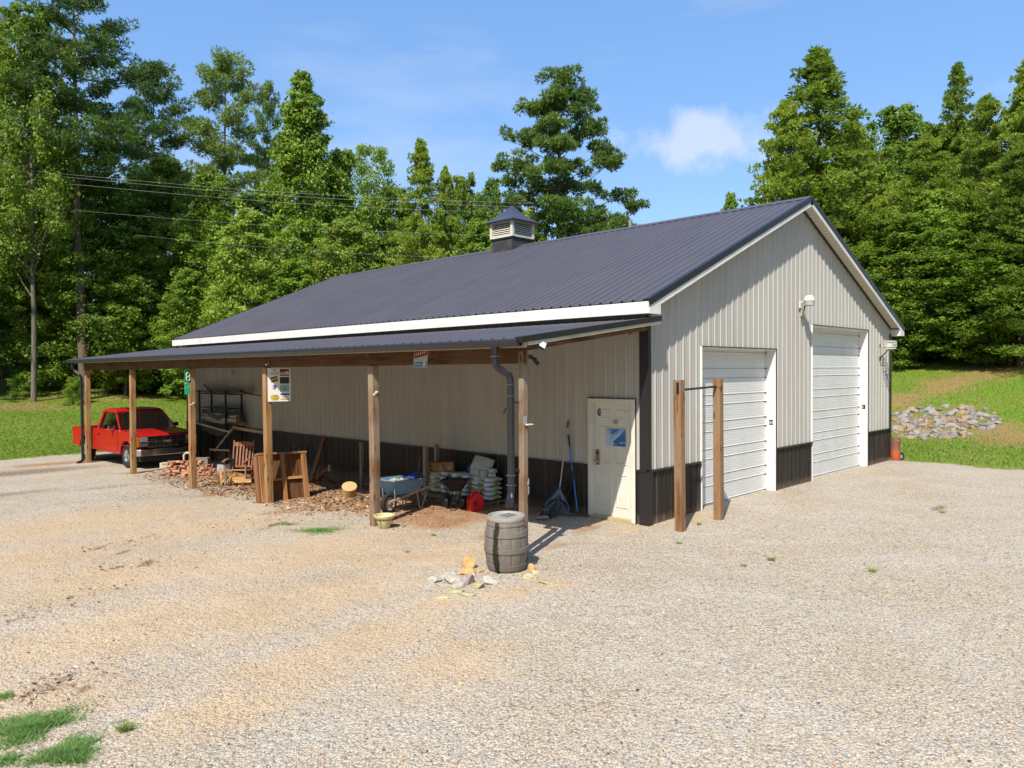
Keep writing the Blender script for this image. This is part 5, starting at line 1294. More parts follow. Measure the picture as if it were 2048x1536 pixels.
for yy, hw_ in ((.30, .135), (.20, .20)): 
    pts = [hd*(yy-.10*abs(i/6-1)**2)+sx_*(hw_*(i/6-1)) for i in range(13)]; m.tube(pts, .006, 6)
m.build('tines', PL, RK)
m = MB(); m.tube([hd*.52+sx_*.01, hd*.20+sx_*.22, hd*.03+sx_*.215], .011, 6); m.tube([hd*.52-sx_*.01, hd*.20-sx_*.22, hd*.03-sx_*.215], .011, 6); m.tube([hd*.56, hd*.24], [.018, .012], 8)
a_ = [hd*.52+nrm*.003, hd*.30+sx_*.13, hd*.27, hd*.30-sx_*.13]; m.add([a_[0]+sx_*.015, a_[1], hd*.33+sx_*.06, hd*.40+sx_*.012, a_[0]-sx_*.015, a_[3], hd*.33-sx_*.06, hd*.40-sx_*.012], [(0, 1, 2, 3), (4, 7, 6, 5)])
m.build('rake_frame', PL, RK)
top = wallp(1136.5, 870, -.05); b_ = gp(1156, 1032)
GRK = empty('garden_rake', b_, 0, 'garden rake with bright blue handle leaning beside the leaf rake', 'rake'); tl = top-b_; hd = tl.normalized()
m = MB(); m.tube([hd*.08, tl*.45], .013, 8); m.tube([tl*.55, tl*.86], .013, 8); m.build('handle', plain('handle_blue', (.015, .20, .62), .3), GRK)
m = MB(); m.tube([tl*.45, tl*.55], .0135, 8); m.build('collar', plain('grip_dark', (.03, .03, .035), .6), GRK); m = MB(); m.tube([tl*.86, tl], .017, 8); m.build('grip', plain('grip_dark', (.03, .03, .035), .6), GRK)
m = MB(); m.tube([hd*.12, hd*.02, sx_*.0+Vector((0, 0, .03))], .010, 7)
for s_ in (-1, 1): m.tube([hd*.03, AR*s_*.11+Vector((-.04, -.04, .05)), AR*s_*.19+Vector((-.06, -.06, .02))], .006, 6)
m.tube([AR*-.2+Vector((-.06, -.06, .03)), AR*.2+Vector((-.06, -.06, .03))], .008, 6)
for k in range(14): m.tube([AR*(-.2+k*.4/13)+Vector((-.06, -.06, .03)), AR*(-.2+k*.4/13)+Vector((-.09, -.09, .005))], .004, 5)
m.build('rake_head', plain('rust_steel', (.10, .055, .035), .7, var=.4), GRK)
c = gp(1158, 1024)
m = MB(); m.lathe([(0, 0), (.08, 0), (.125, .05), (.13, .09), (.10, .14), (.105, .16), (.12, .165), (.11, .15), (.085, .14), (.10, .08), (0, .05)], 28)
tag(m.build('clay_pot', plain('glazed_brown', (.09, .035, .02), .25, var=.35), None, 40, loc=c), 'brown glazed clay pot behind the garden rake', 'clay pot')
for (px, py, s, m_, lab) in [(1083, 1040, (.17, .11, .045), S_PU, 'brown stone block on the ground left of the leaf rake'), (1100, 1031, (.22, .12, .015), S_TN, 'thin tan slab resting on the brown block')]:
    c = gp(px, py); tag(rock_obj('stone', (c.x, c.y, c.z+(.05 if m_ is S_PU else .115)), s, m_, 90, -YAW), lab, 'stone')
# dark folded hand cart leaning on the wall
a_ = wallp(1112, 925, -.06); b_ = gp(1094, 1034); HT = empty('hand_cart', b_, 0, 'dark folded hand cart leaning on the wall behind the front post', 'hand cart'); tl = a_-b_
m = MB()
for s_ in (-.17, .17): m.tube([Vector((0, s_, 0)), Vector((tl.x, s_, tl.z*.5)), Vector((tl.x*1.0, s_, tl.z))], .014, 7)
for q in (.15, .4, .65, .98): m.tube([Vector((tl.x*q, -.17, tl.z*q)), Vector((tl.x*q, .17, tl.z*q))], .011, 6)
m.build('cart_frame', plain('cart_dark', (.02, .025, .03), .4), HT, 50)
m = MB(); m.box(-.12, .02, -.17, .17, .005, .015); m.add([(-.01, -.14, .06), (-.01, .14, .06), (tl.x*.8, .14, tl.z*.62), (tl.x*.8, -.14, tl.z*.62)], [(0, 1, 2, 3)]); m.build('cart_panel', plain('cart_panel', (.025, .035, .04), .5), HT)
c = at(1061, 970, 10.9)
bx2 = MB(); bx2.box(0, .05, -.04, .04, -.14, -.02); bx2.box(0, .045, -.045, .03, -.0, .09)
o = bx2.build('meter_box', plain('grey_box', (.38, .38, .37), .5), None, bevel=.004, loc=(-DN+.05, .07, 1.02)); tag(o, 'pair of small grey outlet boxes on the side of the front post', 'outlet box')
# hooked pole
m = MB(); pts = [wallp(1005, 1004, -.12), wallp(1017, 930, -.08), wallp(1026, 850, -.05), wallp(1027, 826, -.05), wallp(1024, 817, -.06), wallp(1018, 814, -.08), wallp(1012, 817, -.1), wallp(1008, 824, -.1), wallp(1007.5, 829, -.1)]
m.tube(pts, [.006, .006, .007, .008, .009, .009, .009, .011, .006], 8); tag(m.build('hooked_pole', BP, None, 50), 'thin black pole with a hooked top leaning on the wall behind the downspout', 'pole')

# ---------------------------------------------------------------- wood under the lean-to
M_OLD = wood('brown_lumber', (.15, .060, .022), (.32, .145, .055), 'z', grey=(.20, .12, .07), greyamt=.5); M_OLDX = wood('brown_lumber_x', (.20, .09, .035), (.38, .19, .08), 'x', grey=(.25, .18, .12), greyamt=.5)
M_YEL = wood('yellow_lumber', (.46, .26, .09), (.60, .38, .16), 'x', False); M_GRW = wood('grey_lumber', (.22, .165, .115), (.34, .26, .18), 'z', grey=(.3, .26, .2))
M_OLDB = wood('orange_lumber', (.26, .11, .035), (.44, .21, .075), 'z', grey=(.3, .17, .09), greyamt=.4); M_BACK = wood('dark_lumber', (.10, .042, .018), (.20, .09, .035), 'z', False)
c = gp(504, 1004); PN = empty('wooden_panel', (c.x+.02, 7.72, ground_z(-2.9, 7.7)-.01), 0, 'heavy wooden crate side with three battens leaning behind the third post', 'wood panel'); PN.rotation_euler = (R(-13), R(2.0), R(-2))
for k, (x0, x1) in enumerate([(0, .13), (.50, .60), (1.0, 1.12)]):
    m = MB(); m.box(x0, x1, -.10, -.058, .0, 1.03); m.build('batten', M_OLDB, PN, bevel=.006)
m = MB(); m.box(-.02, 1.14, -.11, .06, 1.03, 1.075); m.build('top_rail', M_OLDX, PN, bevel=.006)
m = MB(); m.box(.13, .50, -.075, .0, .46, .50); m.box(.60, 1.0, -.08, .0, .47, .53); m.build('brace', M_YEL, PN, bevel=.005)
for k in range(6):
    m = MB(); m.box(.02+k*.183, .02+k*.183+.178, -.018, .004, .03+.01*(k % 2), 1.03); m.build('backing_board', M_BACK, PN, bevel=.003)
m = MB(); m.box(-.05, -.005, -.05, .09, -.02, 1.02); m.build('side_board', M_OLD, PN, bevel=.004)
# rocking chair
c = gp(478, 968); RC = empty('rocking_chair', (c.x, c.y, c.z), -YAW, 'broken brown slatted rocking chair facing the yard beside the wooden panel', 'rocking chair')
MCH = wood('chair_wood', (.20, .075, .035), (.34, .14, .065), 'z', False, grey=(.3, .2, .15), greyamt=.4); MCO = wood('chair_orange', (.45, .20, .05), (.62, .33, .10), 'x', False)
for s_ in (-1, 1):
    m = MB(); m.bar((s_*.25, .24, .32), (s_*.262, .42, 1.10), .035, .04); m.build('back_post', MCH, RC, bevel=.006)
    m = MB(); m.bar((s_*.27, -.26, .03), (s_*.27, -.26, .60), .042, .045); m.build('leg', MCH, RC, bevel=.006)
    m = MB(); m.bar((s_*.27, .26, .03), (s_*.25, .25, .36), .042, .045); m.build('leg', MCH, RC, bevel=.006)
    m = MB(); pts = [(s_*.27, -.42+.9*i/8, .085-.10*math.sin(math.pi*i/8)+.0) for i in range(9)]
    for i in range(8): m.bar(pts[i], pts[i+1], .03, .045)
    m.build('rocker', plain('rocker_dark', (.06, .03, .025), .7), RC)
    m = MB(); pts = [(s_*.28, -.34+.62*i/6, .62+.035*math.sin(math.pi*i/6)) for i in range(7)]
    for i in range(6): m.bar(pts[i], pts[i+1], .07, .022)
    m.build('armrest', MCH, RC)
m = MB()
for i in range(8):
    x0 = -.25+.5*i/8; x1 = x0+.5/8; h0 = .035*math.sin(math.pi*i/8); h1 = .035*math.sin(math.pi*(i+1)/8)
    m.add([(x0, .385, .95), (x1, .385, .95), (x1, .405, 1.04+h1), (x0, .405, 1.04+h0), (x0, .41, .95), (x1, .41, .95), (x1, .43, 1.04+h1), (x0, .43, 1.04+h0)], [(0, 1, 2, 3), (7, 6, 5, 4), (3, 2, 6, 7), (0, 4, 5, 1)])
m.build('crest_rail', MCH, RC)
m = MB(); m.bar((-.25, .26, .43), (.25, .26, .43), .03, .05); m.build('lower_rail', MCH, RC)
for k in range(5): m = MB(); x = -.168+.084*k; m.bar((x, .262, .44), (x, .395, .96), .045, .016); m.build('back_slat', MCH, RC, bevel=.003)
for k in range(5): m = MB(); y = -.26+.105*k; m.box(-.27, .27, y, y+.07, .385-.012*k, .403-.012*k); m.build('seat_slat', MCH if k else MCO, RC, bevel=.003)
m = MB(); m.bar((-.27, -.26, .20), (.27, -.26, .20), .03, .06); m.build('front_rail', MCO, RC)
# broken yellow frame in front of the chair
c = gp(446, 972); BF = empty('broken_frame', (c.x, c.y, c.z), -YAW, 'broken yellow wooden frame lying in front of the rocking chair', 'wood frame')
m = MB(); m.bar((-.05, .1, .10), (.75, -.05, .14), .04, .09); m.build('rail', M_YEL, BF, bevel=.004)
m = MB(); m.bar((-.10, .15, .0), (-.16, .25, .42), .05, .05); m.build('stub_leg', M_YEL, BF, bevel=.004)
m = MB(); m.bar((.09, -.08, -.02), (.09, -.05, .50), .045, .04); m.build('stub_leg', M_GRW, BF, bevel=.004)
m = MB(); m.bar((.02, -.1, .02), (.24, -.05, .02), .05, .04); m.bar((.18, -.1, .02), (.26, -.02, .14), .04, .04); m.build('foot', plain('rocker_dark', (.06, .03, .025), .7), BF, bevel=.004)
m = MB(); m.bar((.12, -.06, .12), (.30, .1, .34), .03, .03); m.build('brace', M_YEL, BF)
# leaning and fallen boards
def board(a, b, w, h, mat, lab, name='board', cat='board', up=(0, 0, 1), grp=None):
    m = MB(); A_ = Vector(a); m.bar((0, 0, 0), Vector(b)-A_, w, h, up); return tag(m.build(name, mat, None, bevel=.004, loc=A_), lab, cat, grp)
a_ = gp(621, 964); b_ = wallp(648, 876, -.06); board(a_, b_, .11, .05, M_OLD, 'brown board leaning up against the dark wall right of the wooden panel')
a_ = gp(632, 962); b_ = wallp(658, 936, -1.0); board(a_, b_, .09, .045, M_OLD, 'short board propped low beside the leaning board')
board(b_+Vector((0, 0, -.09)), b_+Vector((.02, .0, .08)), .03, .05, M_YEL, 'yellow end piece nailed on the short propped board', 'wood_offcut', 'offcut')
board(gp(637, 966), gp(637, 966)+Vector((0, .05, .28)), .05, .03, M_OLD, 'upright stake beside the short propped board', 'stake', 'stake')
a_ = wallp(723, 884, -.45); board((a_.x, a_.y, ground_z(a_.x, a_.y)), a_, .06, .09, M_GRW, 'upright grey board against the wall between second and third posts')
a_ = wallp(851, 893, -.75); board((a_.x, a_.y, ground_z(a_.x, a_.y)), a_, .07, .09, M_GRW, 'front upright stake of the tool rack behind the wheelbarrow', 'rack_post', 'post')
b_ = wallp(873, 889, -.35); board((b_.x, b_.y, ground_z(b_.x, b_.y)), b_, .07, .09, M_GRW, 'rear upright stake of the tool rack near the wall', 'rack_post', 'post')
board(wallp(856, 933, -.6), wallp(879, 929, -.35), .04, .11, wood('rack_board', (.24, .17, .11), (.34, .25, .17), 'x', False), 'short cross board on the tool rack', up=(0, 0, 1))
for (p, q, x0, x1, r_, c_, lab) in [((833, 958), (841, 915), -.9, -.7, .012, (.20, .10, .05), 'brown tool handle nearest the wheelbarrow'), ((838, 955), (868, 918), -.85, -.5, .011, (.30, .13, .06), 'reddish tool handle slanting behind the rack stake'), ((862, 936), (896, 905), -.5, -.25, .010, (.03, .07, .05), 'dark green tool handle slanting to the right'), ((840, 957), (868, 940), -.8, -.5, .011, (.02, .02, .02), 'black tool handle lying low across the rack')]:
    m = MB(); m.tube([wallp(*p, x0), wallp(*q, x1)], r_, 7); tag(m.build('tool_handle', plain('th%d' % int(c_[0]*1000+c_[1]*100), c_, .6)), lab, 'tool')
def log(a, b, r_, mat1, mat2, lab, grp=None):
    L0 = Vector(a); d = Vector(b)-L0; o = empty('firewood_log', L0, 0, lab, 'firewood', grp)
    m = MB(); m.tube([(0, 0, 0), d*.33, d*.66, d], [r_, r_*1.04, r_*.98, r_*1.02], 10, cap=False); m.build('bark', mat1, o, 40)
    m = MB(); n_ = d.normalized(); q = n_.orthogonal().normalized(); w_ = n_.cross(q)
    for e, s_ in ((d*1.0, 1), (d*0, -1)): m.add([e+n_*.001*s_]+[e+(q*math.cos(k*.628)+w_*math.sin(k*.628))*r_*.99 for k in range(10)], [(0, 1+k, 1+(k+1) % 10) for k in range(10)])
    m.build('cut_face', mat2, o); return o
BK = bark_mat('log_bark', (.06, .035, .02), (.16, .10, .06)); CF = plain('cut_wood', (.45, .28, .13), .8, var=.3, scale=20)
rk = random.Random(9)
nw = ['lower left', 'lower middle', 'lower right', 'upper left', 'upper middle', 'upper right', 'top left', 'top']
for k, (u, v) in enumerate([(0, 0), (.16, 0), (.32, 0), (.08, .13), (.24, .13), (.38, .12), (.14, .26), (.3, .25)]):
    c = gp(850, 1000); x = c.x+.25+u*.7; y = c.y+.35-u*.72; z = ground_z(x, y)+.07+v
    log((x, y, z), (x+.42, y+.42+rk.uniform(-.08, .08), z+.02), rk.uniform(.055, .075), BK, CF, f'{nw[k]} split log in the firewood heap beside the bag stacks', 'firewood heap by the tool rack')
c = gp(699, 996); ST = empty('stump', (c.x, c.y, c.z+.16), 0, 'pale sawn log round tipped on its side between second and third posts', 'log round'); ST.rotation_euler = (R(28), R(14), -YAW-.2)
m = MB(); m.lathe([(.155, -.13), (.165, -.05), (.16, .05), (.165, .13)], 24); m.build('bark', wood('peeled_log', (.42, .26, .10), (.58, .40, .18), 'z', False), ST, 40)
m = MB(); m.lathe([(.165, .13), (.15, .134), (0, .132)], 24); m.lathe([(.155, -.13), (0, -.13)], 24); m.build('cut_face', plain('pale_cut', (.50, .34, .16), .8, var=.25, scale=10), ST, 30)
c = gp(712, 999); tag(rock_obj('stump_chunk', (c.x, c.y-.12, c.z+.04), (.13, .08, .07), BK, 33, -YAW), 'dark bark chunk lying in front of the pale log round', 'bark chunk')
for (px, py, s, m_, lab, nm_) in [(563, 1000, (.11, .08, .07), S_WH, 'white concrete chunk at the foot of the third post', 'concrete_chunk'), (606, 1007, (.13, .04, .02), S_WH, 'pale flat stone chip right of the wooden panel', 'stone'), (611, 971, (.12, .05, .03), S_WH, 'whitish stone slab behind the wooden panel', 'stone'), (672, 955, (.08, .06, .08), S_PU, 'brown lump of wood near the dark wall', 'wood_lump'), (790, 1000, (.05, .05, .03), S_OR, 'orange clay lump under the wheelbarrow', 'clay_lump')]:
    c = gp(px, py); tag(rock_obj(nm_, (c.x, c.y, c.z+s[2]*.7), s, m_, px, -YAW), lab, 'stone')
# low sticks and slats strewn on the ground
for k in range(70):
    px = rk.uniform(425, 745); c = gp(px, rk.uniform(958, 990)); a0 = rk.uniform(0, 3.14); l_ = rk.uniform(.15, .5)
    m = MB(); m.tube([(0, 0, 0), (l_*.5*math.cos(a0), l_*.5*math.sin(a0), rk.uniform(0, .05)), (l_*math.cos(a0), l_*math.sin(a0), rk.uniform(-.01, .04))], [.012, .010, .006], 5)
    tag(m.build('stick', M_OLD if k % 3 else M_GRW, None, loc=(c.x, c.y, c.z+.025)), 'thin brown stick lying among the bark litter under the lean-to', 'stick', 'sticks strewn under the lean-to')

# bricks in a loose pile by the truck
BKM = [stone_mat('brick_a', (.36, .13, .07), (.50, .22, .12), (.55, .45, .35)), stone_mat('brick_b', (.42, .20, .12), (.56, .32, .20), (.6, .5, .4)), stone_mat('brick_c', (.27, .12, .08), (.40, .20, .14))]
def brick_mesh(mat): m = MB(); m.box(-.10, .10, -.047, .047, -.03, .03); return m.build('brick', mat, None, bevel=.006)
bp = [brick_mesh(mm) for mm in BKM]; ubk = set()
def brick(x, y, z, rz, tl_=0.):
    k = rk.randrange(3); o = bp[k] if k not in ubk else bp[k].copy()
    if k in ubk: col.objects.link(o)
    ubk.add(k); o.location = (x, y, z); o.rotation_euler = (tl_, rk.uniform(-.1, .1)*(tl_ != 0), rz); tag(o, 'old red brick in the loose brick pile in front of the truck', 'brick', 'bricks in the pile by the truck')
b0 = gp(326, 951); b1 = gp(432, 948); 
for row in range(6):
    for k in range(8-row//2):
        t_ = (k+.5*(row % 2)+.3)/8.5; q = b0.lerp(b1, t_); q = q+AF*.15
        if rk.random() < .88: brick(q.x+rk.uniform(-.03, .03), q.y+rk.uniform(-.04, .04), ground_z(q.x, q.y)+.032+row*.066, -YAW+rk.uniform(-.25, .25)+(1.57 if rk.random() < .3 else 0))
for k in range(14):
    q = b0.lerp(b1, rk.uniform(.0, 1.1)); q = q-AF*rk.uniform(.05, .45); brick(q.x, q.y, ground_z(q.x, q.y)+.035, rk.uniform(0, 3), rk.uniform(-.4, .4))
def cblock(px, py, dz, s, mat, lab, hollow=True, rz=-YAW):
    c = gp(px, py); o = empty('concrete_block', (c.x, c.y, c.z+dz), rz, lab, 'concrete block'); m = MB(); a, b, h = s
    if hollow:
        m.box(-a, a, -b, -b+.03, 0, h); m.box(-a, a, b-.03, b, 0, h)
        for x in (-a, -.015, a-.03): m.box(x, x+.03, -b+.03, b-.03, 0, h)
    else: m.box(-a, a, -b, b, 0, h)
    m.build('block', mat, o, bevel=.006); return o
cblock(334, 947, .16, (.16, .11, .16), stone_mat('pale_block', (.42, .38, .30), (.56, .50, .40)), 'pale rounded concrete block at the left end of the brick pile', False)
m = MB(); m.tube([(-.16, 0, 0), (-.16, 0, .14), (-.10, 0, .20), (.10, 0, .20), (.16, 0, .14), (.16, 0, 0)], .035, 8); c = gp(372, 949)+AF*.25; tag(m.build('concrete_arch', stone_mat('pale_block2', (.42, .37, .27), (.56, .50, .38)), None, 50, loc=(c.x, c.y, c.z+.40), rot=(0, 0, -YAW)), 'tan concrete arch piece sitting on the brick pile', 'concrete arch')
cblock(450, 942, .0, (.2, .1, .2), stone_mat('cinder', (.30, .33, .36), (.44, .46, .48)), 'blue grey concrete block on the ground left of the rocking chair')
cblock(405, 942, .16, (.20, .10, .24), stone_mat('dark_block', (.16, .14, .12), (.26, .23, .2)), 'dark grey block behind the post on the brick pile', False)
# iron tongs like frame beside the pile
c = gp(416, 953); m = MB(); m.tube([(-.12, 0, .40), (-.09, 0, .1), (0, 0, .0), (.09, 0, .12), (.14, 0, .36)], .022, 7); m.tube([(-.10, .02, .22), (.11, .02, .26)], .012, 6)
tag(m.build('iron_frame', plain('rust_red', (.30, .11, .06), .8, var=.4), None, 50, loc=c, rot=(0, 0, -YAW)), 'rusty curved iron frame standing right of the fourth post', 'iron frame')

# ---------------------------------------------------------------- storage rack with pipes at the far end
SR = empty('storage_rack', (-.1, 15.8, ground_z(-.3, 15.8)), 0, 'black metal storage rack against the far end of the shaded wall', 'rack')
DKM = plain('rack_black', (.012, .012, .013), .5); g_ = ground_z(-.3, 15.8)
for (x, y) in [(-.45, 1.2), (-.45, -.72), (-.05, 1.2), (-.05, -.95)]:
    m = MB(); m.box(x-.025, x+.025, y-.025, y+.025, 0, 2.10-g_); m.build('upright', DKM, SR)
for z in (2.0, 1.55, .98):
    m = MB(); m.box(-.47, -.03, -1.0, 1.25, z-g_-.03, z-g_); m.build('shelf', DKM, SR)
for (z, x, lab) in [(2.03, -.40, 'front tan board on the top shelf of the storage rack'), (2.03, -.2, 'rear tan board on the top shelf of the storage rack')]:
    board((x, 14.1, z), (x, 17.6, z+.02), .14, .04, wood('tan_board', (.26, .15, .08), (.38, .24, .13), 'y', False), lab)
PVC = plain('tan_pipe', (.46, .36, .24), .5, var=.15)
for k, (x, z) in enumerate([(-.42, 1.20), (-.30, 1.20), (-.18, 1.20), (-.40, 1.32), (-.27, 1.33), (-.14, 1.31), (-.36, 1.09), (-.22, 1.08)]):
    m = MB(); m.tube([(0, -1.3+.07*((k*5) % 7), 0), (0, 1.9, 0)], .055, 12, cap=False); o = m.build('pipe', PVC, None, 50, loc=(x-.03, 15.8, z)); sd = o.modifiers.new('s', 'SOLIDIFY'); sd.thickness = .006; tag(o, 'long tan plastic pipe lying on the storage rack', 'pipe', 'pipes on the storage rack')
m = MB(); n_ = 12
for i in range(n_+1):
    y = -1.15+2.2*i/n_; dz = -.16*math.sin(math.pi*i/n_)**2; m.v += [(-.50, y, .42+dz), (-.52, y, .28+dz*1.1+.02*math.sin(i*2))]
m.f = [(2*i, 2*i+2, 2*i+3, 2*i+1) for i in range(n_)]; o = m.build('tarp', plain('tarp_black', (.016, .016, .018), .6), None, 60, loc=(0, 15.8, 1.06)); tag(o, 'black tarp edge sagging over the pipes on the rack', 'tarp')
m = MB()
for i in range(n_+1):
    y = -1.15+2.3*i/n_; dz = -.14*math.sin(math.pi*i/n_)**2; m.v += [(-.50, y, .30+dz*.6), (-.52, y, -.02+dz+.02*math.sin(i*2))]
m.f = [(2*i, 2*i+2, 2*i+3, 2*i+1) for i in range(n_)]; o = m.build('tarp', plain('tarp_black', (.016, .016, .018), .6), None, 60, loc=(0, 15.8, .82)); tag(o, 'dark tarp hanging below the pipes on the storage rack', 'tarp')
TB = wood('beige_board', (.30, .22, .14), (.42, .32, .21), 'y', False)
board(wallp(393, 846, -.75), wallp(459, 864, -.75), .03, .06, TB, 'long beige strip sloping down under the storage rack')
board(wallp(466, 855, -.6), wallp(527, 865, -.6), .04, .09, TB, 'beige board sloping behind the third post')
board(wallp(429, 902, -1.0), wallp(466, 856, -.75), .035, .05, TB, 'slanting strut rising from the brick pile to the beige board')
board(wallp(420, 899, -1.0), wallp(459, 901, -1.0), .03, .05, TB, 'level beige strip at the foot of the slanting strut')
board(wallp(425, 788, -.5), wallp(407, 768, -.5), .04, .02, DKM, 'thin dark stick poking up from the storage rack', 'stick', 'stick')
m = MB(); m.tube([wallp(520, 791, -.45), wallp(480, 785, -.45)], .02, 6); tag(m.build('rod', DKM), 'black rod sticking out of the storage rack top shelf', 'rod')
m = MB(); m.tube([(0, -.3, 0), (0, 0, .03), (0, .25, 0)], .012, 6); p_ = wallp(462, 748, -.1); m.box(-.01, .03, .02, .12, -.05, .03)
tag(m.build('wall_lamp', plain('lamp_white', (.6, .58, .5), .5), None, loc=p_), 'small pale lamp fixed high on the shaded wall above the rack', 'lamp')
# dark tools low on the wall between panel and leaning board
for k in range(5):
    p_ = wallp(578+k*11, 882, -.06); m = MB(); m.tube([(0, 0, 0), (0, 0, .35+.05*(k % 2))], .014, 6); p_.z -= .5
    tag(m.build('hanging_tool', plain('tool_dark', (.06, .055, .055), .5), None, loc=p_), 'dark tool handle standing against the wainscot behind the wooden panel', 'tool', 'tool handles behind the wooden panel')
# ---------------------------------------------------------------- red pickup truck
tk = (-1.95, 18.95); TR = empty('pickup_truck', (tk[0], tk[1], ground_z(*tk)), R(-86), 'red pickup truck with chrome grille parked under the far end of the lean-to', 'pickup truck')
PR = plain('truck_red', (.40, .008, .008), .22, var=.08, scale=2, dirt=(.30, .03, .02), damt=.25, bump=.005, spec=.6)
CHR = plain('chrome', (.62, .62, .64), .18, metal=1., var=.1, bump=.01); BLK = plain('truck_black', (.012, .012, .013), .5); TYR = plain('tyre_rubber', (.014, .014, .015), .75)
def glass_mat(name, tint, clear):
    t = NT(name); g = t.n('ShaderNodeBsdfGlossy'); g.inputs['Roughness'].default_value = .03; g.inputs['Color'].default_value = (.9, .95, 1, 1)
    tr = t.n('ShaderNodeBsdfTransparent'); tr.inputs[0].default_value = (*tint, 1); lw = t.n('ShaderNodeFresnel', i_IOR=1.5); ms = t.n('ShaderNodeMixShader'); t.l(lw.outputs[0], ms.inputs[0]); t.l(tr.outputs[0], ms.inputs[1]); t.l(g.outputs[0], ms.inputs[2]); t.l(ms.outputs[0], t.out.inputs[0]); return t.m
GLS = glass_mat('truck_glass', (.42, .46, .44), .5)
def arc(cx_, cz_, r_, a0, a1, n=10): return [(cx_+r_*math.cos(R(a0+(a1-a0)*i/n)), cz_+r_*math.sin(R(a0+(a1-a0)*i/n))) for i in range(n+1)]
prof = [(-.56, .42)]+[(1.2, .40)]+arc(1.70, .40, .44, 178, 2)+[(2.36, .44), (2.44, .62), (2.44, .98), (2.36, 1.055), (1.9, 1.10), (1.24, 1.14), (-.56, 1.14)]
m = MB()
for s_ in (-1, 1): m.prism(prof, s_*.93 if s_ > 0 else -.93, s_*.70)
fr_ = [(1.2, .95), (1.9, .95), (2.44, .95), (2.44, .98), (2.36, 1.055), (1.9, 1.11), (1.24, 1.15)]
m.build('fender', PR, TR, bevel=.025)
m = MB(); m.prism(fr_, -.70, .70); m.build('hood', PR, TR, bevel=.012)
m = MB()
m.box(-.56, 1.24, -.70, .70, .42, .60); m.box(1.20, 2.40, -.69, .69, .40, .95); m.build('engine_bay', BLK, TR)
m = MB(); m.box(-.57, -.52, -.70, .70, .45, 1.14); m.box(.9, 1.22, -.70, .70, .9, 1.14); m.build('firewall', BLK, TR)
m = MB()
side_ = [(-2.6, .52)]+[(-2.05, .48)]+arc(-1.55, .42, .44, 175, 5)+[(-.60, .44), (-.60, 1.13), (-2.6, 1.11)]
for s_ in (-1, 1): m.prism(side_, s_*.93, s_*.83)
m.box(-.68, -.61, -.82, .82, .55, 1.12); m.build('bed', PR, TR, bevel=.02)
m = MB(); m.box(-2.58, -2.52, -.82, .82, .56, 1.11); m.build('tailgate', PR, TR, bevel=.012)
m = MB(); m.box(-2.52, -.68, -.82, .82, .55, .60); m.box(-1.95, -1.15, -.82, -.62, .60, .82); m.box(-1.95, -1.15, .62, .82, .60, .82); m.build('bed_floor', plain('bed_liner', (.05, .05, .05), .6), TR)
cb = [(1.20, .88, 1.13), (.52, .72, 1.69), (-.54, .88, 1.13), (-.42, .72, 1.69)]
m = MB()
rv = []
for z_, x0, x1, yy in ((1.68, -.44, .55, .735), (1.745, -.42, .50, .71), (1.785, -.34, .38, .60)):
    rv += [(x0, -yy, z_), (x1, -yy, z_), (x1, yy, z_), (x0, yy, z_)]
m.add(rv, [(3, 2, 1, 0), (8, 9, 10, 11)]+[(4*i+k, 4*i+(k+1) % 4, 4*i+4+(k+1) % 4, 4*i+4+k) for i in range(2) for k in range(4)])
m.build('cab_roof', PR, TR, bevel=.02)
m = MB()
for s_ in (-1, 1):
    m.bar((1.20, s_*.88, 1.12), (.50, s_*.72, 1.70), .045, .06); m.bar((-.50, s_*.88, 1.12), (-.38, s_*.72, 1.70), .10, .05, (0, 1, 0)); m.bar((.50, s_*.722, 1.69), (-.40, s_*.722, 1.69), .04, .06)
m.bar((-.53, -.8, 1.16), (-.53, .8, 1.16), .04, .10); m.bar((-.43, -.7, 1.66), (-.43, .7, 1.66), .04, .08)
for s_ in (-1, 1): m.bar((-.53, s_*.78, 1.12), (-.42, s_*.66, 1.7), .16, .04, (0, 0, 1))
m.build('pillar', PR, TR, bevel=.01)
m = MB(); m.add([(1.18, -.84, 1.15), (1.18, .84, 1.15), (.53, .69, 1.68), (.53, -.69, 1.68)], [(0, 1, 2, 3)]); m.build('windshield', GLS, TR)
m = MB(); m.add([(-.52, -.70, 1.20), (-.52, .70, 1.20), (-.42, .60, 1.64), (-.42, -.60, 1.64)], [(0, 1, 2, 3)]); m.build('rear_window', GLS, TR)
for s_ in (-1, 1):
    d = MB(); d.prism([(-.46, .50), (1.08, .48), (1.12, .7), (1.12, 1.13), (-.46, 1.13)], s_*.931, s_*.942); dr = d.build('door', PR, TR, bevel=.004)
    d = MB(); d.box(-.36, -.22, s_*.943, s_*.955, .93, .975); d.build('door_handle', BLK, dr)
    d = MB(); d.prism([(-.56, .70), (2.40, .70), (2.40, .715), (-.56, .715)], s_*.9425, s_*.946); d.build('trim_strip', plain('trim_red', (.30, .02, .02), .4), dr)
    d = MB(); d.add([(1.02, s_*.855, 1.15), (-.42, s_*.865, 1.15), (-.34, s_*.725, 1.67), (.48, s_*.725, 1.67)], [(0, 1, 2, 3)]); d.build('side_window', GLS, TR)
    d = MB(); d.box(.78, .90, s_*1.0-.11, s_*1.0+.11, 1.16, 1.29); mr = d.build('mirror', CHR, TR, bevel=.015); d = MB(); d.bar((.88, s_*.90, 1.16), (.85, s_*.98, 1.2), .03); d.build('mirror_arm', BLK, mr)
m = MB()
for s_ in (-1, 1): m.box(.0, .50, s_*.38-.30, s_*.38+.30, .62, .98); m.box(-.12, .08, s_*.38-.27, s_*.38+.27, .9, 1.42)
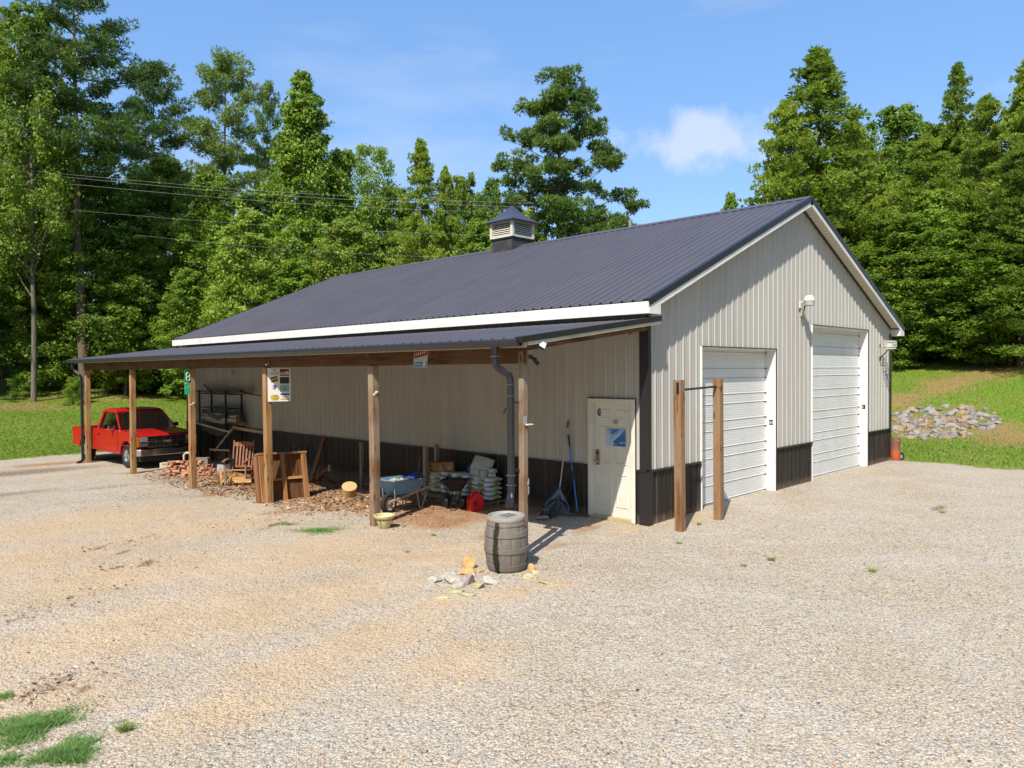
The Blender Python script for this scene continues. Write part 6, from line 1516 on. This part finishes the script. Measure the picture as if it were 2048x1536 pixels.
m.box(.80, 1.15, -.8, .8, 1.10, 1.19); m.build('seat', plain('seat_grey', (.04, .035, .035), .8), TR, bevel=.03)
m = MB(); m.tube([(.72+.03*math.cos(a), .38+.19*math.cos(a), 1.16+.17*math.sin(a)) for a in [i*math.pi/8 for i in range(17)]], .014, 6); m.build('steering_wheel', BLK, TR)
for (x, s_) in [(1.70, 1), (1.70, -1), (-1.55, 1), (-1.55, -1)]:
    T_ = Matrix.Translation((x, s_*.80, .36)) @ Matrix.Rotation(R(-90*s_), 4, 'X')
    m = MB(); m.lathe([(.21, -.10), (.33, -.11), (.36, -.08), (.365, 0), (.36, .08), (.33, .11), (.21, .10)], 36, T_); wl = m.build('wheel', TYR, TR, 40)
    m = MB(); m.lathe([(0, .07), (.05, .075), (.06, .05), (.15, .04), (.19, .08), (.215, .10), (.215, -.10), (.0, -.09)], 28, T_); m.build('rim', CHR, wl, 35)
m = MB(); m.box(2.438, 2.462, -.90, .90, .66, 1.0); fr2 = m.build('grille', BLK, TR)
m = MB()
for z in (.665, .985): m.box(2.46, 2.482, -.585, .585, z-.014, z+.014)
for y in (-.58, -.34, -.11, .11, .34, .58): m.box(2.46, 2.476, y-.011, y+.011, .68, .97)
for z in (.75, .90): m.box(2.46, 2.472, -.57, .57, z-.008, z+.008)
m.box(2.462, 2.488, -.57, .57, .800, .852); m.build('grille_bar', CHR, fr2)
m = MB(); m.prism([(-.11, .80), (-.03, .80), (-.03, .785), (.04, .785), (.04, .80), (.12, .80), (.10, .85), (.03, .85), (.03, .866), (-.04, .866), (-.04, .85), (-.12, .85)], 2.487, 2.496, ax='x'); m.build('grille_emblem', plain('emblem_gold', (.42, .34, .14), .3, metal=.7), fr2)
HL = plain('lamp_glass', (.55, .57, .58), .08, metal=.6, var=.3, scale=30)
for s_ in (-1, 1):
    m = MB(); m.box(2.455, 2.478, s_*.71-.115, s_*.71+.115, .84, .985); hl = m.build('headlight', HL, TR, bevel=.008)
    m = MB(); m.box(2.479, 2.486, s_*.71-.125, s_*.71+.125, .826, .836); m.build('lamp_bezel', CHR, hl)
    m = MB(); m.box(2.455, 2.476, s_*.71-.115, s_*.71+.115, .69, .82); m.build('lower_lamp', plain('lamp_dark', (.16, .16, .17), .12, metal=.4), TR, bevel=.008)
    m = MB(); m.box(2.30, 2.475, s_*.895-.052, s_*.895+.05, .69, .985); m.build('corner_light', plain('amber', (.75, .18, .015), .2), TR, bevel=.006)
m = MB(); pts = [(2.10, -.98), (2.46, -.98), (2.60, -.86), (2.62, -.5), (2.62, .5), (2.60, .86), (2.46, .98), (2.10, .98), (2.10, .93), (2.42, .93), (2.54, .83), (2.56, .5), (2.56, -.5), (2.54, -.83), (2.42, -.93), (2.10, -.93)]
m.prism(pts, .42, .62, ax='z'); bu = m.build('front_bumper', CHR, TR, bevel=.015)
m = MB(); m.box(2.35, 2.52, -.85, .85, .25, .42); m.build('valance', BLK, TR, bevel=.02)
m = MB(); m.box(-2.74, -2.60, -.85, .85, .46, .62); m.build('rear_bumper', CHR, TR, bevel=.02)
m = MB(); m.box(-2.5, 2.3, -.42, -.34, .36, .48); m.box(-2.5, 2.3, .34, .42, .36, .48); m.tube([(-1.55, -.75, .36), (-1.55, .75, .36)], .05, 8); m.tube([(1.7, -.75, .36), (1.7, .75, .36)], .04, 8); m.build('chassis', BLK, TR)
for s_ in (-1, 1): m = MB(); m.box(-2.612, -2.60, s_*.86-.06, s_*.86+.06, .68, 1.02); m.build('tail_light', plain('tail_red', (.35, .01, .01), .2), TR)

# ---------------------------------------------------------------- signs
def card(name, loc, rz, w_, h_, mat, lab, cat='sign', th=.006):
    o = empty(name, loc, rz, lab, cat); m = MB(); m.box(0, w_, -th/2, th/2, 0, h_); m.build('sign_board', mat, o); return o
def patchp(o, x0, x1, z0, z1, mat, nm='printed_panel', y=-.004): m = MB(); m.box(x0, x1, y-.0008, y, z0, z1); return m.build(nm, mat, o)
def disc(o, x, z, r_, mat, y=-.0052, nm='printed_disc'): m = MB(); m.lathe([(0, 0), (r_, 0)], 24, Matrix.Translation((x, y, z)) @ Matrix.Rotation(R(90), 4, 'X')); return m.build(nm, mat, o)
rf = (R(90), 0, 0)
INK = plain('ink', (.03, .03, .08), .6); BLU = plain('card_blue', (.02, .05, .42), .5); GLD = plain('card_gold', (.55, .38, .04), .5); TAN_ = plain('card_tan', (.48, .33, .14), .5); ORN = plain('card_orange', (.55, .22, .03), .5); DKB = plain('card_dark', (.03, .022, .018), .5); GNC = plain('card_green', (.24, .42, .36), .5); RDC = plain('card_maroon', (.16, .02, .015), .5); GRC = plain('card_grey', (.40, .36, .30), .5)
tl_ = at(533, 738, 14.95); br_ = at(579, 807, 14.95)
sz_ = -YAW+.22; W_ = .475; H_ = .715
p4 = Vector((-DN-.035, 7.581-.078, 2.77-H_-.02))
PS = card('payment_sign', p4, R(-18), W_, H_, plain('card_white', (.72, .71, .68), .5, var=.04), 'white card payment sign with printed logos nailed to the third post')
u = W_; v = H_
patchp(PS, .53*u, .94*u, .76*v, .97*v, RDC); patchp(PS, .53*u, .94*u, .79*v, .88*v, GRC, y=-.0050); disc(PS, .84*u, .85*v, .04, plain('card_cream', (.6, .55, .45), .5), -.0062)
patchp(PS, .53*u, .94*u, .53*v, .73*v, DKB)
patchp(PS, .53*u, .94*u, .29*v, .50*v, GNC); text('0', .10, plain('card_deep_green', (.05, .18, .12), .5), 'card_letter', (.68*u, -.006, .33*v), rf, PS)
patchp(PS, .55*u, .94*u, .185*v, .24*v, BLU); text('VISA', .062, BLU, 'visa_lettering', (.60*u, -.006, .11*v), rf, PS, shear=.2); patchp(PS, .55*u, .94*u, .04*v, .09*v, GLD)
text('WE', .055, INK, 'we_lettering', (.20*u, -.006, .90*v), rf, PS); text('HONOR', .052, INK, 'honor_lettering', (.09*u, -.006, .82*v), rf, PS)
patchp(PS, .12*u, .44*u, .965*v, .972*v, INK); patchp(PS, .12*u, .44*u, .795*v, .802*v, INK)
m = MB(); a_ = R(15); ca_, sa_ = math.cos(a_), math.sin(a_)
def rq(cx_, cz_, hw_, hh_, y): return [(cx_+dx*ca_-dz*sa_, y, cz_+dx*sa_+dz*ca_) for dx, dz in ((-hw_, -hh_), (hw_, -hh_), (hw_, hh_), (-hw_, hh_))]
m.add(rq(.29*u, .665*v, .075, .055, -.0048), [(0, 1, 2, 3)]); m.build('tilted_card', DKB, PS); m = MB(); m.add(rq(.29*u, .665*v, .070, .028, -.0056), [(0, 1, 2, 3)]); m.build('tilted_card_band', ORN, PS)
disc(PS, .29*u, .44*v, .042, BLU); disc(PS, .25*u, .44*v, .018, plain('card_pale', (.5, .6, .7), .5), -.0062); patchp(PS, .20*u, .38*u, .355*v, .362*v, INK)
disc(PS, .24*u, .12*v, .062, plain('card_yellow', (.62, .45, .10), .5)); disc(PS, .36*u, .12*v, .062, plain('card_gold2', (.42, .32, .04), .5), -.0062); patchp(PS, .12*u, .48*u, .112*v, .128*v, plain('card_yellow', (.62, .45, .10), .5), y=-.0072)
for k in range(3): m = MB(); m.lathe([(0, 0), (.004, 0)], 8, Matrix.Translation((.06, -.0045, .15+.25*k)) @ Matrix.Rotation(R(90), 4, 'X')); m.build('nail', BLK, PS)
# green sign folded round the fourth post
GNM = plain('sign_green', (.02, .30, .12), .45, var=.15); GNL = plain('sign_green_light', (.03, .52, .24), .45, var=.1); PAL = plain('sign_pale', (.55, .66, .52), .5)
G2 = card('green_sign', (-DN-.22, 11.477-.085, 2.12), R(8), .20, .62, GNM, 'tattered green advertising sign nailed to the fourth post from the barrel')
patchp(G2, .0, .20, .0, .30, GNL)
for z in (.395, .485):
    m = MB(); m.tube([(.095+.045*math.cos(i*math.pi/8), -.008, z+.055*math.sin(i*math.pi/8)) for i in range(17)], .013, 6); m.build('interlocked_ring', PAL, G2)
text('KOOL', .075, PAL, 'sign_lettering', (.02, -.006, .12), (R(90), R(-28), 0), G2)
m = MB(); m.add([(.0, -.0055, .24), (.10, -.0055, .30), (.0, -.0055, .30)], [(0, 1, 2)]); m.add([(.13, -.0055, .0), (.20, -.0055, .0), (.20, -.0055, .05)], [(0, 1, 2)]); m.build('faded_corner', PAL, G2)
# red, white and blue tin sign on the beam
B2 = card('beam_sign', (-DN-.075, 2.47, 2.735), R(-82), .33, .29, plain('tin_white', (.5, .46, .42), .5), 'red, white and blue tin sign hanging on the beam near the front post', th=.005)
B2.rotation_euler = (R(-4), R(3), R(-86))
RS = plain('tin_red', (.28, .03, .015), .5, var=.3); BS = plain('tin_blue', (.03, .16, .30), .5, var=.3)
m = MB(); m.add([(.012, -.0042, .135), (.318, -.0042, .21), (.318, -.0042, .28), (.012, -.0042, .28)], [(0, 1, 2, 3)]); m.build('red_field', RS, B2)
m = MB(); m.add([(.012, -.0042, .012), (.318, -.0042, .012), (.318, -.0042, .10), (.012, -.0042, .075)], [(0, 1, 2, 3)]); m.build('blue_field', BS, B2)
m = MB(); m.prism([(.23, .02), (.29, .02), (.30, .09), (.275, .14), (.25, .14), (.22, .09)], -.0062, -.0048); m.build('bottle_print', plain('bottle_pale', (.55, .5, .42), .5), B2)
for k in range(5): m = MB(); m.bar((.05+.05*k, -.006, .185+.012*k), (.058+.05*k, -.006, .225+.012*k), .018, .002, (0, 1, 0)); m.build('slanted_stroke', M_WHITE, B2)
for k in range(4): m = MB(); m.bar((.04+.045*k, -.006, .035), (.046+.045*k, -.006, .062), .016, .002, (0, 1, 0)); m.build('slanted_stroke', M_WHITE, B2)

# ---------------------------------------------------------------- lamps and fittings
WP = plain('lamp_white', (.66, .65, .60), .4)
def fitting(y, z, lab, r_=.018, l_=.16, ang=20):
    o = empty('post_bracket', (-DN-.0, y-.08, z), R(200), lab, 'bracket'); m = MB(); m.box(-.03, .03, -.0, .03, -.02, .02); m.build('bracket_base', WP, o)
    m = MB(); m.tube([(0, .03, 0), (l_*.9, .05, -.04)], r_, 8); m.build('bracket_arm', WP, o)
fitting(3.706, 2.30, 'small white bracket sticking out of the second post')
fitting(7.581, 2.86, 'short white tube lamp under the beam at the third post', .022)
fitting(11.477, 1.90, 'small pale bracket on the fourth post', .014)
o = empty('post_lamp', (-DN, .07-.055, 1.90), 0, 'small flat white solar lamp on the front post', 'lamp'); m = MB(); m.box(.0, .13, -.05, .03, -.02, .0); m.build('lamp_head', WP, o, bevel=.006); m = MB(); m.box(-.03, .03, -.015, -.005, 0, .12); m.build('lamp_bracket', plain('galv', (.45, .45, .46), .4, metal=.5), o)
FL = empty('floodlight', (-DN+.06, -.27, 3.02), R(-40), 'square white floodlight at the near corner of the lean-to eave', 'floodlight'); FL.rotation_euler = (R(-25), R(30), R(-30))
m = MB(); m.box(-.055, .055, -.02, .02, -.055, .055); m.build('housing', M_TRIMD, FL, bevel=.005); m = MB(); m.box(-.046, .046, -.026, -.021, -.046, .046); m.build('lens', plain('led_panel', (.62, .70, .75), .3), FL)
CM = empty('sensor_lamp', (-DN+.08, -.03, 2.86), 0, 'black twin headed sensor lamp near the top of the front post', 'lamp')
m = MB(); m.lathe([(0, -.03), (.03, -.03), (.035, .03), (0, .03)], 14); m.build('lamp_base', BLK, CM, 40)
for k in range(2): m = MB(); m.tube([(.01+.03*k, -.02, -.02-.03*k), (.05+.05*k, -.06, -.05-.05*k)], [.022, .034], 12); m.build('lamp_head', BLK, CM, 50)
o = empty('soffit_lamp', (-.45, .05, 3.30), 0, 'dark little lamp under the lean-to rafters above the door', 'lamp'); m = MB(); m.lathe([(.0, .05), (.05, .05), (.055, .0), (.03, -.03), (0, -.04)], 16); m.build('lamp_body', BLK, o, 40); m = MB(); m.lathe([(.052, .02), (.058, .01), (.052, 0)], 16); m.build('lamp_ring', CHR, o, 40)
# security light on the gable
LG = empty('security_light', (6.12, 0, 4.16), 0, 'white dusk to dawn security light on an arm high on the gable wall', 'security light')
m = MB(); m.box(-.05, .05, -.06, -.02, -.10, .06); m.tube([(0, -.05, .02), (0, -.14, .05)], .022, 8); m.build('arm', WP, LG)
T_ = Matrix.Translation((0, -.24, .05)) @ Matrix.Scale(.80, 4)
m = MB(); m.lathe([(0, .16), (.09, .155), (.13, .10), (.155, .03), (.16, 0), (.0, 0)], 24, T_); m.build('lamp_housing', WP, LG, 40)
m = MB(); m.lathe([(.150, -.002), (.135, -.12), (.10, -.14), (0, -.142)], 24, T_); m.build('lens', plain('acrylic_lens', (.42, .43, .41), .2, var=.2, scale=40), LG, 40)
m = MB(); m.tube([(0, -.16, .04), (.02, -.12, -.12), (.05, -.05, -.34)], .014, 7); m.build('brace', plain('brace_dark', (.10, .10, .09), .5), LG)
m = MB(); m.box(.01, .06, -.07, -.03, -.28, -.13); m.tube([(.03, -.05, -.13), (.0, -.16, -.02)], .01, 6); m.build('photocell', plain('tan_plastic', (.40, .36, .22), .5), LG)
# wire cage lamp guard at the right corner
WC = empty('wire_basket', (11.42, 0, 3.30), 0, 'white wire basket shaped guard on a bracket at the right gable corner', 'wire basket')
m = MB(); cy_ = -.30
for z, r_ in ((.12, .23), (.05, .24), (-.03, .24), (-.09, .22)): m.tube([(r_*math.cos(i*math.pi/14), cy_+r_*.62*math.sin(i*math.pi/14), z) for i in range(29)], .008, 5)
for k in range(26):
    a_ = k*2*math.pi/26; m.tube([(.23*math.cos(a_), cy_+.23*.62*math.sin(a_), .12), (.24*math.cos(a_), cy_+.24*.62*math.sin(a_), .0), (.22*math.cos(a_), cy_+.22*.62*math.sin(a_), -.09)], .005, 4)
m.build('wire_guard', plain('wire_white', (.62, .62, .56), .4), WC)
m = MB(); m.tube([(0, -.03, -.01), (0, -.30, .01)], .014, 7); m.box(-.035, .035, -.36, -.24, -.03, .045); m.build('lamp_arm', WP, WC)
m = MB(); m.tube([(0, -.03, -.36), (0, -.26, -.10)], .014, 7); m.box(-.03, .03, -.05, -.024, -.42, -.30); m.box(-.02, .02, -.05, -.024, -.04, .04); m.build('bracket', BLK, WC)

# ---------------------------------------------------------------- pull-up bar frame of two posts
PU = empty('bar_frame', (.62, -.64, ground_z(.6, -.64)), 0, 'two square wooden posts joined by a steel bar in front of the left garage door', 'bar frame')
MPU = wood('frame_post', (.18, .085, .036), (.34, .18, .08), 'z', grey=(.26, .18, .11), greyamt=.65)
for (x, y, lean_) in [(.0356-.62, -.6166+.64, -.035), (1.224-.62, -.668+.64, -.022)]:
    m = MB(); w_ = .068; m.add([(x-w_, y-w_, -.1), (x+w_, y-w_, -.1), (x+w_, y+w_, -.1), (x-w_, y+w_, -.1), (x-w_+lean_, y-w_, 2.51), (x+w_+lean_, y-w_, 2.51), (x+w_+lean_, y+w_, 2.51), (x-w_+lean_, y+w_, 2.51)],
        [(3, 2, 1, 0), (4, 5, 6, 7), (0, 1, 5, 4), (1, 2, 6, 5), (2, 3, 7, 6), (3, 0, 4, 7)]); m.build('post', MPU, PU, bevel=.006)
m = MB(); m.tube([(-.60, .02, 2.34), (.60, -.03, 2.38)], .020, 10); m.build('steel_bar', plain('dark_pipe', (.05, .045, .045), .45, metal=.5), PU)
m = MB(); m.box(-.69, -.684, -.02, .03, 2.28, 2.47); m.tube([(-.69, .0, 2.30), (-.84, -.06, 2.28), (-.85, -.06, 2.19)], .006, 6); m.tube([(-.62, -.06, 2.3), (-.72, -.14, 2.27), (-.73, -.14, 2.2)], .006, 6); m.build('hook', BLK, PU)
m = MB(); m.lathe([(.032, 0), (.034, .02), (.02, .03)], 14, Matrix.Translation((.53, -.09, 2.38)) @ Matrix.Rotation(R(90), 4, 'X')); m.tube([(.53, -.10, 2.42), (.53, -.11, 2.47)], .010, 6); m.build('rusty_flange', plain('rust_red', (.30, .11, .06), .8, var=.4), PU)

# ---------------------------------------------------------------- old tank and wheel behind the right corner
c = gp(1789, 921); TK = empty('steel_tank', (c.x+.05, c.y, c.z), 0, 'rusty red brown upright steel tank just behind the right corner', 'tank')
t = NT('rusty_tank'); ob = t.n('ShaderNodeTexCoord').outputs['Object']; s = t.n('ShaderNodeSeparateXYZ'); t.l(ob, s.inputs[0]); a = t.noise(ob, 5, 6, .7)
z_ = t.math('ADD', s.outputs[2], t.math('MULTIPLY_ADD', a, .25, -.12)); t.bsdf(t.ramp(z_, (.05, (.50, .07, .02)), (.22, (.42, .11, .04)), (.45, (.17, .07, .045)), (.8, (.13, .075, .06))), .65)
m = MB(); m.lathe([(.0, 0), (.12, 0), (.135, .04), (.135, .62), (.125, .66), (.0, .665)], 24); m.build('tank_shell', t.m, TK, 40)
m = MB(); m.lathe([(.022, 0), (.028, .02), (.012, .03), (0, .03)], 12, Matrix.Translation((-.09, -.10, .57)) @ Matrix.Rotation(R(90), 4, 'X')); m.build('tank_valve', plain('valve_red', (.6, .2, .15), .5), TK)
c = gp(1806, 922); T_ = Matrix.Rotation(R(90), 4, 'X')
WHL = empty('loose_wheel', (c.x+.1, c.y+.1, c.z+.12), R(-50), 'small black wheel with grey hub lying by the rusty tank', 'wheel')
m = MB(); m.lathe([(.06, -.03), (.10, -.035), (.12, 0), (.10, .035), (.06, .03)], 22, T_); m.build('tyre', TYR, WHL, 40); m = MB(); m.lathe([(0, -.02), (.06, -.025), (.06, .025), (0, .02)], 16, T_); m.build('rim', plain('hub_grey', (.2, .21, .22), .5), WHL, 40)

# ---------------------------------------------------------------- weeds
def weed(px, py, n, h_, lab):
    c = gp(px, py); o = blades('weed', c.x+rng.normal(0, h_*.35, n), c.y+rng.normal(0, h_*.35, n), h_, .005, GRW, 1.0, loc=(c.x, c.y, c.z)); o.location = c; tag(o, lab, 'weed')
GRW = grass_mat('weed_green', (.16, .24, .07), (.28, .36, .11), (.42, .44, .18))
weed(250, 1466, 150, .07, 'small pale green weed growing alone in the gravel at lower left')
weed(1543, 1122, 70, .07, 'tiny green weed in the gravel below the left garage door')
weed(1744, 1146, 90, .06, 'small yellowish weed in the gravel far right of the bar frame')
weed(1487, 1134, 60, .05, 'dry brown weed tuft in the gravel in front of the bar frame')
weed(1398, 1050, 90, .05, 'yellow green weed between the two bar frame posts')
weed(1357, 1088, 60, .05, 'little weed in the gravel before the left bar frame post')
weed(868, 1072, 50, .05, 'little green weed on the red earth right of the flower pot')
weed(815, 1106, 40, .04, 'little green weed in the gravel in front of the flower pot')
weed(1884, 1027, 60, .07, 'low weed tuft in the gravel towards the right edge')
weed(1783, 921, 60, .12, 'dry grass stems at the foot of the right building corner')
